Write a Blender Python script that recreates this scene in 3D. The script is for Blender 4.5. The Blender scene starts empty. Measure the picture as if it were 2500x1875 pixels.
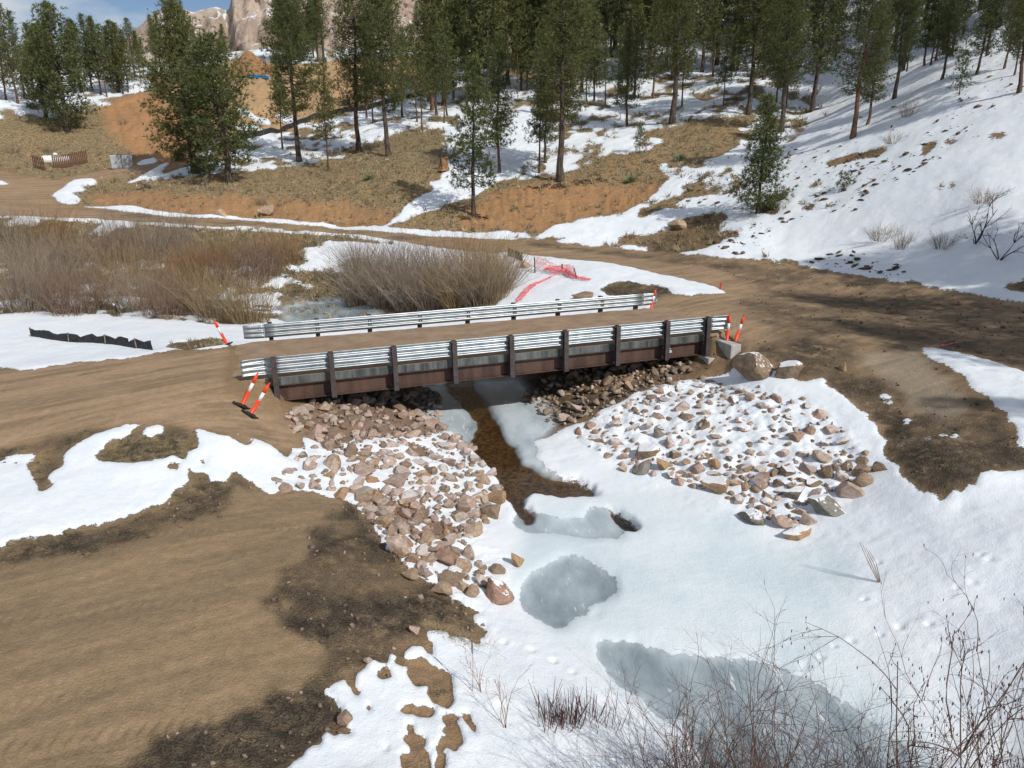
import bpy, bmesh, math, random
import numpy as np
from mathutils import Vector, Matrix
random.seed(7); rng = np.random.default_rng(11)
R = math.radians
scene = bpy.context.scene
col = scene.collection

# ------------------------------------------------------------------ camera
CAM_H = 5.86
cam_d = bpy.data.cameras.new('camera'); cam = bpy.data.objects.new('camera', cam_d); col.objects.link(cam)
cam.location = (0, 0, CAM_H); cam.rotation_euler = (R(90-16.3), 0, 0)
cam_d.sensor_width = 36; cam_d.lens = 36*1798/2500; cam_d.clip_start = 0.1; cam_d.clip_end = 3000
scene.camera = cam

# ------------------------------------------------------------------ sky, sun, exposure
SUN_AZ, SUN_EL = R(138), R(40)            # clockwise from the view direction
w = bpy.data.worlds.new('World'); scene.world = w; w.use_nodes = True
nt = w.node_tree; nt.nodes.clear()
o = nt.nodes.new('ShaderNodeOutputWorld'); bg = nt.nodes.new('ShaderNodeBackground')
sky = nt.nodes.new('ShaderNodeTexSky'); sky.sky_type = 'NISHITA'; sky.sun_disc = False
sky.sun_elevation = SUN_EL; sky.sun_rotation = SUN_AZ; sky.altitude = 2000; sky.air_density = 1.0; sky.dust_density = 0.4; sky.ozone_density = 1.6
tc = nt.nodes.new('ShaderNodeTexCoord'); mp = nt.nodes.new('ShaderNodeMapping'); mp.inputs['Scale'].default_value = (2.2, 2.2, 6.0); mp.inputs['Location'].default_value = (0.35, 0.2, 0.1)
nz = nt.nodes.new('ShaderNodeTexNoise'); nz.inputs['Scale'].default_value = 2.0; nz.inputs['Detail'].default_value = 7; nz.inputs['Roughness'].default_value = 0.55
rp = nt.nodes.new('ShaderNodeValToRGB'); rp.color_ramp.elements[0].position = 0.43; rp.color_ramp.elements[1].position = 0.62
mx = nt.nodes.new('ShaderNodeMixRGB'); mx.inputs[2].default_value = (8.5, 8.8, 9.2, 1)
nt.links.new(tc.outputs['Generated'], mp.inputs[0]); nt.links.new(mp.outputs[0], nz.inputs[0]); nt.links.new(nz.outputs[0], rp.inputs[0])
nt.links.new(rp.outputs[0], mx.inputs[0]); nt.links.new(sky.outputs[0], mx.inputs[1]); nt.links.new(mx.outputs[0], bg.inputs[0]); nt.links.new(bg.outputs[0], o.inputs[0])
bg.inputs[1].default_value = 0.078
sd = bpy.data.lights.new('sun', 'SUN'); sd.energy = 3.75; sd.angle = R(0.53); sd.color = (1.0, 0.955, 0.88)
sun = bpy.data.objects.new('sun', sd); col.objects.link(sun)
to_sun = Vector((math.sin(SUN_AZ)*math.cos(SUN_EL), math.cos(SUN_AZ)*math.cos(SUN_EL), math.sin(SUN_EL)))
sun.rotation_euler = to_sun.to_track_quat('Z', 'Y').to_euler()
scene.view_settings.view_transform = 'Standard'; scene.view_settings.look = 'None'
scene.view_settings.exposure = 0.0; scene.view_settings.gamma = 1.0; scene.view_settings.use_curve_mapping = False
scene.render.engine = 'CYCLES'
scene.cycles.max_bounces = 6; scene.cycles.diffuse_bounces = 2; scene.cycles.glossy_bounces = 2; scene.cycles.transmission_bounces = 4

# ------------------------------------------------------------------ survey of the place (world metres; camera stands at x=0, y=0)
BX, BY, YAW, GR = -7.221, 20.768, R(18.58), R(1.12)
def bridge_sn(x, y):
    dx = x-BX; dy = y-BY
    return dx*math.cos(YAW)+dy*math.sin(YAW), -dx*math.sin(YAW)+dy*math.cos(YAW)
CTRL=[(-7.44,21.12,-0.13),(-8.77,20.67,-0.16),(-11.14,19.87,-0.24),(-14.93,18.60,-0.40),(-20.62,16.69,-0.60),(7.20,26.04,0.12),(8.77,26.56,0.20),(11.61,27.52,0.28),(16.35,29.11,0.35),(-7.82,20.99,-0.12),(-8.20,20.86,-0.13),(7.53,26.15,0.14),(-6.78,21.34,-1.00),(-4.98,21.94,-1.40),(-3.27,22.52,-1.95),(-2.14,22.90,-2.25),(-0.71,23.38,-2.30),(1.18,24.01,-2.25),(2.32,24.40,-1.85),(3.55,24.81,-1.40),(5.45,25.45,-1.02),(6.59,25.83,-0.92),(-8.18,23.30,-0.13),(-9.50,22.85,-0.16),(-11.87,22.05,-0.24),(-15.66,20.78,-0.40),(-21.35,18.87,-0.60),(6.47,28.22,0.12),(8.03,28.74,0.20),(10.88,29.70,0.28),(15.62,31.29,0.35),(-8.56,23.17,-0.12),(-8.93,23.04,-0.13),(6.80,28.33,0.14),(-7.51,23.52,-1.00),(-5.71,24.12,-1.40),(-4.01,24.70,-1.95),(-2.87,25.08,-2.25),(-1.45,25.56,-2.30),(0.45,26.19,-2.25),(1.59,26.58,-1.85),(2.82,26.99,-1.40),(4.72,27.63,-1.02),(5.85,28.01,-0.92),(-8.91,25.48,-0.13),(-10.24,25.03,-0.16),(-12.61,24.23,-0.24),(-16.40,22.96,-0.40),(-22.08,21.05,-0.60),(5.74,30.40,0.12),(7.30,30.92,0.20),(10.14,31.88,0.28),(14.88,33.47,0.35),(-9.29,25.35,-0.12),(-9.67,25.22,-0.13),(6.07,30.51,0.14),(-8.25,25.70,-1.00),(-6.44,26.30,-1.40),(-4.74,26.88,-1.95),(-3.60,27.26,-2.25),(-2.18,27.74,-2.30),(-0.28,28.38,-2.25),(0.85,28.76,-1.85),(2.09,29.17,-1.40),(3.98,29.81,-1.02),(5.12,30.19,-0.92),(7.47,24.76,-0.95),(7.54,23.94,-1.20),(8.52,24.79,-0.25),(-10.76,18.74,-0.30),(-14.55,17.46,-0.45),(-20.24,15.55,-0.65),(-8.45,19.72,-0.25),(-7.57,20.23,-0.35),(-7.19,17.61,-0.62),(-6.29,17.32,-0.95),(-5.66,17.92,-1.30),(-8.24,17.42,-0.55),(-9.93,16.68,-0.70),(-11.92,15.89,-0.90),(-8.61,14.98,-1.00),(-6.49,15.31,-1.15),(-5.42,16.32,-1.40),(-9.17,11.71,-1.10),(-6.35,7.44,-1.25),(-7.02,11.79,-1.15),(-4.89,7.54,-1.35),(-4.87,11.96,-1.25),(-3.94,9.26,-1.35),(-3.42,7.70,-1.50),(-4.03,13.92,-1.45),(-2.97,11.76,-1.55),(-2.82,9.58,-1.60),(-4.27,14.88,-1.45),(-2.17,11.35,-1.70),(-1.52,11.99,-1.95),(-0.75,11.71,-2.20),(-6.51,19.73,-1.15),(-5.41,20.35,-1.50),(-3.78,21.32,-1.85),(-3.05,23.64,-2.10),(-3.76,17.89,-1.75),(-4.67,17.31,-1.50),(-2.70,17.89,-2.10),(-1.96,19.19,-2.30),(-2.96,15.08,-1.75),(-1.94,15.87,-2.15),(-1.01,16.41,-2.42),(-0.77,18.08,-2.42),(-2.07,13.29,-1.85),(-1.27,13.56,-2.20),(-0.41,12.82,-2.40),(0.09,13.98,-2.45),(-2.27,25.98,-2.25),(-0.72,24.63,-2.28),(0.00,22.57,-2.30),(-0.36,19.88,-2.34),(0.60,19.93,-2.36),(1.12,18.57,-2.40),(0.52,17.15,-2.45),(1.76,16.94,-2.46),(3.06,16.06,-2.46),(2.91,19.37,-2.38),(2.22,22.05,-2.25),(1.84,24.23,-2.15),(0.44,14.07,-2.50),(1.76,14.07,-2.50),(1.20,12.55,-2.50),(3.42,15.85,-2.46),(3.96,14.03,-2.48),(4.40,12.55,-2.50),(2.68,11.92,-2.52),(2.18,11.13,-2.55),(3.89,10.80,-2.55),(4.27,9.83,-2.57),(3.32,8.85,-2.60),(5.14,8.85,-2.60),(5.51,11.31,-2.52),(6.13,13.96,-2.44),(6.82,11.78,-2.42),(6.42,10.22,-2.50),(7.17,8.74,-2.50),(0.00,12.80,-2.48),(-0.51,11.22,-2.28),(0.36,11.04,-2.32),(0.73,11.18,-2.42),(1.35,10.27,-2.38),(2.21,9.39,-2.42),(2.61,8.69,-2.45),(-1.35,10.33,-1.95),(-1.56,9.43,-1.85),(-0.90,8.96,-1.90),(-0.72,8.06,-1.85),(-2.06,8.81,-1.70),(-2.15,7.86,-1.65),(0.00,9.55,-2.10),(0.57,8.38,-2.15),(1.47,8.67,-2.28),(2.69,22.90,-1.85),(4.80,23.56,-1.35),(6.54,25.23,-0.95),(7.39,25.23,-0.65),(7.67,22.86,-0.72),(4.37,21.09,-1.90),(3.05,20.50,-2.20),(6.62,20.43,-1.40),(9.28,21.27,-0.65),(9.45,18.83,-0.95),(8.30,18.59,-1.45),(6.89,17.59,-1.85),(5.58,18.60,-2.05),(4.43,18.34,-2.30),(5.86,15.90,-2.38),(6.91,15.34,-2.30),(8.20,16.24,-1.90),(9.35,17.36,-1.30),(9.96,18.51,-0.95),(3.64,18.90,-2.30),(7.94,23.97,0.10),(7.77,24.63,-0.35),(10.27,23.97,0.10),(11.93,23.10,-0.10),(12.32,20.20,-0.20),(11.75,17.31,-0.40),(12.03,16.43,-0.60),(10.27,16.43,-0.60),(9.97,15.31,-0.95),(13.69,23.97,0.10),(13.64,21.53,0.05),(13.19,18.03,-0.10),(15.05,19.20,0.10),(11.46,15.20,-0.90),(9.86,14.68,-1.35),(9.35,15.98,-1.25),(8.54,14.59,-1.80),(8.77,12.72,-1.70),(10.35,13.45,-1.20),(8.92,11.65,-1.90),(8.95,10.21,-1.70),(7.47,10.95,-2.25),(9.03,36.03,0.50),(8.99,30.18,0.35),(12.36,29.27,0.35),(14.77,35.35,0.60),(17.05,32.07,0.55),(17.60,27.09,0.45),(17.68,23.88,0.40),(20.07,27.41,0.70),(9.08,47.10,0.80),(8.54,44.20,0.75),(7.93,38.63,0.65),(4.44,48.43,1.00),(3.90,42.33,0.85),(0.00,51.68,1.15),(0.00,45.24,1.00),(-5.75,52.52,1.30),(-5.16,46.95,1.20),(-12.51,57.30,1.50),(-11.45,52.34,1.40),(-21.07,59.57,1.90),(-19.33,54.51,1.80),(-27.12,58.72,2.30),(-24.65,53.25,2.15),(-35.14,61.79,2.80),(-30.76,53.88,2.45),(-35.05,53.77,2.60),(2.08,37.31,0.10),(0.21,37.20,-0.30),(4.29,38.68,0.75),(1.15,41.55,0.60),(5.69,33.88,0.25),(4.98,35.69,0.35),(-0.96,33.85,-0.90),(-3.94,34.85,-1.30),(-6.91,34.84,-1.50),(-9.79,38.67,-1.20),(-10.42,33.42,-1.20),(-10.10,29.57,-0.90),(-14.51,32.00,-0.90),(-12.00,26.26,-0.45),(-16.87,29.67,-0.75),(-14.46,25.23,-0.50),(-22.00,31.06,-0.70),(-17.28,24.01,-0.62),(-10.67,42.50,-0.70),(-5.98,43.01,-0.30),(-2.27,40.73,-0.20),(-13.34,36.44,-1.00),(-17.19,35.91,-0.90),(-21.54,36.48,-0.80),(-26.87,38.41,-0.50),(-16.09,44.71,0.20),(-11.62,46.85,0.70),(-6.04,43.77,0.80),(-20.67,43.92,0.30),(-25.69,44.26,0.50),(-30.58,44.26,0.50),(-22.95,49.30,1.50),(-28.75,50.08,1.70),(-34.78,50.97,1.90),(-17.51,49.12,1.25),(-12.26,49.66,1.20),(-3.53,42.61,0.70),(-10.62,40.27,-1.15),(-8.67,39.56,-1.25),(-41.85,64.66,3.57),(-41.76,69.34,4.13),(-48.34,73.43,5.17),(-39.07,72.99,5.17),(-35.39,76.33,6.32),(-36.41,64.19,3.26),(-39.16,66.72,3.85),(-33.01,64.33,3.25),(-28.25,63.11,3.63),(-22.99,61.63,3.20),(-24.51,66.17,4.55),(-30.27,68.04,4.87),(-29.18,70.85,5.38),(-18.14,60.96,3.07),(-19.85,67.33,4.88),(-12.85,59.22,2.52),(-14.34,66.88,4.89),(-23.92,80.52,7.57),(-17.12,71.17,5.56),(-9.56,58.92,3.16),(-10.26,63.81,4.93),(-11.48,71.94,6.84),(-14.92,74.93,7.26),(-5.87,53.73,1.69),(-7.03,59.07,3.15),(-5.31,66.28,5.58),(-2.83,56.00,2.67),(-1.04,64.69,5.25),(2.42,64.57,5.42),(3.94,61.21,4.81),(-2.04,53.50,1.70),(1.44,52.63,1.77),(1.52,56.11,3.29),(1.61,59.93,4.52),(4.74,58.66,4.09),(5.74,52.69,2.33),(7.46,55.15,3.33),(11.02,58.72,5.01),(11.86,63.80,6.89),(9.47,49.57,2.01),(6.84,49.93,1.44),(12.86,53.00,3.99),(12.77,46.79,2.22),(12.01,49.05,2.57),(-42.37,79.51,6.34),(-49.29,80.42,6.34),(-52.08,78.18,6.33),(-43.28,86.14,8.56),(-49.95,85.97,8.99),(-55.73,84.54,9.36),(-60.06,91.92,12.40),(-56.23,97.94,13.30),(-50.26,101.51,14.07),(-52.94,112.44,17.68),(-65.76,121.05,18.59),(-72.95,112.64,17.16),(-41.36,92.67,11.08),(-35.01,88.53,9.52),(-35.03,96.71,11.30),(-32.36,103.04,12.68),(-29.25,82.42,8.03),(-29.51,88.83,9.53),(-24.12,97.87,11.85),(-18.75,102.80,14.18),(-11.35,86.45,10.73),(-9.45,81.46,9.39),(-7.54,96.32,13.18),(0.00,77.00,9.05),(1.53,98.45,14.78),(5.75,72.53,8.50),(9.02,86.45,12.64),(13.37,88.61,13.46),(11.10,75.40,9.73),(14.36,70.08,9.63),(11.07,63.14,6.88),(15.62,65.84,8.58),(19.44,74.50,11.52),(-44.77,115.38,17.99),(-42.73,127.43,20.48),(-33.02,125.32,19.64),(-37.64,104.67,14.33),(-31.37,109.60,15.26),(-24.29,117.52,18.78),(-15.32,118.75,19.49),(-3.08,119.84,21.32),(9.17,119.49,22.97),(21.30,119.66,25.23),(28.01,123.10,28.07),(-45.16,139.26,22.84),(-55.77,124.34,20.42),(-30.25,146.92,23.77),(16.59,56.62,6.20),(18.53,58.12,6.80),(21.75,63.37,8.16),(25.18,67.45,9.32),(28.82,74.63,11.53),(33.28,91.11,17.18),(36.63,111.12,24.88),(34.53,87.43,17.56),(18.44,67.53,9.66),(25.58,81.06,14.38),(22.32,64.23,8.84),(15.17,46.59,3.23),(13.46,44.82,2.38),(15.13,42.38,1.65),(16.84,40.87,1.80),(17.24,42.11,2.59),(18.37,45.42,4.25),(22.48,51.29,7.72),(24.13,52.74,8.57),(27.04,55.79,10.37),(21.73,42.80,5.68),(19.89,38.35,2.88),(19.06,36.30,1.46),(20.20,33.13,1.48),(21.80,34.72,3.16),(23.12,37.44,5.12),(25.41,41.90,7.59),(27.63,48.71,10.04),(28.64,52.72,11.40),(30.65,59.58,13.26),(31.76,57.86,13.60),(32.01,54.26,13.12),(29.08,45.50,9.98),(25.63,36.99,6.08),(22.20,30.84,1.96),(23.42,33.04,3.47),(44.70,71.12,19.99),(44.35,84.01,22.55),(42.44,99.31,25.59),(17.16,49.09,4.64),(18.92,50.58,5.65),(21.93,38.72,4.49),(-133.96,104.66,24.00),(-181.24,141.60,22.00),(-472.81,369.40,20.00),(-748.61,584.88,10.00),(-3.15,2.46,-1.40),(-118.09,122.29,24.00),(-159.77,165.45,22.00),(-416.80,431.60,20.00),(-659.93,683.37,10.00),(-2.78,2.88,-1.40),(-99.92,137.53,24.00),(-135.19,186.07,22.00),(-352.67,485.41,20.00),(-558.40,768.57,10.00),(-2.35,3.24,-1.40),(-79.81,150.10,24.00),(-107.98,203.08,22.00),(-281.68,529.77,20.00),(-446.00,838.80,10.00),(-1.88,3.53,-1.40),(-58.14,159.75,28.00),(-78.66,216.13,38.00),(-205.21,563.82,20.00),(-324.92,892.71,10.00),(-1.37,3.76,-1.40),(-35.34,166.29,28.00),(-47.82,224.97,38.00),(-124.75,586.89,20.00),(-197.52,929.24,10.00),(-0.83,3.91,-1.40),(-11.86,169.59,28.00),(-16.04,229.44,38.00),(-41.85,598.54,70.00),(-66.27,947.69,90.00),(-0.28,3.99,-1.40),(11.86,169.59,28.00),(16.04,229.44,38.00),(41.85,598.54,70.00),(66.27,947.69,90.00),(0.28,3.99,-2.30),(35.34,166.29,38.00),(47.82,224.97,48.00),(124.75,586.89,70.00),(197.52,929.24,90.00),(0.83,3.91,-2.30),(58.14,159.75,38.00),(78.66,216.13,48.00),(205.21,563.82,70.00),(324.92,892.71,90.00),(1.37,3.76,-2.30),(79.81,150.10,38.00),(107.98,203.08,48.00),(281.68,529.77,70.00),(446.00,838.80,90.00),(1.88,3.53,-2.30),(99.92,137.53,38.00),(135.19,186.07,48.00),(352.67,485.41,70.00),(558.40,768.57,90.00),(2.35,3.24,-2.30),(118.09,122.29,38.00),(159.77,165.45,48.00),(416.80,431.60,70.00),(659.93,683.37,90.00),(2.78,2.88,-2.30),(133.96,104.66,38.00),(181.24,141.60,48.00),(472.81,369.40,70.00),(748.61,584.88,90.00),(3.15,2.46,-2.30),(-5.96,5.34,-1.20),(-8.94,8.01,-1.00),(-13.40,12.01,-0.70),(-17.87,16.02,-0.60),(-22.34,20.02,-0.80),(-33.51,30.04,0.80),(-44.68,40.05,4.00),(5.96,5.34,-2.00),(8.94,8.01,-1.50),(13.40,12.01,-0.30),(17.87,16.02,0.30),(25.32,22.69,0.70),(29.79,26.70,4.00),(35.74,32.04,11.00),(44.68,40.05,18.00)]
PAINT=[
(dict(grass=0.55,orange=0.5,snow=0.08),0.8,[(-87.24,114.73),(-85.78,119.36),(-83.91,123.96),(-81.56,128.41),(-78.55,132.36),(-74.40,134.85),(-68.91,135.12),(-51.77,114.12),(-42.90,95.84),(-36.01,81.56),(-33.55,71.47),(-36.35,69.15),(-40.21,70.55),(-43.74,71.22),(-46.60,70.79),(-48.86,69.55),(-50.66,67.86),(-52.18,65.99),(-60.51,77.54),(-68.78,89.30)]),
(dict(grass=0.5,orange=0.2,snow=0.55),0.8,[(-87.24,114.73),(-85.38,120.44),(-82.88,126.06),(-79.55,131.26),(-74.74,134.75),(-67.93,134.99),(-60.10,133.04),(-49.35,106.96),(-50.93,102.25),(-52.25,97.67),(-54.77,91.91),(-57.55,89.85),(-60.17,87.83),(-62.58,85.75),(-64.67,83.50)]),
(dict(grass=0.1,orange=1,snow=0.02),1,[(-51.99,97.74),(-51.03,103.46),(-49.82,109.55),(-39.22,98.03),(-29.92,72.23),(-34.41,73.43),(-44.12,87.38)]),
(dict(grass=0,orange=0.85,sand=1,snow=0.02),1,[(-54.16,119.60),(-54.07,134.46),(-52.69,149.84),(-46.12,148.15),(-39.82,147.00),(-35.87,154.01),(-31.53,161.70),(-26.90,171.22),(-21.72,181.98),(-11.05,107.17),(-14.86,102.68),(-18.98,96.94),(-22.28,90.03),(-25.45,85.06),(-28.16,80.12),(-31.71,84.73),(-35.65,87.06),(-40.66,97.32),(-47.65,107.38)]),
(dict(snow=0.97,grass=0,orange=0.8),0.4,[(-36.89,103.16),(-34.22,103.22),(-32.37,100.09),(-34.84,100.45)]),
(dict(snow=0.97,grass=0,orange=0.8),0.4,[(-34.30,102.50),(-31.21,100.16),(-29.20,95.30),(-32.31,97.98)]),
(dict(snow=0.97,grass=0,orange=0.8),0.4,[(-34.75,97.50),(-30.46,93.86),(-26.66,88.41),(-28.01,87.63),(-31.87,91.37)]),
(dict(snow=0.97,grass=0,orange=0.8),0.4,[(-31.73,104.07),(-28.41,100.85),(-26.03,95.10),(-28.72,97.64)]),
(dict(snow=0.97,grass=0,orange=0.8),0.4,[(-44.11,111.35),(-42.55,114.30),(-40.35,109.80),(-41.86,107.80)]),
(dict(snow=0.97,grass=0,orange=0.8),0.4,[(-45.96,107.85),(-43.64,105.39),(-43.95,104.30)]),
(dict(snow=0.97,grass=0,orange=0.8),0.4,[(-26.85,97.15),(-23.02,93.17),(-22.67,89.43),(-24.90,89.76)]),
(dict(snow=0.55,grass=0.6,orange=0.35,wet=0.2),1,[(-32.74,74.80),(-31.50,80.03),(-29.99,85.67),(-26.66,90.27),(-22.76,94.48),(-19.15,101.12),(-14.89,107.58),(-10.50,111.58),(-5.80,115.75),(-1.55,117.91),(2.85,120.86),(7.44,123.72),(12.18,126.23),(16.91,127.46),(21.46,127.21),(25.09,122.57),(29.15,121.15),(33.84,122.43),(38.51,123.41),(42.93,123.52),(47.14,123.07),(37.25,96.22),(33.57,85.80),(30.13,76.19),(24.61,61.54),(20.89,51.67),(22.43,63.37),(21.71,71.37),(19.60,73.08),(15.93,71.87),(12.58,72.02),(9.37,71.81),(6.11,70.94),(2.81,62.77),(0.35,64.01),(-2.20,64.85),(-7.08,66.62),(-9.04,73.14),(-13.60,74.04),(-16.90,73.71),(-19.93,72.48),(-23.03,71.63),(-26.04,70.72),(-29.02,69.94),(-30.79,67.11)]),
(dict(snow=0.06,grass=0.55,orange=0.65),0.8,[(-38.24,62.20),(-37.91,66.14),(-36.83,69.26),(-34.19,69.38),(-31.33,69.02),(-28.76,69.27),(-25.90,70.31),(-22.97,71.43),(-19.93,72.48),(-17.34,73.16),(-14.52,72.91),(-11.71,72.62),(-9.04,73.14),(-6.35,72.48),(-5.87,66.52),(-6.71,62.84),(-8.94,56.83),(-9.30,54.67),(-12.03,57.10),(-14.41,57.35),(-16.74,57.40),(-19.38,58.38),(-22.09,59.33),(-24.54,58.71),(-27.40,59.07),(-29.94,58.77),(-32.94,59.33)]),
(dict(snow=0,grass=0.18,orange=0.85),0.7,[(-37.32,66.17),(-32.70,66.73),(-27.95,64.12),(-24.08,63.09),(-20.80,63.04),(-17.34,62.33),(-12.82,60.64),(-9.00,57.27),(-9.30,54.67),(-11.85,56.35),(-14.16,56.60),(-16.34,56.62),(-18.71,57.24),(-21.52,58.97),(-23.56,58.47),(-26.62,58.94),(-29.53,59.03),(-33.04,60.21)]),
(dict(snow=0.25,grass=0.6,orange=0.35),0.8,[(-16.79,76.49),(-14.48,79.14),(-10.86,80.58),(-7.14,82.27),(-6.22,70.87),(-8.31,66.78),(-11.31,67.84),(-14.54,69.58)]),
(dict(snow=0.95,grass=0.2,orange=0.3),0.6,[(-4.32,75.32),(-1.18,76.02),(1.25,88.17),(4.23,75.54),(0.55,65.37),(-2.41,59.88),(-5.85,57.49),(-9.30,54.67),(-8.43,58.37),(-6.60,61.62),(-5.84,66.25)]),
(dict(snow=0.05,grass=0.5,orange=0.75),0.7,[(-9.30,54.67),(-7.48,56.36),(-5.53,57.87),(-3.47,59.18),(-0.23,63.05),(3.59,63.14),(6.01,64.78),(8.49,66.14),(11.05,67.50),(13.65,68.65),(16.50,70.64),(21.71,71.37),(18.48,63.96),(16.47,60.43),(14.06,60.00),(11.70,59.76),(11.54,56.92),(9.43,54.34),(6.75,53.94),(4.06,53.19),(1.43,52.53),(-1.01,52.97),(-3.46,52.90),(-6.33,53.66)]),
(dict(snow=0,grass=0.2,orange=0.95),0.5,[(-3.03,57.56),(-0.59,60.31),(2.01,61.39),(4.86,59.64),(7.21,59.22),(9.51,58.64),(11.69,57.72),(9.73,54.15),(6.02,53.26),(3.70,52.75),(1.42,52.31),(-1.35,53.17),(-4.17,53.61)]),
(dict(snow=0.62,grass=0.6,orange=0.4),0.6,[(4.14,73.72),(9.24,72.50),(13.30,66.73),(11.37,64.47),(7.66,65.69),(4.20,67.22)]),
(dict(snow=0.91,grass=0.25,orange=0.3),0.5,[(1.75,52.42),(4.02,52.70),(6.32,53.01),(9.43,54.34),(12.02,57.65),(11.54,60.95),(13.98,60.47),(16.32,59.83),(20.23,63.49),(21.09,57.46),(26.32,68.47),(30.35,75.59),(35.33,93.54),(42.26,113.35),(55.27,150.15),(65.23,146.10),(74.33,141.69),(82.58,137.04),(60.05,88.25),(54.29,71.61),(49.66,59.43),(36.47,42.73),(32.35,37.10),(29.79,33.41),(27.83,30.52),(25.92,27.78),(23.56,24.65),(22.97,25.15),(22.36,25.67),(21.73,26.22),(21.09,26.81),(20.44,27.45),(19.79,28.17),(19.39,29.57),(19.01,31.20),(18.59,33.03),(17.85,34.69),(16.92,36.26),(15.83,37.80),(14.67,39.54),(13.39,40.55),(12.01,41.47),(10.62,42.71),(9.32,44.81),(7.52,47.62),(5.30,49.14),(2.95,50.73)]),
(dict(snow=0.6,grass=0.5,orange=0.45,wet=0.25),0.5,[(11.54,60.95),(14.23,59.98),(16.71,58.61),(15.25,50.68),(12.33,51.13),(9.23,51.04),(7.27,52.84),(9.50,54.77),(11.83,56.66)]),
(dict(snow=0.1,grass=0.35,orange=0.45,wet=0.45),0.5,[(5.99,49.89),(9.56,49.30),(12.10,50.04),(14.65,48.43),(16.63,46.59),(16.30,44.67),(14.55,44.13),(12.46,44.29),(10.66,43.44),(8.16,47.94)]),
(dict(snow=0.66,grass=0.3,orange=0.3,wet=0.4),0.5,[(13.96,50.30),(15.88,49.75),(17.68,49.04),(18.95,46.66),(20.05,44.39),(19.48,41.04),(17.44,40.55),(16.07,41.24),(14.46,41.42),(12.66,41.07),(12.85,45.83)]),
(dict(snow=0,grass=0.3,orange=0.5,wet=0.6),0.25,[(20.20,49.94),(21.09,49.16),(22.24,47.94),(22.83,47.14),(22.46,46.45),(21.33,47.68),(20.09,48.70)]),
(dict(snow=0,grass=0.3,orange=0.5,wet=0.6),0.25,[(23.57,44.54),(24.13,44.68),(24.26,43.69),(23.08,42.97)]),
(dict(snow=0,grass=0.3,orange=0.5,wet=0.6),0.25,[(16.10,48.53),(17.08,48.04),(17.50,47.18),(16.98,46.83),(16.11,47.60)]),
(dict(snow=0,grass=0.3,orange=0.5,wet=0.6),0.25,[(15.35,47.90),(16.43,46.85),(16.26,45.40),(15.20,46.40)]),
(dict(snow=0,grass=0.3,orange=0.5,wet=0.6),0.25,[(12.85,45.83),(13.37,44.74),(13.37,43.70),(12.67,44.07)]),
(dict(snow=0,grass=0.3,orange=0.5,wet=0.6),0.25,[(20.18,30.51),(21.34,30.48),(21.38,29.38),(20.47,29.03)]),
(dict(snow=0,grass=0.3,orange=0.5,wet=0.6),0.25,[(24.54,44.02),(24.93,42.89),(24.55,42.39),(24.23,43.16)]),
(dict(snow=0,grass=0.3,orange=0.5,wet=0.6),0.25,[(25.33,41.88),(26.15,40.87),(25.88,40.59),(25.20,41.41)]),
(dict(snow=0.05,grass=0.85,orange=0.15,wet=0.35),0.7,[(-39.49,50.08),(-38.39,51.52),(-36.92,52.63),(-35.00,53.20),(-33.08,53.83),(-30.77,53.89),(-28.84,54.07),(-26.61,53.69),(-24.23,52.91),(-22.33,53.15),(-20.26,53.33),(-18.15,53.41),(-16.03,53.54),(-13.82,53.31),(-11.43,52.21),(-9.05,50.79),(-6.74,49.09),(-9.04,46.88),(-11.34,45.58),(-13.23,45.60),(-15.09,45.49),(-16.89,45.27),(-18.64,44.98),(-20.67,43.93),(-22.68,43.05),(-24.59,42.92),(-26.49,42.79),(-28.32,42.56),(-29.87,41.98),(-31.06,40.99),(-32.02,39.83)]),
(dict(snow=0.4,grass=0.6,orange=0.1,wet=0.4),0.6,[(-33.03,41.21),(-32.09,42.48),(-31.00,43.70),(-29.34,44.24),(-27.34,44.30),(-25.31,44.31),(-23.34,44.45),(-21.72,44.95),(-20.10,45.52),(-18.44,46.14),(-16.75,46.76),(-14.82,47.51),(-12.78,48.09),(-10.71,48.74),(-8.49,47.46),(-6.24,45.28),(-4.25,43.96),(-2.37,42.94),(-0.22,39.44),(-0.97,34.53),(-2.65,35.26),(-4.38,35.82),(-6.12,36.10),(-7.80,35.98),(-9.33,35.35),(-10.72,34.44),(-11.95,33.78),(-13.16,33.21),(-14.38,32.76),(-15.61,32.43),(-17.45,32.43),(-19.27,32.42),(-21.03,32.31),(-22.67,32.06),(-24.18,31.66),(-25.54,31.15),(-29.47,36.35)]),
(dict(snow=0.85,grass=0.3,orange=0.1,wet=0.4),0.6,[(-12.47,50.55),(-9.54,49.70),(-6.60,48.09),(-4.16,45.81),(-1.97,44.70),(0.25,44.76),(0.21,38.50),(-1.74,40.73),(-3.79,41.79),(-6.02,43.48),(-8.01,44.55),(-10.05,45.46),(-12.55,44.40)]),
(dict(snow=0.95),0.3,[(-34.86,51.40),(-34.76,52.64),(-33.77,53.38),(-33.08,53.25),(-32.61,51.81),(-32.93,51.21),(-33.81,52.17),(-34.18,51.18)]),
(dict(snow=0.95),0.3,[(-28.28,49.84),(-28.40,51.46),(-28.54,53.55),(-27.91,53.56),(-26.12,52.83),(-26.11,51.77),(-27.12,51.32),(-26.92,49.72)]),
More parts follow.
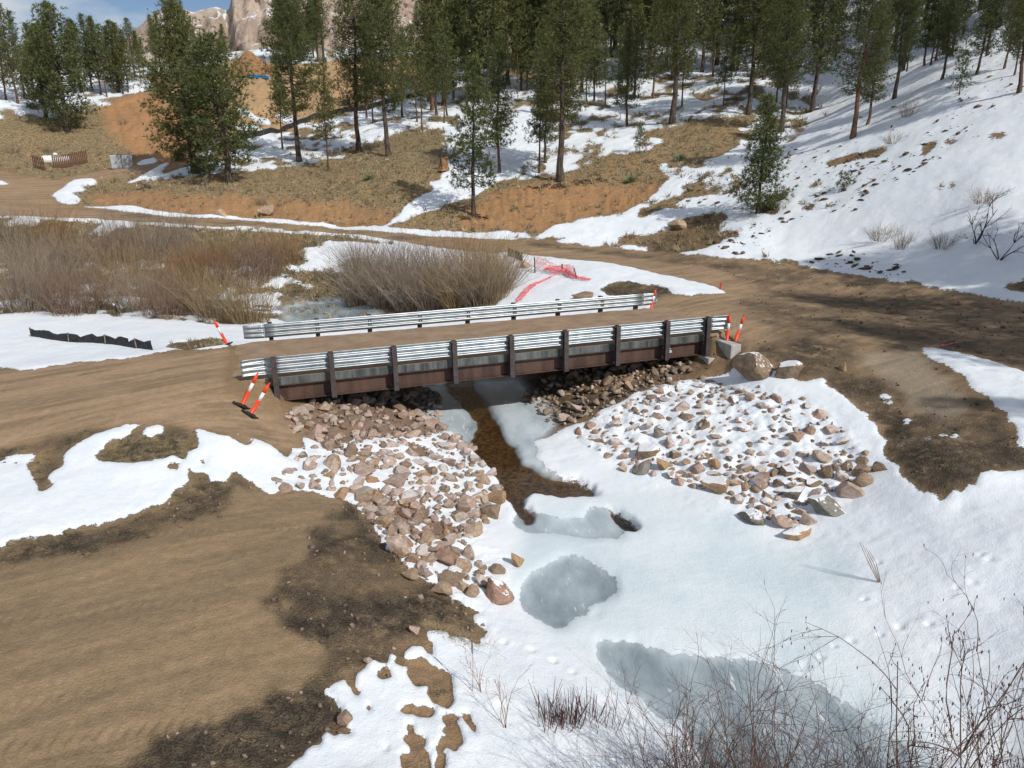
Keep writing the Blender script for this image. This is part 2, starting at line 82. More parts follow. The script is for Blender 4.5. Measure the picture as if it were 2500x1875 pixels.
(dict(snow=0.96,grass=0.2,orange=0.1,wet=0.3),0.35,[(-25.81,31.50),(-24.69,32.38),(-23.44,33.22),(-22.63,34.92),(-20.53,34.68),(-18.38,34.26),(-16.70,33.77),(-15.06,33.28),(-13.62,33.19),(-12.24,33.24),(-10.57,33.94),(-8.85,34.71),(-7.00,35.33),(-4.97,35.13),(-2.99,35.33),(-0.99,35.19),(0.00,38.63),(0.12,44.20),(2.42,43.94),(5.29,41.64),(7.43,38.25),(8.56,36.63),(9.61,35.15),(9.90,33.52),(7.95,33.00),(6.87,34.11),(6.05,34.97),(4.82,34.45),(6.43,31.78),(5.22,31.93),(3.99,32.11),(2.73,32.11),(1.28,32.37),(-0.18,32.53),(-1.67,32.63),(-3.16,32.68),(-4.62,32.45),(-6.03,32.07),(-7.31,31.27),(-8.40,30.05),(-9.27,28.49),(-9.27,24.97),(-9.81,24.89),(-11.39,24.89),(-12.14,24.35),(-12.93,23.97),(-13.85,23.88),(-14.71,23.69),(-15.49,23.07),(-16.24,22.50),(-17.28,22.12),(-18.22,21.67),(-21.81,26.29)]),
(dict(snow=0,orange=0.2,wet=0.75),0.25,[(4.18,35.30),(5.05,36.28),(5.85,36.23),(6.92,35.46),(7.43,34.10),(6.92,33.39),(5.16,34.11)]),
(dict(snow=0.1,orange=0.3,wet=0.5,grass=0.4),0.25,[(-12.84,26.43),(-13.01,27.82),(-12.09,29.10),(-11.44,28.69),(-10.14,25.75),(-11.08,24.84)]),
(dict(ice=1,icedark=0.8,snow=0),0.25,[(-11.74,37.21),(-11.35,39.65),(-9.24,40.16),(-7.64,38.86),(-6.73,37.29),(-7.58,36.26),(-9.14,35.10),(-10.86,34.92)]),
(dict(snow=1,grass=0),0.12,[(-6.38,17.59),(-6.06,19.12),(-5.59,20.54),(-4.93,21.67),(-4.34,23.69),(-3.65,26.17),(-3.17,27.34),(-1.14,28.20),(0.23,26.03),(1.41,23.97),(2.42,23.63),(3.42,23.40),(4.38,24.09),(5.44,25.04),(6.59,26.07),(7.75,24.54),(8.32,23.18),(9.04,22.47),(9.73,21.83),(9.85,20.33),(9.92,18.91),(10.74,18.55),(11.51,18.17),(12.31,17.92),(13.16,17.76),(14.11,17.74),(15.07,17.75),(12.88,14.76),(11.24,12.52),(10.03,10.84),(9.04,9.48),(8.26,8.40),(7.45,7.34),(5.96,7.85),(3.98,7.92),(1.88,7.66),(-0.08,7.23),(-1.84,6.85),(-3.50,6.67),(-3.34,7.09),(-3.16,7.55),(-3.47,8.50),(-3.80,9.56),(-4.24,10.92),(-4.81,12.69),(-5.60,15.11)]),
(dict(snow=0,road=0.3,orange=0.1,grass=0),0.15,[(-16.03,17.52),(-16.10,18.61),(-16.26,19.93),(-16.49,21.48),(-17.21,23.90),(-14.19,21.43),(-12.04,19.97),(-10.26,18.88),(-8.81,18.22),(-7.50,17.72),(-6.42,17.72),(-5.71,19.08),(-5.65,17.89),(-5.41,16.30),(-4.79,16.15),(-4.32,15.82),(-3.76,15.85),(-2.92,14.89),(-2.31,13.78),(-1.55,12.97),(-0.78,12.29),(-0.53,11.68),(-0.65,11.26),(-1.23,11.28),(-1.65,11.19),(-1.90,10.45),(-2.17,10.10),(-2.47,9.66),(-2.75,9.40),(-2.52,8.91),(-2.27,8.45),(-2.47,8.31),(-2.86,8.33),(-3.03,8.06),(-3.06,7.56),(-2.87,6.72),(-3.58,6.66),(-4.29,6.63),(-5.00,6.61),(-5.73,6.62),(-6.50,6.66),(-7.28,6.70),(-7.92,7.53),(-8.72,8.53),(-10.01,10.08),(-11.43,11.84),(-13.38,14.24)]),
(dict(snow=0,wet=0.8,orange=0.1,road=0.1),0.45,[(-4.28,16.25),(-3.59,15.95),(-2.92,14.89),(-2.31,13.78),(-1.55,12.97),(-0.78,12.29),(-0.53,11.68),(-0.65,11.26),(-1.23,11.28),(-1.65,11.19),(-1.90,10.45),(-2.17,10.10),(-2.47,9.66),(-2.75,9.40),(-2.52,8.91),(-2.27,8.45),(-2.47,8.31),(-2.86,8.33),(-3.03,8.06),(-3.06,7.56),(-3.44,7.43),(-3.81,7.28),(-4.18,7.16),(-4.54,7.06),(-4.90,6.96),(-5.25,6.87),(-5.36,7.47),(-5.10,7.69),(-4.82,7.90),(-4.53,8.11),(-4.14,8.37),(-3.74,8.66),(-3.52,9.02),(-3.28,9.44),(-3.27,10.35),(-3.76,10.67),(-4.24,11.83),(-3.90,13.41),(-4.23,14.06),(-3.82,14.88)]),
(dict(wet=0.55),0.3,[(-4.18,12.14),(-3.81,12.62),(-3.41,13.17),(-2.99,13.80),(-2.33,13.36),(-1.88,12.42),(-2.58,11.62),(-3.49,11.75)]),
(dict(wet=0.6),0.3,[(-4.33,15.13),(-3.63,15.23),(-3.09,14.36),(-3.64,13.69)]),
(dict(snow=0,wet=0.62,grass=0.35,orange=0.2,road=0),0.12,[(-13.36,15.80),(-12.93,16.28),(-12.44,16.74),(-12.31,16.91),(-11.56,17.32),(-10.69,17.81),(-9.31,17.89),(-8.19,17.74),(-7.75,17.69),(-6.66,17.55),(-5.75,17.92),(-5.25,16.89),(-5.31,15.71),(-6.35,15.44),(-6.20,14.91),(-6.17,14.34),(-6.75,13.71),(-7.11,13.38),(-7.40,12.82),(-7.88,12.35),(-8.24,12.32),(-9.02,12.08),(-9.27,11.87),(-9.54,11.41),(-9.80,10.98),(-10.50,11.93),(-11.29,13.00),(-12.28,14.33)]),
(dict(snow=0,wet=0.4,grass=0.6,orange=0.3),0.15,[(-9.93,16.57),(-9.56,17.16),(-8.64,17.31),(-7.90,17.22),(-7.75,16.64),(-8.24,16.37),(-9.14,16.18)]),
(dict(snow=0,wet=0.35,grass=0.4,orange=0.3),0.15,[(-10.99,15.35),(-11.05,16.07),(-10.74,16.43),(-11.32,16.90),(-12.01,16.82),(-11.41,16.03)]),
(dict(snow=1,wet=0),0.05,[(-13.52,16.02),(-12.77,16.04),(-12.04,16.08),(-11.41,16.03),(-10.75,15.26),(-10.45,14.95),(-10.28,14.73),(-10.15,14.81),(-10.05,14.89),(-10.46,15.34),(-10.56,15.58),(-10.44,16.04),(-10.70,16.43),(-10.62,16.95),(-10.31,17.48),(-9.76,17.92),(-9.48,17.97),(-9.36,17.80),(-9.62,17.63),(-9.51,17.39),(-9.60,17.23),(-9.78,17.09),(-9.92,16.87),(-9.97,16.42),(-9.77,16.18),(-9.30,16.11),(-8.88,16.05),(-8.53,16.14),(-8.24,16.37),(-8.00,16.46),(-7.81,16.28),(-7.71,16.44),(-7.87,16.62),(-7.69,16.80),(-7.66,17.02),(-8.09,17.62),(-8.02,17.75),(-7.81,17.63),(-7.34,17.49),(-6.89,17.37),(-6.67,17.33),(-6.47,17.85),(-6.10,17.71),(-5.71,17.38),(-5.52,16.83),(-5.51,16.24),(-5.36,15.48),(-5.55,15.50),(-6.12,15.86),(-6.58,16.20),(-6.62,15.66),(-6.92,15.56),(-7.14,15.93),(-7.26,15.76),(-7.57,15.97),(-7.34,15.38),(-7.51,14.99),(-7.47,14.56),(-7.78,14.09),(-8.23,13.55),(-8.61,13.38),(-8.82,13.29),(-8.92,12.96),(-9.22,12.92),(-9.50,12.71),(-9.68,12.50),(-10.01,12.07),(-10.31,11.66),(-11.18,12.85),(-12.30,14.35)]),
(dict(snow=1,wet=0),0.03,[(-9.41,17.63),(-9.00,17.76),(-8.74,17.64),(-8.80,17.31),(-9.06,17.23),(-9.30,17.39)]),
(dict(snow=1,wet=0),0.03,[(-12.12,16.27),(-11.88,16.47),(-11.46,16.50),(-11.26,16.24),(-11.50,16.11),(-11.97,16.15)]),
(dict(snow=1,wet=0),0.03,[(-12.11,16.77),(-11.94,16.84),(-11.89,16.75),(-12.03,16.72)]),
(dict(snow=1,wet=0),0.03,[(-11.58,16.81),(-11.50,16.84),(-11.38,16.72),(-11.44,16.64)]),
(dict(snow=1,wet=0),0.03,[(-6.44,15.57),(-6.25,15.64),(-6.22,15.53),(-6.36,15.45)]),
(dict(snow=0,wet=0.6,grass=0.3),0.05,[(-7.33,16.10),(-7.38,16.65),(-7.30,16.53),(-7.21,15.98)]),
(dict(snow=0,wet=0.6,grass=0.3),0.05,[(-8.15,15.93),(-8.03,16.25),(-7.79,16.14),(-7.80,15.86)]),
(dict(snow=0,wet=0.6,grass=0.3),0.05,[(-9.62,17.59),(-9.49,17.71),(-9.26,17.59),(-9.30,17.39),(-9.46,17.39)]),
(dict(snow=0,wet=0.6,grass=0.3),0.05,[(-9.78,13.73),(-9.67,13.71),(-9.65,13.54)]),
(dict(snow=0,wet=0.6,grass=0.3),0.05,[(-6.28,16.93),(-6.22,16.93),(-6.24,16.86)]),
(dict(snow=0,road=1,wet=0,grass=0,orange=0.3),0.12,[(-18.80,20.85),(-18.21,21.26),(-17.59,21.68),(-16.91,22.07),(-16.20,22.45),(-15.44,23.03),(-14.64,23.67),(-12.90,23.90),(-12.06,24.19),(-11.23,24.56),(-9.77,24.88),(-10.27,27.69),(-8.58,26.73),(-6.81,20.81),(-5.84,19.56),(-5.68,18.98),(-5.65,17.89),(-5.95,17.84),(-6.47,17.90),(-7.26,17.81),(-8.09,17.81),(-8.93,17.83),(-9.81,17.81),(-10.70,17.82),(-11.66,17.45),(-12.27,16.83),(-12.83,16.47),(-13.33,16.08),(-13.80,15.69),(-14.26,15.33),(-15.92,17.38)]),
(dict(snow=0.05,orange=0.15,rip=1,wet=0.2),0.12,[(-6.55,19.87),(-5.70,21.63),(-4.95,23.10),(-4.16,25.23),(-3.15,27.08),(-1.91,25.11),(-2.16,21.50),(-3.21,20.81),(-4.17,20.08),(-5.28,18.91),(-5.88,19.51),(-6.49,19.66)]),
(dict(snow=0.72,orange=0.15,rip=1,wet=0.1),0.12,[(-5.88,15.97),(-5.72,18.14),(-5.32,19.07),(-4.20,20.23),(-3.24,21.04),(-2.20,21.86),(-1.27,21.40),(-0.58,19.35),(-0.11,17.62),(-0.20,16.26),(-0.66,15.29),(0.09,14.33),(-0.08,12.77),(-0.62,12.21),(-1.28,12.64),(-2.03,12.99),(-2.68,13.97),(-3.25,15.18),(-3.76,15.85),(-4.72,15.91),(-5.43,15.74)]),
(dict(snow=0,wet=0.3,orange=0.4,grass=0.25,rip=0.3),0.06,[(-2.09,10.48),(-1.97,10.77),(-1.82,10.97),(-1.53,11.15),(-1.36,10.81),(-1.26,10.44),(-1.40,10.54),(-1.52,10.67),(-1.79,10.42),(-1.93,10.40)]),
(dict(snow=0,wet=0.3,orange=0.4,grass=0.25,rip=0.3),0.06,[(-1.74,10.20),(-1.49,10.36),(-1.20,10.28),(-0.97,10.03),(-0.92,9.66),(-0.82,9.44),(-0.96,9.19),(-1.14,9.25),(-1.32,9.46),(-1.33,9.72),(-1.48,9.62),(-1.65,9.73)]),
(dict(snow=0,wet=0.3,orange=0.4,grass=0.25,rip=0.3),0.06,[(-1.01,9.05),(-0.90,9.14),(-0.76,9.02),(-0.69,8.58),(-0.72,8.28),(-0.89,8.32),(-1.06,8.26),(-0.93,8.58)]),
(dict(snow=0,wet=0.3,orange=0.4,grass=0.25,rip=0.3),0.06,[(-0.76,9.14),(-0.59,9.12),(-0.46,8.80),(-0.47,8.68),(-0.63,8.81)]),
(dict(snow=0,wet=0.3,orange=0.4,grass=0.25,rip=0.3),0.06,[(-1.51,8.47),(-1.40,8.58),(-1.19,8.48),(-1.17,8.35),(-1.37,8.23)]),
(dict(snow=0,wet=0.3,orange=0.4,grass=0.25,rip=0.3),0.06,[(-1.45,7.79),(-1.46,8.09),(-1.27,8.28),(-1.14,8.25),(-1.08,7.85)]),
(dict(snow=0,wet=0.3,orange=0.4,grass=0.25,rip=0.3),0.06,[(-1.05,7.85),(-1.00,8.22),(-0.91,8.21),(-0.87,7.89)]),
(dict(snow=0,wet=0.3,orange=0.4,grass=0.25,rip=0.3),0.06,[(-2.60,9.59),(-2.42,9.67),(-2.27,9.22),(-2.36,9.20)]),
(dict(snow=0,wet=0.3,orange=0.4,grass=0.25,rip=0.3),0.06,[(-1.68,8.98),(-1.52,9.17),(-1.15,9.12),(-1.17,8.96),(-1.45,8.94)]),
(dict(snow=0,wet=0.3,orange=0.4,grass=0.25,rip=0.3),0.06,[(-2.11,8.99),(-2.04,9.01),(-2.02,8.89),(-2.08,8.88)]),
(dict(snow=0,wet=0.3,orange=0.4,grass=0.25,rip=0.3),0.06,[(-1.49,8.70),(-1.40,8.72),(-1.36,8.58),(-1.45,8.57)]),
(dict(snow=0,wet=0.3,orange=0.4,grass=0.25,rip=0.3),0.06,[(-1.72,8.21),(-1.60,8.25),(-1.60,8.17),(-1.69,8.16)]),
(dict(snow=0,road=0,wet=0.25,orange=0.25,grass=0),0.1,[(-8.22,19.96),(-6.93,19.91),(-4.15,21.06),(-2.35,21.98),(-3.98,28.40),(-10.33,26.26)]),
(dict(snow=0,road=0,wet=0.45,orange=0.3,grass=0),0.1,[(1.75,23.57),(4.38,23.93),(6.81,24.54),(7.60,24.38),(8.71,24.86),(6.41,31.68),(-0.22,29.45)]),
(dict(snow=0,road=1,wet=0.1,orange=0.3,grass=0),0.05,[(7.66,25.14),(9.15,25.43),(6.98,31.87),(5.56,31.39)]),
(dict(snow=0,wet=0.55,orange=0.4,road=0,rip=0.2),0.12,[(-1.11,27.26),(0.82,28.46),(1.98,27.91),(3.10,27.42),(4.21,27.18),(5.57,26.97),(6.71,26.03),(6.87,25.42),(5.06,24.26),(4.29,23.79),(3.11,23.08),(2.52,22.56),(1.59,22.41),(1.02,21.59),(0.66,22.22),(1.38,23.55),(0.59,25.39)]),
(dict(snow=0,road=0.6,wet=0.6,orange=0.15),0.12,[(7.77,25.73),(7.38,25.21),(7.68,24.25),(8.26,23.14),(9.03,21.95),(9.55,22.02),(9.65,21.61),(9.85,20.33),(9.87,19.05),(9.81,18.19),(9.63,17.72),(9.36,16.39),(9.35,15.70),(9.58,15.18),(9.77,14.96),(9.99,15.23),(10.72,15.51),(11.84,15.83),(12.80,15.63),(12.07,16.19),(12.45,16.99),(12.89,18.70),(13.28,20.89),(13.59,23.02),(13.55,24.22),(12.00,24.78),(10.77,25.24),(9.57,25.92)]),
(dict(snow=0,road=0.6,wet=0.85,orange=0.1),0.3,[(9.47,17.64),(10.05,17.34),(10.67,17.13),(11.44,16.93),(12.27,16.85),(11.86,15.86),(10.74,15.53),(9.95,15.24),(9.52,15.79)]),
(dict(snow=0,road=1,wet=0.3,orange=0.1,grey=0.6),0.4,[(11.53,23.40),(13.33,23.79),(13.16,21.75),(12.73,19.83),(12.36,18.18),(11.49,18.08),(11.06,19.28),(11.26,21.66)]),
(dict(snow=0.55,wet=0.6),0.15,[(10.66,20.67),(10.77,20.57),(10.87,20.37),(10.71,19.76),(10.80,19.62),(10.56,19.94)]),
(dict(snow=0.55,wet=0.6),0.15,[(10.55,19.03),(10.73,18.73),(11.18,18.34),(10.92,18.39),(10.52,18.65)]),
(dict(snow=0.55,wet=0.6),0.15,[(9.77,17.79),(10.23,17.69),(11.36,17.31),(10.99,17.24),(10.26,17.42)]),
(dict(snow=0.55,wet=0.6),0.15,[(11.98,17.92),(12.36,17.80),(12.10,17.77)]),
(dict(snow=1),0.15,[(13.44,23.44),(14.24,23.74),(14.69,22.25),(15.04,20.85),(15.22,19.86),(15.41,18.98),(15.64,18.23),(13.64,15.57),(13.09,15.80),(12.52,16.03),(12.11,16.38),(12.45,16.99),(12.89,18.70),(13.28,20.89)]),
(dict(snow=0,road=1,wet=0.22,grass=0,orange=0.3),0.15,[(-56.99,69.00),(-55.44,70.48),(-53.79,71.98),(-51.98,73.44),(-49.85,74.61),(-46.88,73.57),(-43.48,72.42),(-42.21,74.41),(-39.17,76.46),(-35.66,76.93),(-34.25,75.56),(-35.84,72.84),(-38.96,71.99),(-40.47,70.80),(-40.17,67.86),(-39.42,65.15),(-38.80,63.86),(-37.84,63.07),(-36.72,62.57),(-35.02,61.58),(-30.37,58.94),(-27.43,58.46),(-24.04,57.40),(-21.45,58.76),(-18.54,56.99),(-16.11,56.43),(-13.85,56.42),(-11.10,54.50),(-8.57,52.98),(-6.28,52.39),(-4.00,51.58),(-1.79,51.15),(1.12,51.02),(4.44,48.40),(6.77,47.58),(9.00,46.69),(10.20,43.55),(11.53,41.80),(13.04,40.32),(14.41,38.85),(15.62,37.34),(16.76,35.97),(17.61,34.22),(18.27,32.45),(18.84,30.93),(19.39,29.57),(19.95,28.41),(20.50,27.49),(21.05,26.67),(21.61,25.93),(22.15,25.25),(18.96,21.28),(16.27,17.97),(16.00,18.63),(15.70,19.32),(15.41,20.11),(15.11,20.97),(14.62,22.56),(14.22,23.69),(13.61,24.21),(11.91,24.56),(10.93,24.74),(10.00,25.09),(8.78,25.23),(8.04,25.65),(7.91,26.84),(7.71,29.07),(6.72,30.60),(6.28,31.91),(7.02,33.92),(7.95,33.00),(9.90,33.52),(9.61,35.15),(8.56,36.63),(7.43,38.25),(5.29,41.64),(3.89,42.15),(1.95,43.99),(-0.15,44.95),(-2.34,45.72),(-4.58,46.30),(-6.85,49.24),(-9.15,51.13),(-11.61,53.06),(-14.61,54.54),(-17.33,54.67),(-20.11,54.96),(-22.54,53.68),(-25.23,53.61),(-28.32,54.39),(-30.91,54.15),(-33.88,54.20),(-36.56,53.83),(-38.18,53.04),(-39.45,51.86),(-40.42,50.44),(-41.17,48.89)]),
(dict(snow=0,road=1,wet=0.55),0.3,[(1.11,50.81),(4.42,48.18),(6.74,47.39),(8.93,46.33),(10.16,43.34),(11.49,41.65),(13.00,40.18),(14.36,38.71),(15.58,37.22),(16.71,35.86),(17.56,34.12),(18.22,32.35),(18.79,30.83),(19.34,29.49),(19.90,28.34),(20.45,27.42),(21.00,26.60),(21.56,25.87),(22.10,25.19),(21.03,23.83),(20.51,24.73),(19.93,25.69),(19.34,26.77),(18.77,28.02),(18.22,29.52),(17.65,31.23),(16.98,32.93),(16.13,34.59),(15.07,36.13),(13.83,37.34),(12.46,38.51),(10.98,39.64),(9.48,41.13),(7.98,43.36),(6.27,45.45),(4.61,46.49),(2.87,47.47),(1.07,48.70)]),
(dict(snow=0,road=1,wet=0.5),0.4,[(11.55,27.21),(13.41,27.93),(15.35,28.64),(16.22,28.04),(17.01,27.36),(17.78,26.75),(18.58,26.27),(19.04,25.33),(19.50,24.50),(19.94,23.72),(20.33,22.95),(16.27,17.97),(16.00,18.63),(15.70,19.32),(15.41,20.11),(15.11,20.97),(14.73,22.32),(14.29,23.83),(13.22,24.38),(12.00,24.78)]),
(dict(snow=0,road=1,wet=0.5,orange=0.4),0.3,[(-38.47,63.59),(-35.02,61.58),(-30.53,58.81),(-27.36,58.28),(-24.14,57.84),(-21.38,58.55),(-18.49,56.82),(-16.07,56.30),(-13.82,56.28),(-11.07,54.31),(-8.56,52.86),(-6.27,52.27),(-6.01,50.03),(-8.34,51.43),(-10.76,52.75),(-13.57,55.20),(-15.84,55.42),(-18.13,55.66),(-20.69,56.61),(-23.52,56.28),(-26.34,56.04),(-29.12,56.59),(-32.01,57.26)]),
(dict(road=1,wet=0,orange=0.5),0.3,[(-43.76,52.14),(-43.17,54.07),(-42.42,55.99),(-41.51,57.90),(-40.40,59.74),(-37.23,61.42),(-31.20,58.09),(-31.21,54.69),(-34.02,54.44),(-36.66,54.00),(-38.28,53.18),(-39.54,51.99),(-40.52,50.57),(-41.26,49.01)]),
(dict(snow=0.97,wet=0),0.15,[(-35.69,62.21),(-31.58,61.41),(-28.35,60.13),(-24.60,58.82),(-21.71,59.51),(-18.87,58.07),(-16.35,57.35),(-14.07,57.37),(-11.46,56.35),(-8.78,54.35),(-6.41,53.56),(-4.09,52.90),(-1.83,52.38),(1.13,51.57),(-0.28,51.55),(-1.80,51.27),(-4.01,51.71),(-6.29,52.50),(-8.59,53.07),(-11.12,54.56),(-13.85,56.42),(-16.11,56.43),(-18.54,56.99),(-21.45,58.76),(-24.20,57.99),(-27.43,58.46),(-30.37,58.94)]),
(dict(snow=0.9,wet=0),0.12,[(-36.56,53.83),(-33.84,54.13),(-30.77,53.89),(-28.70,54.09),(-26.28,53.61),(-22.47,53.50),(-20.40,53.72),(-18.27,53.81),(-16.17,54.00),(-13.97,53.93),(-11.56,52.84),(-9.11,51.16),(-6.79,49.48),(-6.60,48.09),(-8.95,50.21),(-11.33,51.72),(-13.66,52.66),(-15.88,52.99),(-17.99,52.92),(-20.08,52.83),(-22.13,52.67),(-24.24,52.29),(-26.68,52.63),(-29.05,52.79),(-31.35,52.82),(-33.78,53.05),(-35.98,52.92)]),
(dict(snow=0.97,wet=0),0.25,[(-39.57,65.55),(-40.68,68.89),(-41.47,72.47),(-39.68,72.63),(-38.14,70.92),(-38.15,70.30),(-38.91,69.86),(-38.88,68.11),(-38.41,66.65),(-37.23,65.17),(-35.85,62.98),(-36.64,62.55),(-37.80,63.32)]),
(dict(snow=0.97,wet=0),0.25,[(-35.15,70.08),(-34.75,71.17),(-34.70,73.72),(-34.58,77.56),(-34.10,77.04),(-33.88,73.83),(-33.82,70.24),(-34.70,69.64)]),
(dict(snow=0.97,wet=0),0.25,[(-38.79,79.19),(-37.73,80.58),(-36.69,79.48),(-35.86,77.16),(-36.79,76.43),(-37.70,77.24)]),
(dict(snow=0.9,wet=0),0.2,[(-48.18,70.67),(-47.53,70.93),(-46.22,70.11),(-45.50,69.47),(-46.22,68.85),(-46.78,68.49)]),
(dict(snow=0.97,wet=0.4),0.2,[(-3.48,53.10),(-1.15,52.53),(1.13,51.57),(1.40,51.17),(3.69,51.94),(7.08,51.98),(8.65,51.23),(5.22,50.16),(3.31,50.40),(1.39,50.89),(-1.00,52.30)]),
(dict(road=1,wet=0.48),0.5,[(11.22,40.56),(12.70,39.29),(14.05,38.00),(15.28,36.68),(16.32,35.19),(17.20,33.64),(17.90,32.03),(18.52,30.51),(19.10,29.17),(19.70,28.02),(20.25,27.12),(20.81,26.32),(21.36,25.60),(21.90,24.93),(18.79,21.07),(16.27,17.97),(15.99,18.74),(15.69,19.57),(15.41,20.52),(15.09,21.55),(14.74,22.68),(14.34,23.91),(13.21,24.36),(11.95,24.64),(10.62,24.84),(9.40,25.40),(8.91,28.73),(11.40,35.22)]),
(dict(thin=1),0.3,[(0.86,17.62),(1.68,17.87),(2.52,18.10),(3.85,18.20),(4.52,17.53),(5.15,16.89),(5.76,15.55),(6.44,14.82),(7.31,14.77),(7.24,13.60),(6.35,12.45),(6.76,11.66),(6.64,10.67),(6.47,9.99),(6.32,9.38),(6.16,8.79),(5.99,8.22),(5.59,8.32),(5.17,8.41),(4.74,8.49),(4.30,8.57),(3.86,8.63),(3.51,8.95),(3.13,9.26),(2.73,9.57),(2.31,9.93),(1.87,10.33),(1.41,10.77),(0.75,11.70),(0.24,12.50),(-0.09,13.95),(0.39,15.88)]),
(dict(snow=0,ice=1,icedark=0.2),0.22,[(-3.61,25.87),(-3.02,27.37),(-1.46,27.98),(0.16,28.09),(1.14,24.43),(1.34,22.31),(0.64,21.54),(0.60,20.24),(1.18,19.26),(2.12,18.48),(2.31,17.86),(1.62,17.75),(0.33,18.10),(-0.58,19.35),(-1.38,21.21),(-2.57,22.97)]),
(dict(snow=0,ice=1,icedark=0),0.05,[(-0.58,24.65),(0.15,25.08),(0.81,22.92),(1.04,21.86),(0.53,22.58),(-0.14,23.39)]),
(dict(snow=0,ice=1,icedark=0.55),0.1,[(0.24,17.28),(0.72,16.72),(1.16,16.59),(1.73,16.49),(1.98,17.07),(2.42,17.17),(3.06,16.02),(2.75,16.04),(2.69,15.73),(2.43,15.50),(1.65,15.60),(0.90,15.88),(0.44,15.79),(-0.03,16.16),(0.07,16.92)]),
(dict(snow=0,ice=1,icedark=0.62),0.04,[(0.14,12.95),(0.17,13.41),(0.42,13.99),(0.80,14.44),(1.31,14.84),(1.62,14.70),(1.91,14.17),(2.18,13.86),(2.16,13.23),(1.98,12.77),(1.50,12.32),(1.10,12.01),(0.73,12.06),(0.45,12.31),(0.25,12.52)]),
(dict(snow=0,ice=1,icedark=0.6),0.12,[(1.43,11.64),(1.89,11.70),(2.33,11.65),(2.94,11.31),(3.54,11.22),(4.13,11.12),(4.71,10.91),(5.16,10.60),(5.63,9.93),(5.90,9.16),(5.81,8.31),(5.30,8.31),(4.78,8.30),(4.25,8.28),(3.72,8.23),(3.17,8.16),(2.63,8.05),(2.76,9.06),(2.62,9.51),(2.27,9.74),(1.84,10.36),(1.59,10.80)]),
(dict(snow=0.55,ice=0.6,icedark=0.3),0.1,[(3.25,11.27),(3.71,11.26),(4.21,11.15),(4.59,11.14),(4.77,10.92),(4.56,11.03),(4.19,11.10),(3.69,11.20),(3.24,11.24)]),
(dict(snow=0.8,ice=0.5,icedark=0.2),0.1,[(0.99,12.23),(1.42,12.58),(1.77,13.00),(1.93,12.95),(2.09,13.37),(2.11,13.19),(1.96,12.82),(1.57,12.54),(1.18,12.10)]),
(dict(icedark=0.75),0.15,[(-2.81,27.86),(-1.79,24.73),(-1.35,23.39),(-1.45,21.51),(-1.15,20.44),(-0.62,19.08),(-0.43,18.34),(-0.26,17.62),(0.01,16.93),(0.26,16.40),(0.47,16.68),(0.70,16.85),(0.42,17.34),(0.50,17.79),(0.83,18.24),(1.40,17.86),(2.01,17.91),(2.46,17.86),(2.26,18.35),(1.92,18.74),(1.32,18.91),(0.69,19.49),(0.44,20.03),(0.06,21.43),(-0.51,24.10),(-1.10,26.74),(-1.40,28.20)]),
(dict(snow=0,ice=0,bed=1,wet=0,road=0,rip=0),0.11,[(-2.59,27.90),(-1.59,24.75),(-1.16,23.41),(-1.28,21.54),(-0.98,20.46),(-0.46,19.09),(-0.28,18.35),(-0.11,17.62),(0.16,16.94),(0.40,16.40),(0.61,16.68),(0.56,16.85),(0.27,17.34),(0.35,17.79),(0.67,18.24),(1.25,17.86),(1.86,17.91),(2.31,17.86),(2.11,18.36),(1.76,18.74),(1.16,18.90),(0.53,19.49),(0.28,20.02),(-0.11,21.43),(-0.71,24.09),(-1.32,26.74),(-1.63,28.19)]),
(dict(snow=0,ice=0,bed=1,wet=1),0.01,[(2.45,17.14),(2.75,16.88),(2.99,16.36),(3.06,16.02),(2.95,15.92),(2.75,16.04),(2.57,16.51)]),
]
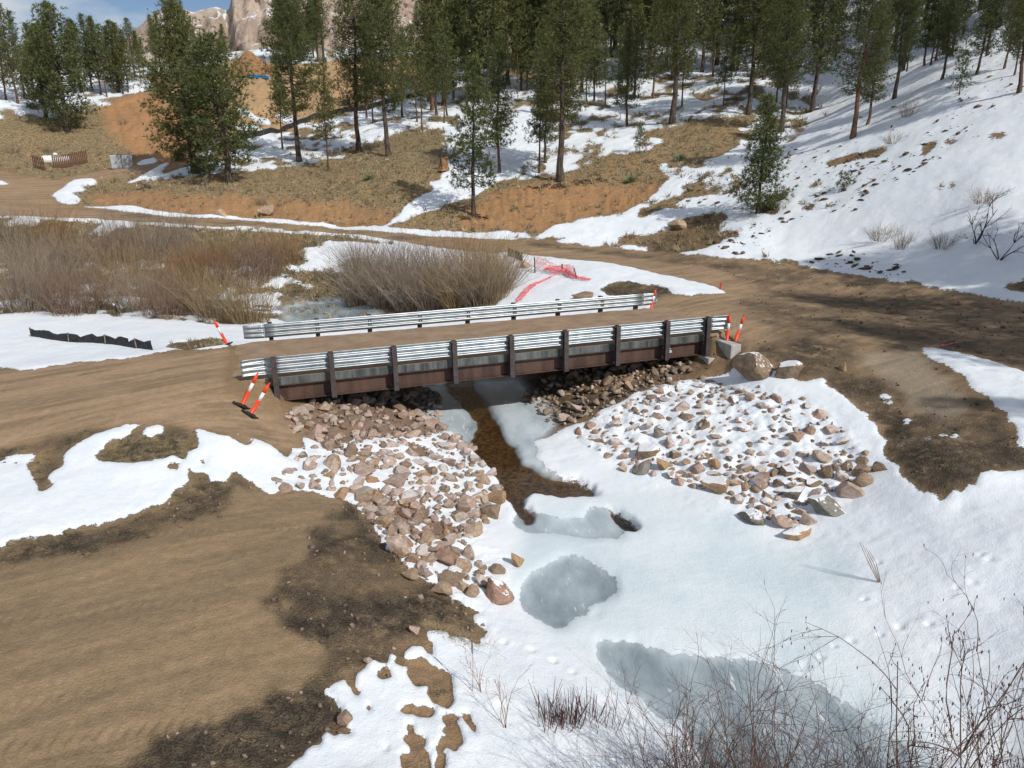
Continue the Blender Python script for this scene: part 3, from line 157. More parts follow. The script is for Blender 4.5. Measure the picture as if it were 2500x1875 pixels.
PINES=[
(-29.42,71.07,14.29,2,'broad bushy pine standing over the snow behind the roadside bank'),
(-24.58,66.67,11.60,6,'bushy pine with low spreading limbs, front of the broad pair on the left bank'),
(-24.12,81.25,8.97,4,'slender leaning pine with sparse crown just below the long black silt fence'),
(-20.56,74.36,15.63,0,'tall pine with bare crooked red trunk beside the long silt fence'),
(-16.96,70.81,9.46,4,'small sparse pine with drooping low branches on the grassy bank'),
(-50.52,88.51,13.06,2,'wide dark pine with foliage down to the ground on the left hillside'),
(-60.22,95.77,10.87,1,'pine at the far left edge against the sky'),
(-15.05,75.62,15.58,0,'tall orange-barked pine at the top of the bank, left of its twin'),
(-11.61,72.57,15.31,0,'tall thick pine at the top of the bank, right of its twin'),
(-2.83,56.04,10.82,7,'thin young pine rooted in the cut edge right above the road'),
(-1.08,65.32,10.68,1,'straight pine beside the snowy gully behind the stump'),
(2.32,64.81,8.71,4,'thin dark-stemmed pine left of the tall red-trunked pine'),
(2.91,66.66,9.18,1,'dark-stemmed pine close behind a thinner one left of the tall red trunk'),
(3.86,61.53,16.22,5,'tall pine with long bare red trunk above the orange cut bank'),
(11.13,75.34,9.35,1,'pine with straight dark stem on open snow behind the bank'),
(14.59,71.07,15.26,5,'very thick red-barked pine at the right end of the bank'),
(10.64,64.23,2.35,8,'little pine sapling on the bank near the orange stake'),
(20.25,75.22,6.76,4,'leaning thin pine on the snow left of the gully'),
(26.27,82.73,11.03,0,'thick pine trunk on the snow at the head of the bank'),
(22.37,64.56,11.95,5,'thick leaning pine at the mouth of the snowy gully'),
(22.57,51.38,9.81,5,'big leaning pine at the foot of the right snow slope'),
(24.12,52.92,7.36,1,'slimmer pine close behind the big leaning pine on the right slope'),
(27.12,55.85,8.62,0,'pale-trunked pine on the crest of the right snow slope'),
(15.14,46.57,6.68,3,'full young pine standing alone by the road on the right'),
(19.46,44.73,0.90,9,'tiny pine seedling alone on the right snow slope'),
(27.68,48.76,2.55,8,'slim pine sapling among big trunks on the upper right slope'),
(23.18,76.59,2.23,8,'small dark sapling on the snow above the full young pine'),
(29.04,45.18,6.66,5,'thick trunk at the right edge of the picture on the snow slope'),
]
PINEROWS={
'pines on the left skyline':('pine in the skyline row behind the left hillside',[(-63.12,98.14,9.68,1),(-62.19,100.42,10.12,1),(-54.66,91.62,8.69,6),(-51.96,105.34,8.62,1),(-54.59,104.71,9.37,1),(-53.22,103.53,8.59,4),(-53.33,105.36,8.08,1),(-51.83,106.50,7.70,4),(-56.64,119.18,7.98,0),(-54.00,116.47,5.45,4),(-53.13,120.23,8.81,1),(-56.56,106.26,9.39,1),(-57.48,105.37,8.73,2),(-52.23,111.47,6.65,1),(-59.81,98.51,9.02,1),(-56.75,97.52,9.86,1),(-50.62,118.04,7.29,1),(-53.12,106.55,8.66,2)]),
'thin pines on the snow behind the bank':('thin straight pine on snow behind the bank',[(-17.47,93.91,11.16,4),(-15.97,90.00,10.40,4),(-10.45,85.79,9.59,4),(-9.31,81.37,8.51,4),(-9.84,95.60,10.27,1),(-8.60,89.15,11.31,1),(-7.40,85.35,8.66,4),(-7.38,89.15,9.58,4),(-7.42,99.67,11.40,1),(-12.82,91.29,9.53,1),(0.67,98.53,9.34,4),(1.20,100.45,10.37,1),(1.86,99.34,9.54,1),(8.51,89.24,8.34,4),(9.14,87.71,9.18,1),(10.03,84.61,6.96,4),(11.32,84.75,7.60,4),(13.70,88.32,11.54,1),(7.34,94.13,9.32,1),(-4.11,98.81,11.61,1),(-5.42,94.40,10.38,1),(5.13,99.02,11.33,1),(-1.74,95.30,9.48,4),(3.36,92.04,7.88,4),(15.43,85.92,9.72,1),(5.83,82.49,6.95,4)]),
'pines in the shade of the upper right slope':('dark pine in shade on the upper right slope',[(17.07,78.84,8.17,4),(25.46,75.73,6.91,1),(25.22,72.42,8.10,4),(35.26,88.94,9.08,1),(33.89,83.77,8.81,1),(32.47,65.35,6.19,4),(30.47,58.84,6.23,1),(30.49,57.99,6.14,4),(31.08,58.54,5.86,1),(28.70,52.91,6.99,1),(31.65,57.58,6.25,0),(29.77,50.89,6.34,1),(32.03,53.85,6.00,0),(30.86,49.87,5.30,1),(30.34,47.93,5.10,4),(35.30,94.04,8.23,1),(34.65,98.60,7.69,1),(38.79,69.25,7.33,1),(40.11,66.47,6.70,1),(37.20,80.94,7.47,1),(38.16,89.21,7.78,1),(26.40,93.18,9.95,1),(23.08,91.16,9.78,1),(34.21,54.53,6.30,0)]),
}
BOULDERS=[
(-0.29,12.69,0.69,0.95,0,1,'largest rounded red-brown boulder at the toe of the left riprap'),
(-1.34,12.51,0.46,1.10,1,0,'squared tan boulder with flat top beside the dark soil, left riprap toe'),
(-1.98,12.71,0.38,0.80,1,0,'tan boulder at the edge of the dark soil below the left riprap'),
(-0.52,16.39,0.65,0.85,2,0,'grey-topped pink boulder beside the open water, left bank'),
(-0.34,17.14,0.61,0.60,3,0,'orange boulder behind a grey-topped one beside the open water'),
(-2.37,13.59,0.65,0.60,4,0,'broad wedge-shaped pale boulder on the left riprap edge'),
(0.10,14.11,0.33,1.50,3,0,'long upright brown boulder standing in snow by the round ice'),
(-0.34,13.71,0.41,0.80,1,0,'pyramid-shaped tan boulder in snow left of the upright one'),
(-0.80,12.63,0.33,1.10,1,0,'narrow tan rock leaning on the largest rounded boulder'),
(-1.14,13.18,0.36,1.00,1,1,'brown block wedged behind the squared boulder, left riprap toe'),
(-0.94,14.19,0.35,1.20,4,0,'pale leaning slab in the middle of the lower left riprap'),
(-2.41,14.61,0.48,0.70,4,0,'pale blocky rock with sharp top edge in the left riprap'),
(-1.64,13.97,0.45,0.80,1,1,'brown slab with snow streak beside it in the lower left riprap'),
(-2.88,15.46,0.49,0.70,4,0,'pale pink rock at the dark soil corner of the left riprap'),
(-3.78,17.35,0.64,0.50,5,0,'smooth oval pink boulder lying in snow on the left riprap'),
(-3.97,15.84,0.42,0.80,3,0,'yellow-orange rock at the lower edge of the upper left riprap'),
(-2.88,17.17,0.79,0.35,5,0,'long flat pink slab in snow on the left riprap'),
(-5.27,15.66,0.38,0.90,5,0,'pink boulder at the far left corner of the left riprap'),
(7.69,22.55,1.43,0.70,2,1,'huge brown-grey boulder with snow cap right of the bridge'),
(8.66,22.16,0.85,0.80,2,1,'tilted grey boulder with snow on its side next to the huge one'),
(10.38,22.32,0.32,1.30,3,0,'pointed orange-tan rock standing on the dark dirt pad'),
(5.73,15.94,0.73,0.55,6,1,'dark grey blocky boulder at the toe of the right riprap'),
(6.31,15.68,0.56,0.60,5,1,'pink boulder beside the dark blocky one, right riprap toe'),
(6.52,15.13,0.74,0.45,3,1,'long orange-brown boulder lowest of the right riprap'),
(6.90,15.63,0.44,0.80,4,0,'leaning pale rock above the lowest right boulder'),
(7.37,15.84,0.94,0.50,7,1,'large green-grey boulder with heavy snow cap, right riprap toe'),
(6.94,16.62,0.61,0.50,6,1,'dark boulder under a round snow dome in the right riprap'),
(8.08,16.34,0.79,0.50,4,0,'long pale pink boulder right of the green-grey one'),
(8.51,16.53,0.49,0.80,1,0,'tan boulder stacked above the long pale one, right riprap'),
(8.64,16.87,0.45,0.80,1,0,'olive-tan rounded rock topmost of the right corner stack'),
(7.95,17.23,0.48,0.60,2,0,'grey angular rock in the lower right riprap'),
(9.01,16.80,0.43,0.90,2,0,'grey rock against the dark dirt at the right end of the riprap'),
(8.04,17.86,0.56,0.50,4,0,'flat-topped pale rock in the snow, right riprap'),
(7.77,18.99,0.58,0.50,1,0,'brown wedge rock in the snow high on the right riprap'),
(5.28,17.36,0.82,0.45,3,1,'orange-brown slab carrying a smaller stone and snow, right riprap edge'),
(3.61,18.80,0.60,0.70,7,0,'round grey-green boulder at the left end of the right riprap'),
(4.13,18.84,0.47,0.90,3,0,'orange-brown block next to the round grey-green boulder'),
(5.07,18.50,0.51,0.70,5,0,'mauve rock with sloping face at the snow edge, right riprap'),
(5.50,18.54,0.40,0.90,3,0,'orange cube-like rock in the right riprap'),
(3.86,19.50,0.74,0.40,1,1,'low brown slab behind the round grey-green boulder'),
(4.36,20.73,0.43,0.60,7,0,'grey-green smooth rock in the upper right riprap'),
(10.76,48.64,1.39,0.75,8,0,'big tan boulder at the foot of the right snow slope beyond the road'),
(0.73,41.01,0.64,0.80,8,0,'tan boulder on the snow next to the fallen orange fence'),
(3.36,34.21,1.20,0.30,2,0,'flat brown slab lying behind the far guardrail'),
(-19.11,59.10,1.59,0.55,8,0,'tan boulder below the shrub in the left cut bank'),
(-22.73,58.90,1.06,0.60,8,0,'smaller tan boulder at the foot of the left cut bank'),
(-1.69,10.97,0.24,0.85,5,0,'pink stone on the edge of the foreground snow beside the dark soil'),
(-2.30,8.54,0.26,0.95,1,0,'tan stone at the snow edge in the lower left foreground'),
(-2.28,9.94,0.16,0.60,4,0,'pale stone at the boundary of dark soil and foreground snow'),
(-33.68,78.16,1.42,1.00,2,0,'grey-brown rock pile stone on the bend by the fabric panels'),
]
ZONES={'left_upper':[(-6.5, 19.8), (-6.62, 20.56), (-6.23, 21.77), (-5.64, 23.03), (-5.03, 24.72), (-3.48, 27.29), (-2.65, 25.99), (-2.14, 21.89), (-3.05, 20.57), (-4.11, 19.78), (-5.06, 18.91), (-5.75, 19.24)],'left_mid':[(-5.69, 15.97), (-5.6, 18.09), (-5.08, 19.01), (-4.13, 19.87), (-3.06, 20.66), (-1.94, 21.89), (-1.26, 21.23), (-0.57, 19.09), (-0.27, 17.62), (-0.74, 17.33), (-1.46, 17.17), (-2.15, 16.85), (-2.8, 16.45), (-3.42, 16.06), (-3.89, 16.04), (-4.76, 16.03)],'left_low':[(-3.67, 15.9), (-2.55, 16.8), (-1.38, 17.54), (-0.53, 17.48), (-0.36, 16.69), (-0.86, 15.44), (-1.11, 14.91), (-0.61, 13.98), (-0.42, 13.25), (-0.8, 12.6), (-1.37, 12.75), (-2.03, 12.99), (-2.61, 13.8), (-3.15, 14.87)],'pile':[(0.3, 25.27), (0.62, 26.68), (2.03, 27.02), (3.86, 26.87), (5.76, 27.18), (6.61, 26.23), (6.63, 25.29), (5.5, 24.36), (4.29, 23.79), (3.11, 23.08), (2.27, 22.69), (1.34, 22.8), (0.85, 24.13)],'right':[(2.34, 20.71), (1.96, 22.05), (2.67, 22.71), (4.24, 23.5), (5.81, 24.5), (6.66, 24.51), (7.75, 22.24), (8.7, 20.99), (8.99, 19.88), (9.23, 18.8), (9.17, 17.65), (8.42, 16.56), (7.48, 16.13), (6.53, 15.59), (5.87, 16.23), (5.34, 17.23), (4.46, 18.53), (3.35, 19.23)],'right_low':[(2.9, 19.36), (3.68, 19.85), (4.58, 19.13), (5.37, 18.87), (6.12, 18.57), (6.81, 18.17), (7.5, 17.84), (8.22, 17.68), (8.88, 17.43), (8.62, 16.58), (7.8, 16.19), (6.79, 15.53), (5.91, 16.39), (5.19, 17.47), (4.12, 18.49)]}
DELIN=[((-7.564,19.606,-0.512),(-7.150,19.991,0.345)),((-7.250,19.340,-0.688),(-6.758,19.745,0.128)),((7.686,25.730,-0.113),(7.777,25.908,0.982)),((7.956,25.656,-0.096),(8.259,25.760,0.966)),((-10.291,25.975,-0.307),(-10.732,25.993,0.699)),((5.844,30.781,0.030),(6.069,30.898,1.073))]
STAKES=[((1.243,39.985,0.356),(1.216,40.091,1.269)),((2.702,39.602,0.540),(2.676,39.657,0.970)),((3.307,37.607,0.391),(3.153,37.699,1.004)),((9.675,34.145,0.379),(9.731,34.187,0.774)),((9.249,61.893,5.915),(9.165,61.884,7.050)),((-18.725,34.531,-0.878),(-18.893,34.550,-0.252)),((-15.654,39.675,-0.710),(-15.764,39.715,-0.160)),((5.979,31.241,0.050),(6.005,31.302,0.429))]
SILT=[(-19.43,29.11,-0.73),(-18.60,28.64,-0.72),(-17.23,27.97,-0.70),(-16.18,27.75,-0.68),(-15.46,27.34,-0.65),(-14.62,26.87,-0.60),(-13.58,25.96,-0.49),(-12.63,25.20,-0.34)]
SILTHILL=[(-30.02,85.41,8.71),(-28.35,88.71,9.53),(-26.75,92.62,10.48),(-24.89,97.05,11.61),(-21.76,99.53,12.69),(-18.31,99.29,13.07),(-15.83,101.21,13.95),(-13.36,102.69,14.67),(-10.30,104.38,15.52),(-7.37,106.10,16.40)]
SILTROAD=[(-0.24,43.90,0.83),(0.14,43.32,0.76),(0.61,42.60,0.68)]
NETHEAP=[(1.24,39.99,0.36),(1.78,40.07,0.45),(2.24,39.55,0.46),(2.81,38.99,0.49),(3.31,37.61,0.39),(3.92,37.02,0.39)]
NETTAIL=[(2.15,38.65,0.32),(1.49,38.23,0.13),(1.05,37.77,-0.03),(0.73,37.18,-0.19),(0.45,36.35,-0.36),(0.30,35.65,-0.49)]
TANK=[(-48.04,79.44,6.17)]
FENCEL=[(-48.49,77.77,5.85),(-46.95,77.16,5.69)]
FENCER=[(-46.72,78.15,5.89),(-43.93,79.66,6.34)]
PANELS=[(-39.68,75.99,5.77),(-38.54,76.18,5.93),(-37.69,76.47,6.08)]
STUMP=[(-5.94,66.55,5.65)]
PIPES=[(-43.16,124.60,19.92),(-37.69,122.56,19.22)]
MOUND=[(-41.01,124.49,19.79)]
PLANKS=[(-32.84,66.71,4.06),(-32.71,67.65,4.35),(-33.21,68.58,4.54),(-31.58,66.83,4.26)]
STICK=[(7.37,13.06,-2.20)]
CATTAIL=[(-0.61,9.66,-2.03)]
TWIGS=[(-0.48,9.67,-2.05),(-0.09,8.88,-2.04)]
STUBS=[(0.58,9.12,-2.18),(0.87,9.22,-2.23),(1.20,9.42,-2.29),(0.51,9.48,-2.19),(1.42,9.18,-2.31)]
DRYGRASS=[(-1.23,11.28,-2.03),(-1.01,11.20,-2.10),(-0.79,11.12,-2.17),(-1.39,11.39,-1.98)]
FLAG=[(14.39,24.00,0.15),(14.88,24.15,0.18)]
WILLOWS=[(-25.61,37.45,-0.55),(-23.39,34.90,-0.71),(-23.18,36.51,-0.70),(-20.81,34.48,-0.83),(-20.52,36.50,-0.80),(-18.52,35.74,-0.87),(-16.54,34.46,-0.92),(-15.65,35.59,-0.94),(-13.80,34.40,-1.01),(-12.31,34.00,-1.09),(-19.02,39.07,-0.61),(-21.37,40.31,-0.36),(-23.89,40.84,-0.22),(-26.03,40.64,-0.19),(-18.17,40.71,-0.42),(-16.94,41.67,-0.34),(-15.01,41.38,-0.53),(-14.55,42.87,-0.28),(-17.01,44.53,0.22),(-18.84,44.21,0.26),(-21.60,43.85,0.31),(-23.47,43.71,0.33),(-28.59,43.41,0.36),(-26.69,44.30,0.50),(-31.71,46.93,1.20),(-29.43,47.41,1.15),(-24.80,47.53,1.14),(-21.44,46.95,0.94),(-13.86,45.58,0.34)]
BIGWILLOW=[(-8.41,39.38,-1.22),(-6.92,38.46,-1.16),(-5.51,37.63,-1.12),(-4.14,36.79,-1.07),(-2.88,36.55,-0.92),(-1.85,36.67,-0.73),(-1.03,36.88,-0.56),(-8.15,41.68,-0.69),(-6.24,41.43,-0.54),(-4.29,40.48,-0.39),(-2.47,40.34,-0.25),(-1.34,40.10,-0.11),(-8.86,43.07,-0.31),(-5.00,38.74,-0.88),(-0.53,37.94,-0.32)]
BUSHES=[(23.22,47.19,7.34),(-20.37,61.72,3.03),(-27.48,49.71,1.60),(19.33,36.99,1.99),(18.92,38.32,2.26),(22.58,36.29,4.20),(20.32,35.18,2.18),(-6.98,68.93,6.27),(-9.61,61.56,4.01),(25.24,49.89,8.92),(-46.17,92.57,11.07),(-49.75,82.99,7.62),(-52.77,81.53,7.59)]
YUCCA=[(9.22,59.27,4.94),(13.31,60.99,6.38),(-12.29,65.48,4.91)]
LOG=[(21.27,32.33,1.94),(22.35,32.55,2.63),(21.19,34.13,2.47),(21.62,31.22,1.82)]
ROOTS=[(3.90,60.61,4.66),(-2.83,55.97,2.64),(2.26,60.12,4.52),(6.19,60.81,4.98)]
DROPSTICK=[(-13.43,21.90,-0.29),(-12.76,22.50,-0.25)]
FARLOG=[(15.45,87.37,13.57),(17.92,86.25,13.76),(20.83,76.86,12.08),(22.08,77.06,12.25),(8.51,85.85,12.39),(10.42,83.12,11.85)]
DENTS=[(5.11,10.95),(5.34,11.08),(5.46,11.15),(5.74,11.24),(5.82,11.44),(6.02,11.44),(6.19,11.56),(6.48,11.70),(6.75,11.66),(6.90,11.78),(7.15,11.77),(7.40,11.85),(7.62,11.68),(7.89,11.79),(8.49,12.39),(8.56,12.37),(8.78,12.40),(8.65,12.29),(9.30,13.07),(9.47,13.18),(9.36,12.87),(7.65,12.93),(7.64,13.70),(7.72,13.56),(6.91,12.68),(0.49,10.90),(0.72,10.87),(0.88,10.84),(1.03,10.58),(1.22,10.48),(0.35,11.11),(0.11,11.20),(-0.14,11.26)]
SKYLINE=[(-0.4745,0.1148),(-0.4512,0.1373),(-0.4327,0.1529),(-0.4208,0.1647),(-0.4048,0.1751),(-0.3915,0.1803),(-0.3856,0.1757),(-0.3752,0.1721),(-0.3616,0.1765),(-0.3481,0.1799),(-0.3387,0.1762),(-0.3339,0.1791),(-0.3295,0.2051),(-0.3134,0.2147),(-0.2669,0.2263),(-0.1728,0.2224),(-0.0751,0.2072),(0.0253,0.1804)]

# ---- terrain height: linear radial basis through surveyed points (world x, y, z)
class Terrain:
    def __init__(self, pts):
        P = np.array(pts, float)
        self.q = self.warp(P[:, 0], P[:, 1])
        n = len(P)
        D = np.linalg.norm(self.q[:, None] - self.q[None], axis=2)
        A = np.zeros((n+3, n+3)); A[:n, :n] = D - 0.006*np.eye(n)
        A[:n, n:] = np.c_[np.ones(n), self.q]; A[n:, :n] = A[:n, n:].T
        self.w = np.linalg.solve(A, np.r_[P[:, 2], 0, 0, 0])
    @staticmethod
    def warp(x, y):
        r = np.sqrt(x*x+y*y)
        return np.stack([np.arctan2(x, y), np.log(np.maximum(r, 1.0))], -1)
    def __call__(self, x, y):
        x = np.asarray(x, float); sh = x.shape
        q = self.warp(x.ravel(), np.asarray(y, float).ravel())
        out = np.empty(len(q))
        for i in range(0, len(q), 20000):
            c = q[i:i+20000]
            D = np.sqrt(np.maximum(((c[:, None]-self.q[None])**2).sum(2), 0))
            out[i:i+20000] = D@self.w[:-3]+self.w[-3]+c@self.w[-2:]
        z = out.reshape(sh)
        # the creek passes under the bridge: keep the ground clear of the deck
        s, n = bridge_sn(x, np.asarray(y, float))
        ins = np.minimum(np.minimum(s-0.35, 15.0-s), np.minimum(n+0.75, 6.2-n))
        lim = -0.92-0.11*np.clip(np.minimum(s-0.35, 15.0-s), 0, 3)
        w = np.clip(ins/0.3, 0, 1)
        return z*(1-w)+np.minimum(z, lim)*w

TERR = Terrain(CTRL)
def gz(x, y): return float(TERR(np.array([x]), np.array([y]))[0])

# ------------------------------------------------------------------ numpy noise
def vnoise(x, y, seed=0):
    xi = np.floor(x).astype(np.int64); yi = np.floor(y).astype(np.int64); fx = x-xi; fy = y-yi
    fx = fx*fx*fx*(fx*(fx*6-15)+10); fy = fy*fy*fy*(fy*(fy*6-15)+10)
    def h(a, b):
        n = (a*374761393+b*668265263+seed*982451653) & 0xffffffff
        n = ((n ^ (n >> 13))*1274126177) & 0xffffffff
        return ((n ^ (n >> 16)) & 0xffff)/65535.0
    return (h(xi, yi)*(1-fx)+h(xi+1, yi)*fx)*(1-fy)+(h(xi, yi+1)*(1-fx)+h(xi+1, yi+1)*fx)*fy
def fbm(x, y, f, octv=4, seed=0, gain=0.5):
    s = 0; a = 1; t = 0
    c, sn = math.cos(0.6), math.sin(0.6)
    for i in range(octv):
        s = s+a*vnoise(x*f, y*f, seed+i*17); t += a; a *= gain; f *= 2.03
        x, y = x*c-y*sn, x*sn+y*c
    return s/t-0.5

# ------------------------------------------------------------------ materials
MATS = {}
def new_mat(name):
    m = bpy.data.materials.new(name); m.use_nodes = True; MATS[name] = m
    return m, m.node_tree, m.node_tree.nodes['Principled BSDF']
class NB:
    """small node-building helper"""
    def __init__(s, nt): s.nt = nt
    def n(s, t, **kw):
        nd = s.nt.nodes.new(t)
        for k, v in kw.items(): setattr(nd, k, v)
        return nd
    def put(s, sock, v):
        if hasattr(v, 'is_output') or isinstance(v, bpy.types.NodeSocket): s.nt.links.new(v, sock)
        else: sock.default_value = v
    def mix(s, f, a, b, mode='MIX'):
        nd = s.n('ShaderNodeMixRGB', blend_type=mode); s.put(nd.inputs[0], f)
        for i, v in ((1, a), (2, b)):
            if isinstance(v, tuple) and len(v) == 3: v = (*v, 1)
            s.put(nd.inputs[i], v)
        return nd.outputs[0]
    def math(s, op, a, b=0.0, clamp=False):
        nd = s.n('ShaderNodeMath', operation=op, use_clamp=clamp); s.put(nd.inputs[0], a); s.put(nd.inputs[1], b); return nd.outputs[0]
    def noise(s, vec, scale, detail=4, rough=0.55):
        nd = s.n('ShaderNodeTexNoise'); s.nt.links.new(vec, nd.inputs['Vector']); nd.inputs['Scale'].default_value = scale
        nd.inputs['Detail'].default_value = detail; nd.inputs['Roughness'].default_value = rough; return nd.outputs[0]
    def ramp(s, v, a, b):
        nd = s.n('ShaderNodeMapRange', interpolation_type='SMOOTHSTEP'); s.put(nd.inputs[0], v); s.put(nd.inputs[1], a); s.put(nd.inputs[2], b); return nd.outputs[0]
    def attr(s, name):
        nd = s.n('ShaderNodeAttribute', attribute_name=name); sp = s.n('ShaderNodeSeparateColor'); s.nt.links.new(nd.outputs['Color'], sp.inputs[0])
        return sp.outputs[0], sp.outputs[1], sp.outputs[2], nd.outputs['Alpha']
    def pos(s): return s.n('ShaderNodeNewGeometry').outputs['Position']
    def obj(s): return s.n('ShaderNodeTexCoord').outputs['Object']
    def mapping(s, v, rot=(0,0,0), sc=(1,1,1)):
        nd = s.n('ShaderNodeMapping'); s.nt.links.new(v, nd.inputs[0]); nd.inputs['Rotation'].default_value = rot; nd.inputs['Scale'].default_value = sc; return nd.outputs[0]
    def bump(s, h, strength, dist, normal=None):
        nd = s.n('ShaderNodeBump'); s.put(nd.inputs['Height'], h); nd.inputs['Strength'].default_value = strength; nd.inputs['Distance'].default_value = dist
        if normal is not None: s.nt.links.new(normal, nd.inputs['Normal'])
        return nd.outputs[0]

def ground_material():
    m, t, b = new_mat('ground'); k = NB(t)
    snow, grass, road, wet = k.attr('ga'); orange, ice, icedark, bed = k.attr('gb'); sand, rip, grey, thin = k.attr('gc')
    p = k.pos()
    n1 = k.noise(p, 0.7, 4); n2 = k.noise(p, 5, 3, .6); n3 = k.noise(p, 28, 2, .6); n4 = k.noise(p, 90, 1, .6)
    soil = k.mix(orange, (.248,.186,.120), (.385,.215,.108))
    soil = k.mix(sand, soil, (.43,.29,.165))
    soil = k.mix(rip, soil, (.27,.19,.15))
    # packed road with wheel streaks along the traffic
    streak = k.noise(k.mapping(k.mapping(p, (0,0,-R(34))), (0,0,0), (.07,1.0,1)), 2.2, 5, .68)
    rc = k.mix(k.ramp(streak, .35, .65), (.285,.200,.130), (.372,.264,.178))
    rc = k.mix(k.ramp(k.noise(p, .45, 5), .4, .65), rc, (.385,.272,.18))
    soil = k.mix(road, soil, rc)
    soil = k.mix(k.math('SUBTRACT', .85, grass, True), soil, k.mix(k.ramp(streak, .36, .64), (.84,.85,.87), (1.10,1.09,1.06)), 'MULTIPLY')
    soil = k.mix(grey, soil, (.34,.30,.25))
    soil = k.mix(.75, soil, k.mix(n2, (.55,.55,.55), (1.35,1.35,1.35)), 'MULTIPLY')
    soil = k.mix(.6, soil, k.mix(n3, (.5,.5,.5), (1.45,1.45,1.45)), 'MULTIPLY')
    # litter and dry grass between the clumps
    gm = k.math('MULTIPLY', k.ramp(k.math('ADD', k.noise(p, 1.9, 5, .75), k.math('MULTIPLY', grass, .42)), .60, .74), k.ramp(grass, .03, .3))
    soil = k.mix(gm, soil, k.mix(k.ramp(k.math('ADD', k.math('MULTIPLY', n2, .6), k.math('MULTIPLY', n3, .4)), .38, .62), (.075,.06,.038), (.34,.265,.15)))
    soil = k.mix(1, soil, (1.0,.98,.90), 'MULTIPLY')
    # damp earth
    wf = k.math('MULTIPLY', k.ramp(wet, 0, .85), k.ramp(k.math('ADD', k.math('ADD', k.math('MULTIPLY', n1, .6), k.math('MULTIPLY', n2, .4)), k.math('MULTIPLY', wet, .6)), .50, .84))
    wtx = k.ramp(k.math('ADD', k.math('MULTIPLY', n3, .55), k.math('MULTIPLY', n2, .45)), .34, .66)
    soil = k.mix(k.math('MULTIPLY', wf, k.ramp(k.noise(p, 1.6, 6, .75), .30, .52)), soil, k.mix(wtx, (.024,.019,.014), (.115,.086,.056)))
    # pale pebbles
    vz = k.n('ShaderNodeTexVoronoi'); t.links.new(p, vz.inputs['Vector']); vz.inputs['Scale'].default_value = 9
    peb = k.math('MULTIPLY', k.ramp(vz.outputs['Distance'], .16, .09), k.ramp(k.noise(p, 3.1, 2), .56, .62))
    soil = k.mix(k.math('MULTIPLY', peb, .55), soil, (.42,.33,.26))
    # ice
    ic = k.noise(k.mapping(p, (0,0,.9), (1,.45,1)), 1.3, 4, .6)
    icol = k.mix(k.math('ADD', icedark, k.math('MULTIPLY', k.math('SUBTRACT', ic, .5), 1.5), True), (.60,.68,.73), (.185,.235,.265))
    icol = k.mix(k.ramp(k.noise(k.mapping(p, (0,0,1.1), (2.5,.5,1)), 1.6, 4, .7), .60, .72), icol, (.78,.82,.84))
    vc = k.n('ShaderNodeTexVoronoi', feature='DISTANCE_TO_EDGE'); vm = k.n('ShaderNodeVectorMath', operation='ADD'); t.links.new(p, vm.inputs[0]); nv = k.n('ShaderNodeTexNoise'); t.links.new(p, nv.inputs['Vector']); nv.inputs['Scale'].default_value = 1.2; t.links.new(nv.outputs['Color'], vm.inputs[1]); t.links.new(vm.outputs[0], vc.inputs['Vector']); vc.inputs['Scale'].default_value = .55
    icol = k.mix(k.math('MULTIPLY', k.ramp(vc.outputs['Distance'],   .010, .003), .08), icol, (.74,.79,.82))
    base = k.mix(ice, soil, icol)
    bedc = k.mix(k.ramp(k.noise(p, 7, 5, .65), .35, .65), (.04,.026,.013), (.24,.15,.07))
    base = k.mix(bed, base, k.mix(wet, bedc, (.006,.007,.008)))
    # snow, ragged at its edge, slightly dirty in places
    sf = k.ramp(k.math('ADD', snow, k.math('MULTIPLY', k.math('SUBTRACT', k.noise(p, 6, 6, .75), .5), 1.5)), .40, .52)
    sc = k.mix(k.ramp(k.noise(p, .9, 5), .35, .7), (.76,.81,.87), (.83,.865,.90))
    vd = k.n('ShaderNodeTexVoronoi'); t.links.new(k.mapping(p, (0,0,.5), (1,1.7,1)), vd.inputs['Vector']); vd.inputs['Scale'].default_value = 5.5
    deb = k.math('MULTIPLY', k.ramp(vd.outputs['Distance'], .11, .05), k.ramp(k.noise(p, .8, 3), .55, .66))
    sc = k.mix(k.math('MULTIPLY', deb, .8), sc, (.12,.08,.05))
    sc = k.mix(thin, sc, k.mix(k.ramp(k.noise(p, .35, 4), .35, .65), (.60,.69,.745), (.71,.775,.815)))
    base = k.mix(sf, base, sc)
    t.links.new(base, b.inputs['Base Color'])
    rgh = k.mix(sf, k.mix(k.math('MULTIPLY', ice, .999), (.93,.93,.93), (.22,.22,.22)), (.65,.65,.65))
    t.links.new(rgh, b.inputs['Roughness']); b.inputs['Specular IOR Level'].default_value = .35
    h = k.math('ADD', k.math('MULTIPLY', n2, .5), k.math('ADD', k.math('MULTIPLY', n3, .35), k.math('MULTIPLY', n4, .12)))
    h = k.math('ADD', h, k.math('MULTIPLY', k.math('MULTIPLY', n3, wet), 1.0))
    h = k.math('ADD', h, k.math('MULTIPLY', streak, k.math('MULTIPLY', road, .35)))
    amp = k.mix(sf, k.mix(ice, (1,1,1), (.04,.04,.04)), (.42,.42,.42))
    hh = k.math('MULTIPLY', h, amp)
    t.links.new(k.bump(hh, .9, .07), b.inputs['Normal'])
    return m
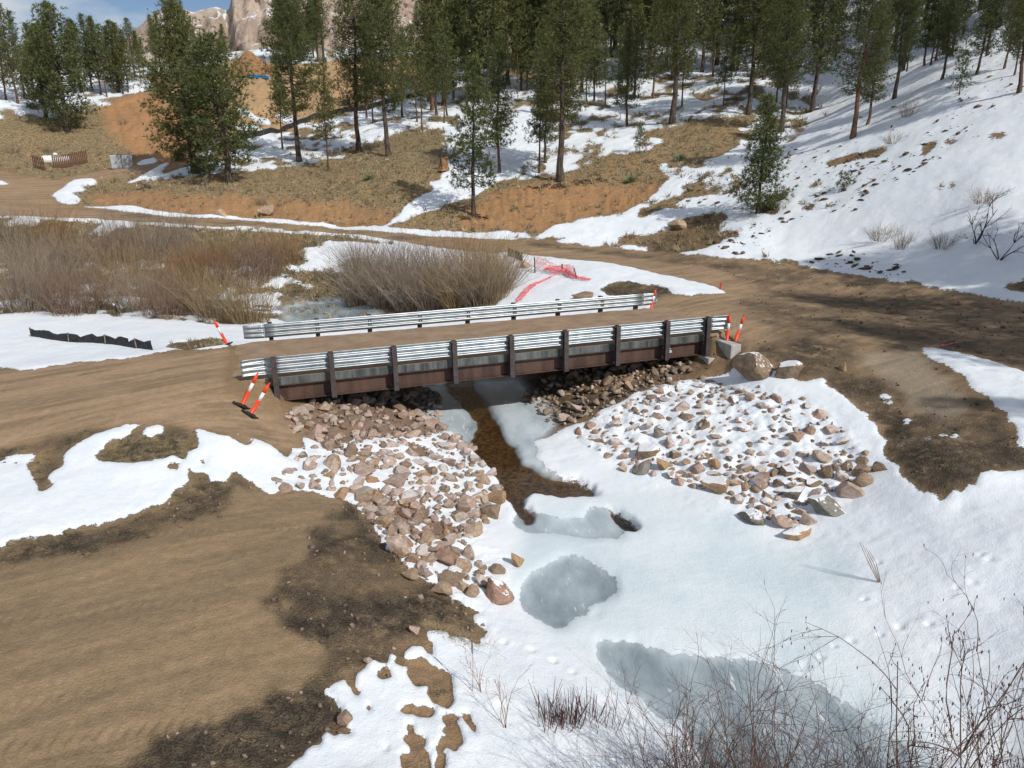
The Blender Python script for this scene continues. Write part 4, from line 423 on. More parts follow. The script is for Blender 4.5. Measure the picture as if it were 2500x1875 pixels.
def simple(name, c1, c2, scale, rough=.8, metal=0., bump=0., bscale=None, spec=.4, coords='obj', detail=5, stretch=None):
    m, t, b = new_mat(name); k = NB(t); p = k.obj() if coords == 'obj' else k.pos()
    n = k.noise(k.mapping(p, (0,0,0), stretch) if stretch else p, scale, detail, .6)
    t.links.new(k.mix(k.ramp(n, .3, .7), c1, c2), b.inputs['Base Color'])
    b.inputs['Roughness'].default_value = rough; b.inputs['Metallic'].default_value = metal; b.inputs['Specular IOR Level'].default_value = spec
    if bump: t.links.new(k.bump(k.noise(p, bscale or scale*3, 5, .6), .8, bump), b.inputs['Normal'])
    return m
def objcolor(name, scale=6, rough=.85, bump=.02, cap=True, lichen=True):
    """rock: colour from the object, mineral speckle, snow lying on top faces where the object's alpha says so"""
    m, t, b = new_mat(name); k = NB(t); p = k.obj(); oi = k.n('ShaderNodeObjectInfo')
    n = k.noise(p, scale, 6, .65); n2 = k.noise(p, scale*7, 3, .6)
    c = k.mix(.8, oi.outputs['Color'], k.mix(k.ramp(n, .25, .75), (.55,.52,.5), (1.4,1.38,1.36)), 'MULTIPLY')
    c = k.mix(.6, c, k.mix(n2, (.5,.5,.5), (1.45,1.4,1.38)), 'MULTIPLY')
    dirt = k.ramp(k.noise(p, scale*.6, 4), .5, .68)
    c = k.mix(k.math('MULTIPLY', dirt, .45), c, (.22,.145,.09))
    if cap:
        g = k.n('ShaderNodeNewGeometry'); sx = k.n('ShaderNodeSeparateXYZ'); t.links.new(g.outputs['Normal'], sx.inputs[0])
        f = k.ramp(k.math('ADD', sx.outputs[2], k.math('MULTIPLY', k.math('SUBTRACT', k.noise(k.pos(), 9, 4), .5), .8)), .72, .82)
        c = k.mix(k.math('MULTIPLY', f, oi.outputs['Alpha']), c, (.84,.865,.9))
    t.links.new(c, b.inputs['Base Color']); b.inputs['Roughness'].default_value = rough
    t.links.new(k.bump(k.math('ADD', n, k.math('MULTIPLY', n2, .3)), .9, bump), b.inputs['Normal'])
    return m
GROUND = ground_material()
ROCK = objcolor('rock')
def rocks_stuff_material():
    m, t, b = new_mat('small_rock'); k = NB(t); p = k.pos(); a = k.n('ShaderNodeAttribute', attribute_name='tint')
    c = k.mix(.8, a.outputs['Color'], k.mix(k.ramp(k.noise(p, 9, 6, .65), .25, .75), (.5,.5,.5), (1.45,1.42,1.4)), 'MULTIPLY')
    t.links.new(c, b.inputs['Base Color']); b.inputs['Roughness'].default_value = .9
    t.links.new(k.bump(k.noise(p, 30, 4), .8, .02), b.inputs['Normal']); return m
SMALLROCK = rocks_stuff_material()
def needle_material():
    m, t, b = new_mat('pine_needles'); k = NB(t); a = k.n('ShaderNodeAttribute', attribute_name='tint'); oi = k.n('ShaderNodeObjectInfo')
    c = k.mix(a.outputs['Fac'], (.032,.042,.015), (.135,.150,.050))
    c = k.mix(k.ramp(oi.outputs['Random'], 0, 1), k.mix(.5, c, (.9,1.05,.9), 'MULTIPLY'), k.mix(.5, c, (1.5,1.35,1.1), 'MULTIPLY'))
    t.links.new(c, b.inputs['Base Color']); b.inputs['Roughness'].default_value = .55; b.inputs['Specular IOR Level'].default_value = .3
    b.inputs['Transmission Weight'].default_value = 0
    return m
NEEDLE = needle_material()
def bark_material():
    m, t, b = new_mat('pine_bark'); k = NB(t); p = k.obj()
    n = k.noise(k.mapping(p, (0,0,0), (1,1,.22)), 7, 6, .7); oi = k.n('ShaderNodeObjectInfo')
    warm = k.mix(k.ramp(n, .38, .62), (.05,.032,.024), (.20,.105,.065))
    cool = k.mix(k.ramp(n, .38, .62), (.03,.025,.021), (.12,.092,.072))
    t.links.new(k.mix(k.ramp(oi.outputs['Random'], .45, .75), cool, warm), b.inputs['Base Color']); b.inputs['Roughness'].default_value = .95
    t.links.new(k.bump(n, 1, .08), b.inputs['Normal']); return m
BARK = bark_material()
def stem_material(name, c1, c2, rnd=True):
    m, t, b = new_mat(name); k = NB(t); a = k.n('ShaderNodeAttribute', attribute_name='tint'); oi = k.n('ShaderNodeObjectInfo')
    c = k.mix(a.outputs['Fac'], c1, c2)
    if rnd: c = k.mix(1, c, oi.outputs['Color'], 'MULTIPLY')
    t.links.new(c, b.inputs['Base Color']); b.inputs['Roughness'].default_value = .8; return m
STEM = stem_material('willow_stem', (.12,.10,.085), (.40,.345,.29))
TWIG = stem_material('dark_twig', (.045,.026,.021), (.185,.108,.08))
GRASS = stem_material('dry_grass', (.11,.095,.055), (.46,.37,.22), False)
GALV = simple('galvanised_steel', (.36,.40,.43), (.50,.535,.56), 3.5, .5, .92, .003, 40)
GALVD = simple('galvanised_deck_form', (.062,.07,.067), (.20,.215,.21), 2.6, .5, .5, .004, 20, stretch=(1.6,1,.25))
BROWN = simple('brown_painted_steel', (.055,.031,.024), (.110,.062,.046), 1.6, .55, 0, .003, 30, .35, stretch=(1.8,1,.3))
POSTM = simple('weathering_steel_post', (.050,.040,.040), (.095,.075,.072), 4, .6, .2, .003, 40, .4)
CONC = simple('concrete', (.33,.32,.30), (.47,.455,.43), 3, .9, 0, .006, 25)
DECKDIRT = simple('deck_gravel', (.25,.17,.11), (.34,.24,.16), 1.6, .95, 0, .03, 30, coords='pos')
ORANGE = simple('safety_orange_plastic', (.80,.045,.012), (.90,.07,.02), 2, .4, 0, 0)
WHITE = simple('white_reflective_band', (.68,.70,.72), (.80,.81,.82), 5, .35)
RUBBER = simple('black_rubber', (.018,.018,.019), (.04,.037,.034), 8, .8, 0, .004, 60)
FABRIC = simple('black_silt_fabric', (.012,.014,.016), (.030,.034,.038), 6, .75, 0, .01, 30)
WOOD = simple('lath_wood', (.30,.20,.11), (.45,.32,.19), 9, .85)
REDP = simple('red_paint', (.60,.03,.03), (.75,.06,.05), 5, .6)
PINKP = simple('pink_net_plastic', (.85,.10,.12), (.95,.20,.20), 5, .5)
PINKF = simple('pink_flagging', (.85,.10,.25), (.9,.2,.35), 5, .5)
BLUEP = simple('blue_pipe', (.03,.20,.50), (.06,.32,.62), 3, .4)
TANKW = simple('white_tank_paint', (.74,.74,.72), (.82,.82,.80), 3, .4)
FENCEW = simple('brown_stained_board', (.085,.040,.026), (.155,.075,.048), 5, .85, 0, .006, 40)
GREYF = simple('grey_panel_fabric', (.36,.38,.40), (.48,.50,.52), 3, .8, 0, .01, 8)
DARKM = simple('dark_steel', (.03,.03,.032), (.06,.06,.06), 6, .5, .4)
OLDWOOD = simple('weathered_wood', (.11,.085,.065), (.30,.24,.18), 8, .9, 0, .02, 30)
STUMPW = simple('stump_wood', (.09,.045,.022), (.36,.20,.09), 5, .9, 0, .03, 18)
DIRTM = simple('spoil_heap_earth', (.20,.105,.05), (.34,.19,.09), 1.5, .95, 0, .06, 9)
BLACK = simple('black_plate', (.012,.012,.013), (.02,.02,.02), 5, .45)
ROCKM = None
# ------------------------------------------------------------------ mesh helpers
def tag(o, label=None, cat=None, group=None, kind=None):
    if label: o['label'] = label
    if cat: o['category'] = cat
    if group: o['group'] = group
    if kind: o['kind'] = kind
    return o
def mesh_np(name, V, Fc, mat, smooth=False, attr=None):
    """V (n,3), Fc (m,k) constant polygon size"""
    me = bpy.data.meshes.new(name); V = np.asarray(V, np.float32); Fc = np.asarray(Fc, np.int32); k = Fc.shape[1]
    me.vertices.add(len(V)); me.vertices.foreach_set('co', V.ravel())
    me.loops.add(Fc.size); me.loops.foreach_set('vertex_index', Fc.ravel())
    me.polygons.add(len(Fc)); me.polygons.foreach_set('loop_start', np.arange(0, Fc.size, k, dtype=np.int32))
    me.polygons.foreach_set('loop_total', np.full(len(Fc), k, np.int32))
    if smooth: me.polygons.foreach_set('use_smooth', np.ones(len(Fc), bool))
    if attr is not None:
        a = me.attributes.new('tint', 'FLOAT_COLOR' if attr.ndim == 2 else 'FLOAT', 'POINT')
        if attr.ndim == 2: a.data.foreach_set('color', attr.astype(np.float32).ravel())
        else: a.data.foreach_set('value', attr.astype(np.float32))
    me.update(); me.validate()
    if mat: me.materials.append(mat)
    return me
def link(name, me, parent=None, loc=None, rot=None, scale=None):
    o = bpy.data.objects.new(name, me); col.objects.link(o)
    if parent: o.parent = parent
    if loc is not None: o.location = loc
    if rot is not None: o.rotation_euler = rot
    if scale is not None: o.scale = scale
    return o
def empty(name, loc=(0,0,0), rz=0):
    o = bpy.data.objects.new(name, None); col.objects.link(o); o.location = loc; o.rotation_euler = (0,0,rz); o.empty_display_size = .2; return o
class MB:
    """collects boxes, prisms and tubes into one mesh"""
    def __init__(s): s.v = []; s.f = []
    def add(s, v, f):
        n = len(s.v); s.v += [tuple(p) for p in v]; s.f += [tuple(i+n for i in q) for q in f]; return s
    def box(s, lo, hi, M=None, bev=0.0):
        bm = bmesh.new(); bmesh.ops.create_cube(bm, size=1)
        for v in bm.verts: v.co = Vector([lo[i]+(v.co[i]+.5)*(hi[i]-lo[i]) for i in range(3)])
        if bev: bmesh.ops.bevel(bm, geom=bm.edges[:], offset=bev, segments=2, affect='EDGES', profile=.6)
        if M is not None: bm.transform(M)
        bm.verts.index_update(); s.add([v.co[:] for v in bm.verts], [[v.index for v in f.verts] for f in bm.faces]); bm.free(); return s
    def tube(s, pts, rad, sides=8, cap=True):
        pts = [Vector(p) for p in pts]; n = len(s.v)
        if not hasattr(rad, '__len__'): rad = [rad]*len(pts)
        for i, p in enumerate(pts):
            t = (pts[min(i+1, len(pts)-1)]-pts[max(i-1, 0)]).normalized(); a = t.orthogonal().normalized() if i == 0 else (a-t*a.dot(t)).normalized()
            b_ = t.cross(a)
            for k in range(sides):
                q = 2*math.pi*k/sides; s.v.append(tuple(p+(a*math.cos(q)+b_*math.sin(q))*rad[i]))
        for i in range(len(pts)-1):
            for k in range(sides):
                k2 = (k+1) % sides; s.f.append((n+i*sides+k, n+i*sides+k2, n+(i+1)*sides+k2, n+(i+1)*sides+k))
        if cap:
            s.f.append(tuple(n+k for k in reversed(range(sides)))); e = n+(len(pts)-1)*sides; s.f.append(tuple(e+k for k in range(sides)))
        return s
    def lathe(s, prof, sides=20, M=None):
        n = len(s.v)
        for r, z in prof:
            for k in range(sides):
                q = 2*math.pi*k/sides; p = Vector((r*math.cos(q), r*math.sin(q), z)); s.v.append(tuple(M@p if M is not None else p))
        for i in range(len(prof)-1):
            for k in range(sides):
                k2 = (k+1) % sides; s.f.append((n+i*sides+k, n+i*sides+k2, n+(i+1)*sides+k2, n+(i+1)*sides+k))
        s.f.append(tuple(n+k for k in reversed(range(sides)))); e = n+(len(prof)-1)*sides; s.f.append(tuple(e+k for k in range(sides)))
        return s
    def mesh(s, name, mat, smooth=False):
        me = bpy.data.meshes.new(name); me.from_pydata(s.v, [], s.f); me.materials.append(mat)
        if smooth:
            for p in me.polygons: p.use_smooth = True
        me.update(); return me
    def build(s, name, mat, parent=None, smooth=False, **kw): return link(name, s.mesh(name, mat, smooth), parent, **kw)
def tubes_np(P, Rd, sides=3):
    """P (N,K,3) polylines, Rd (N,K) radii -> verts, quads"""
    N, K, _ = P.shape
    T = np.empty_like(P); T[:, 1:-1] = P[:, 2:]-P[:, :-2]; T[:, 0] = P[:, 1]-P[:, 0]; T[:, -1] = P[:, -1]-P[:, -2]
    T /= np.linalg.norm(T, axis=2, keepdims=True)+1e-9
    ref = np.where(np.abs(T[..., 2:3]) > .9, np.array([1., 0, 0]), np.array([0, 0, 1.]))
    A = np.cross(T, ref); A /= np.linalg.norm(A, axis=2, keepdims=True)+1e-9; B = np.cross(T, A)
    q = np.arange(sides)*2*np.pi/sides
    V = P[:, :, None]+Rd[:, :, None, None]*(A[:, :, None]*np.cos(q)[None, None, :, None]+B[:, :, None]*np.sin(q)[None, None, :, None])
    idx = np.arange(N*K*sides).reshape(N, K, sides); nx = np.roll(idx, -1, axis=2)
    Q = np.stack([idx[:, :-1], nx[:, :-1], nx[:, 1:], idx[:, 1:]], -1).reshape(-1, 4)
    return V.reshape(-1, 3), Q
def copy_tree(o, parent=None):
    c = o.copy(); col.objects.link(c); c.parent = parent
    for ch in o.children: copy_tree(ch, c)
    return c

# ------------------------------------------------------------------ the ground: one continuous surveyed surface
def inside(px, py, poly):
    P = np.array(poly); r = np.zeros(px.shape, bool); j = len(P)-1
    for i in range(len(P)):
        xi, yi = P[i]; xj, yj = P[j]
        if yi != yj: r ^= ((yi > py) != (yj > py)) & (px < (xj-xi)*(py-yi)/(yj-yi)+xi)
        j = i
    return r
def build_ground():
    th = np.radians(np.concatenate([np.linspace(-58, -44, 24, endpoint=False), np.linspace(-44, 44, 680), np.linspace(44, 60, 28)[1:]]))
    rr = np.concatenate([4.0*np.exp(np.linspace(0, math.log(160/4.0), 760)), 160*np.exp(np.linspace(0, math.log(900/160), 40))[1:]])
    nr, nt_ = len(rr), len(th)
    X = rr[:, None]*np.sin(th)[None]; Y = rr[:, None]*np.cos(th)[None]
    # the smooth survey surface is evaluated on every third line and column and interpolated between
    ri = np.unique(np.r_[0:nr:3, nr-1]); ti = np.unique(np.r_[0:nt_:3, nt_-1])
    Zc = TERR(X[np.ix_(ri, ti)], Y[np.ix_(ri, ti)])
    tmp = np.array([np.interp(np.arange(nt_), ti, row) for row in Zc]); Z = np.array([np.interp(np.arange(nr), ri, c) for c in tmp.T]).T
    base = Z.copy()
    x, y = X.ravel(), Y.ravel(); N = len(x)
    A = {k: np.zeros(N) for k in 'snow grass road wet orange ice icedark bed sand rip grey thin'.split()}
    A['snow'][:] = .5; A['grass'][:] = np.where(np.hypot(x, y) > 30, .5, 0.); A['orange'][:] = .3
    w1 = (fbm(x, y, .6, 4, 1), fbm(x, y, .6, 4, 2)); w2 = (fbm(x, y, 2.6, 4, 3), fbm(x, y, 2.6, 4, 4)); w3 = (fbm(x, y, 9, 3, 5), fbm(x, y, 9, 3, 6))
    wob = {}
    for pr, rag, poly in PAINT:
        P = np.array(poly); m = rag*1.5+.05
        sel = np.nonzero((x > P[:, 0].min()-m) & (x < P[:, 0].max()+m) & (y > P[:, 1].min()-m) & (y < P[:, 1].max()+m))[0]
        if not len(sel): continue
        a, b = (w1, w2) if rag > .2 else (w2, w3)
        hitm = inside(x[sel]+rag*(2.4*a[0][sel]+2.0*b[0][sel]), y[sel]+rag*(2.4*a[1][sel]+2.0*b[1][sel]), poly)
        s2 = sel[hitm]
        for k, v in pr.items(): A[k][s2] = v
    # patchy snow: cover fraction against a fractal field
    n = .55*fbm(x+.8*w1[0], y+.8*w1[1], .45, 6, 21, .65)+.75*fbm(x*.8, y*1.5, 1.5, 4, 23, .65); rk = np.clip((n+.30)/.60, 0, 1)
    rk = .02+.96*rk
    A['snow'] = np.clip((A['snow']-rk)/.10+.5, 0, 1)*(A['snow'] > .01)
    # trampled prints and snow thickness
    g = {k: v.reshape(nr, nt_) for k, v in A.items()}
    def blur(f, k=1):
        for _ in range(k):
            f = f.copy(); f[1:-1] = (f[:-2]+2*f[1:-1]+f[2:])/4; f[:, 1:-1] = (f[:, :-2]+2*f[:, 1:-1]+f[:, 2:])/4
        return f
    for k in ('orange', 'grass', 'icedark', 'road', 'sand', 'rip', 'grey', 'thin'): g[k] = blur(g[k], 5)
    g['wet'] = np.clip(blur(g['wet'], 14)*(1+1.3*fbm(x, y, .8, 5, 71, .6).reshape(nr, nt_)), 0, 1); g['thin'] = blur(g['thin'], 25)
    g['bed'] = blur(g['bed'], 3)
    hard = g['ice'].copy(); icew = blur(g['ice'], 30)
    g['snow'] = np.where(icew > .02, blur(g['snow'], 10), blur(g['snow'], 3)); g['ice'] = np.maximum(blur(g['ice'], 2), np.clip(blur(g['ice'], 16)*1.6, 0, 1))*(1-g['bed'])
    near = np.clip(1-(rr-60)/60, 0.15, 1)[:, None]
    thick = .085*blur(g['snow'], 1)
    Z = Z+thick
    f2 = fbm(x, y, 1.4, 4, 31).reshape(nr, nt_); f3 = fbm(x, y, 5, 3, 37).reshape(nr, nt_); f1 = fbm(x, y, .22, 4, 41).reshape(nr, nt_)
    calm = np.clip(1-g['ice']-g['bed'], 0, 1)*(1-.75*g['road'])
    flat = np.clip((-2.36-base)/.1, 0, 1)          # level snow lying on the pond
    calm = calm*(1-.85*flat)
    far = np.clip((rr-38)/40, 0, 1)[:, None]
    rdw = 1-np.clip(blur(g['road'], 14)*1.6, 0, 1)
    Z = Z+calm*rdw*(.16*f2+.05*f3)*(.35+.5*far)+.7*f1*far*rdw*calm+(1-rdw)*.03*f2
    Z = Z+calm*g['wet']*(.10*f3+.10*f2)*np.clip(1-g['snow'], 0, 1)
    Z = Z+g['rip']*g['snow']*.16*f2*0+g['rip']*.05*f3
    # rain rills in the bare cut banks
    bare = g['orange']*np.clip(1-2.2*g['grass'], 0, 1)*np.clip(1-g['road']*2, 0, 1)*np.clip(1-g['snow']*1.5, 0, 1)*far
    tt_ = np.arctan2(x, y); rill = np.abs(fbm(tt_*90, np.hypot(x, y)*.12, 1., 4, 81, .6)).reshape(nr, nt_)
    Z = Z-bare*(1.0*np.clip(.14-rill, 0, 1)/.14*.35)+bare*.35*fbm(x, y, .8, 4, 83).reshape(nr, nt_)
    # drifts in the rocky right bank
    rz = inside(x, y, ZONES['right']).reshape(nr, nt_).astype(float); rz = blur(rz, 12)
    dr = fbm(x*1.3+y*.5, y*1.0-x*.35, 2.2, 3, 55).reshape(nr, nt_)
    Z = Z+rz*.22*dr
    # wheel ruts on the near yard and the approach road
    s_, n_ = bridge_sn(x, y); n_ = n_+.25*np.sin(s_*.22)
    nearm = np.clip((46-rr)/10, 0, 1)[:, None]
    gate = np.clip(fbm(x, y, .3, 3, 61)*3+.5, 0, 1)
    rut = sum(np.exp(-((n_-c+.12*fbm(x, y, .2, 2, 60+i))/wd)**2)*np.clip(fbm(s_, n_*0+i*7., .22, 2, 65+i)*4+.4, 0, 1) for i, (c, wd) in enumerate(((1.6, .22), (3.5, .2), (4.4, .15), (-4.3, .12), (-6.0, .16), (-6.6, .1), (-7.7, .13), (-8.9, .12), (-9.7, .2), (-10.6, .1), (-11.6, .16), (-12.4, .1))))
    Z = Z-g['road']*(1-g['snow'])*.035*rut.reshape(nr, nt_)*nearm
    for c, w_, sg in ((-11.9, .24, 1), (-10.0, .22, -1), (-7.2, .2, 1), (-12.9, .22, -1), (-5.2, .18, 1)):
        nn_ = n_-c; band = np.clip((w_-np.abs(nn_))/.05, 0, 1)*np.clip(fbm(s_, n_*.3, .35, 3, int(90-c))*5+.35, 0, 1)
        lug = np.clip(np.cos(2*math.pi*s_/.17+sg*np.abs(nn_)*14)*1.6, -1, 1)
        Z = Z+(.010*lug*band-.014*band).reshape(nr, nt_)*np.clip(1-g['snow']*2-g['ice'], 0, 1)*nearm
    # curved wheel tracks where the road swings round to the bridge
    ca, cb_ = 9.0, 24.0
    q = np.hypot(x-ca-3, (y-cb_-1)*1.15)
    rut2 = (np.maximum(0, np.cos(q*2*math.pi/.8+fbm(x, y, .2, 2, 63)*4))**5).reshape(nr, nt_)
    Z = Z-g['road']*.03*rut2*np.clip((x.reshape(nr, nt_)-7)/3, 0, 1)*np.clip((y.reshape(nr, nt_)-26)/3, 0, 1)*nearm
    Z = Z+flat*np.clip(1-g['ice']-g['bed'], 0, 1)*.05*fbm(x, y, .9, 3, 33).reshape(nr, nt_)
    for di, (dx, dy) in enumerate(DENTS):
        if di % 2: continue
        d2 = (X-dx)**2+(Y-dy)**2; d2 = d2*(.6+.8*((di*37) % 10)/10); Z = Z-(.025+.02*((di*53) % 7)/7)*np.exp(-d2/.0030)+.006*np.exp(-(np.sqrt(d2)-.11)**2/.002)
    Z = Z-.24*g['bed']
    # ---- write the grid, split by what lies on it
    V = np.stack([X, Y, Z], -1)
    du = np.zeros_like(V); dv = np.zeros_like(V)
    du[1:-1] = V[2:]-V[:-2]; du[0] = V[1]-V[0]; du[-1] = V[-1]-V[-2]
    dv[:, 1:-1] = V[:, 2:]-V[:, :-2]; dv[:, 0] = V[:, 1]-V[:, 0]; dv[:, -1] = V[:, -1]-V[:, -2]
    NRM = np.cross(dv, du); NRM /= np.linalg.norm(NRM, axis=2, keepdims=True); NRM *= np.sign(NRM[..., 2:3])
    idx = np.arange(nr*nt_).reshape(nr, nt_)
    Q = np.stack([idx[:-1, :-1], idx[:-1, 1:], idx[1:, 1:], idx[1:, :-1]], -1).reshape(-1, 4)
    fm = lambda f: f.ravel()[Q].mean(1)
    cls = np.zeros(len(Q), int); cls[fm(g['road']) > .5] = 1; cls[fm(g['snow']) > .5] = 2; cls[(fm(g['ice']) > .55) & (fm(g['snow']) < .5)] = 3; cls[fm(g['bed']) > .5] = 4
    names = [('ground', 'brown and orange earth with dry grass on the banks and hillside', 'ground'),
             ('dirt_road', 'packed tan dirt road and yard with wheel tracks', 'road'),
             ('snow', 'white snow lying over banks, slopes and the frozen creek', 'snow'),
             ('ice', 'grey ice on the frozen creek and ponds', 'ice'),
             ('creek_bed', 'brown gravel bed of the creek under shallow water', 'creek bed')]
    Vf = V.reshape(-1, 3); Nf = NRM.reshape(-1, 3)
    pk = [np.stack([g[k].ravel() for k in ks], 1) for ks in (('snow', 'grass', 'road', 'wet'), ('orange', 'ice', 'icedark', 'bed'), ('sand', 'rip', 'grey', 'thin'))]
    for c, (nm, lab, cat) in enumerate(names):
        q = Q[cls == c]; u, inv = np.unique(q, return_inverse=True); q2 = inv.reshape(q.shape)
        me = mesh_np(nm, Vf[u], q2, GROUND, True)
        for an, arr in zip(('ga', 'gb', 'gc'), pk):
            a = me.attributes.new(an, 'FLOAT_COLOR', 'POINT'); a.data.foreach_set('color', arr[u].astype(np.float32).ravel())
        me.normals_split_custom_set_from_vertices(Nf[u].astype(np.float32))
        tag(link(nm, me), lab, cat, None, 'structure')
    # creek water lies a little below the ice
    bw = blur((g['bed'] > .3).astype(float), 4).ravel()
    q = Q[bw[Q].max(1) > .02]; u, inv = np.unique(q, return_inverse=True)
    Vw = Vf[u].copy(); Vw[:, 2] = base.ravel()[u]-.075+.006*fbm(Vw[:, 0], Vw[:, 1], 5, 3, 77)
    wm, t, b = new_mat('creek_water'); k = NB(t)
    b.inputs['Base Color'].default_value = (.75,.62,.45,1); b.inputs['Roughness'].default_value = .06; b.inputs['Transmission Weight'].default_value = 1; b.inputs['IOR'].default_value = 1.33
    t.links.new(k.bump(k.noise(k.mapping(k.pos(), (0,0,.4), (1,.5,1)), 9, 3), .5, .02), b.inputs['Normal'])
    tag(link('creek_water', mesh_np('creek_water', Vw, inv.reshape(q.shape), wm, True)), 'shallow brown open water of the creek between ice edges', 'water', None, 'structure')
    return g, X, Y, Z, rr, th
G, GX, GY, GZ, RR, TH = build_ground()
def surf(x, y):
    """height of the finished ground at a point"""
    r = math.hypot(x, y); a = math.atan2(x, y)
    i = int(np.clip(np.searchsorted(RR, r)-1, 0, len(RR)-2)); j = int(np.clip(np.searchsorted(TH, a)-1, 0, len(TH)-2))
    fi = min(max((r-RR[i])/(RR[i+1]-RR[i]), 0), 1); fj = min(max((a-TH[j])/(TH[j+1]-TH[j]), 0), 1)
    return float((GZ[i, j]*(1-fi)+GZ[i+1, j]*fi)*(1-fj)+(GZ[i, j+1]*(1-fi)+GZ[i+1, j+1]*fi)*fj)
def gval(k, x, y):
    i = int(np.clip(np.searchsorted(RR, math.hypot(x, y))-1, 0, len(RR)-2)); j = int(np.clip(np.searchsorted(TH, math.atan2(x, y))-1, 0, len(TH)-2))
    return float(G[k][i, j])

# ------------------------------------------------------------------ granite mountain behind the hill
def mountain():
    m, t, b = new_mat('granite_cliff'); k = NB(t); p = k.pos()
    n = k.noise(k.mapping(p, (0,0,0), (1,1,.35)), .06, 8, .65); n2 = k.noise(p, .35, 5, .6)
    c = k.mix(k.ramp(n, .35, .65), (.30,.22,.17), (.46,.37,.30)); c = k.mix(k.math('MULTIPLY', k.ramp(n2, .5, .7), .5), c, (.20,.17,.15))
    g = k.n('ShaderNodeNewGeometry'); sx = k.n('ShaderNodeSeparateXYZ'); t.links.new(g.outputs['Normal'], sx.inputs[0])
    c = k.mix(k.ramp(k.math('ADD', sx.outputs[2], k.math('MULTIPLY', n2, .35)), 1.05, 1.15), c, (.8,.83,.86))
    t.links.new(c, b.inputs['Base Color']); b.inputs['Roughness'].default_value = .95
    t.links.new(k.bump(k.math('ADD', n, k.math('MULTIPLY', n2, .4)), 1, 3.0), b.inputs['Normal'])
    az = np.array([a for a, _ in SKYLINE]); tl = np.array([q for _, q in SKYLINE])
    a = np.linspace(az[0]-.12, az[-1]+.25, 320); top = np.interp(a, az, tl)
    nrow = 90; tt = np.linspace(0, 1, nrow)
    V = np.zeros((nrow, len(a), 3))
    for i, q in enumerate(tt):
        r = 255+95*q**1.0; crag = fbm(a*60, np.full_like(a, q*6), 1., 5, 91)*26*np.sin(math.pi*min(q*1.05, 1))+fbm(a*22, np.full_like(a, q*2.5), 1., 3, 93)*40*(1-q)
        zt = CAM_H+top*350; z0 = 14
        prof = q**.75 if q < .98 else q**.75
        z = z0+(zt-z0)*prof+fbm(a*90, np.full_like(a, q*9), 1, 4, 95)*8*(1-q)**.3*(q > 0)
        if i == nrow-1: z = zt
        V[i, :, 0] = (r+crag)*np.sin(a); V[i, :, 1] = (r+crag)*np.cos(a); V[i, :, 2] = z
    back = V[-1:].copy(); back[..., :2] *= 1.25; back[..., 2] -= 60
    V = np.concatenate([V, back]); n0 = V.shape[0]
    idx = np.arange(n0*len(a)).reshape(n0, len(a)); Q = np.stack([idx[:-1, :-1], idx[:-1, 1:], idx[1:, 1:], idx[1:, :-1]], -1).reshape(-1, 4)
    me = mesh_np('rocky_mountain', V.reshape(-1, 3), Q, m, True)
    tag(link('rocky_mountain', me), 'pale granite cliffs and domes rising behind the forest', 'mountain', None, 'structure')
    return V
MOUNT = mountain()
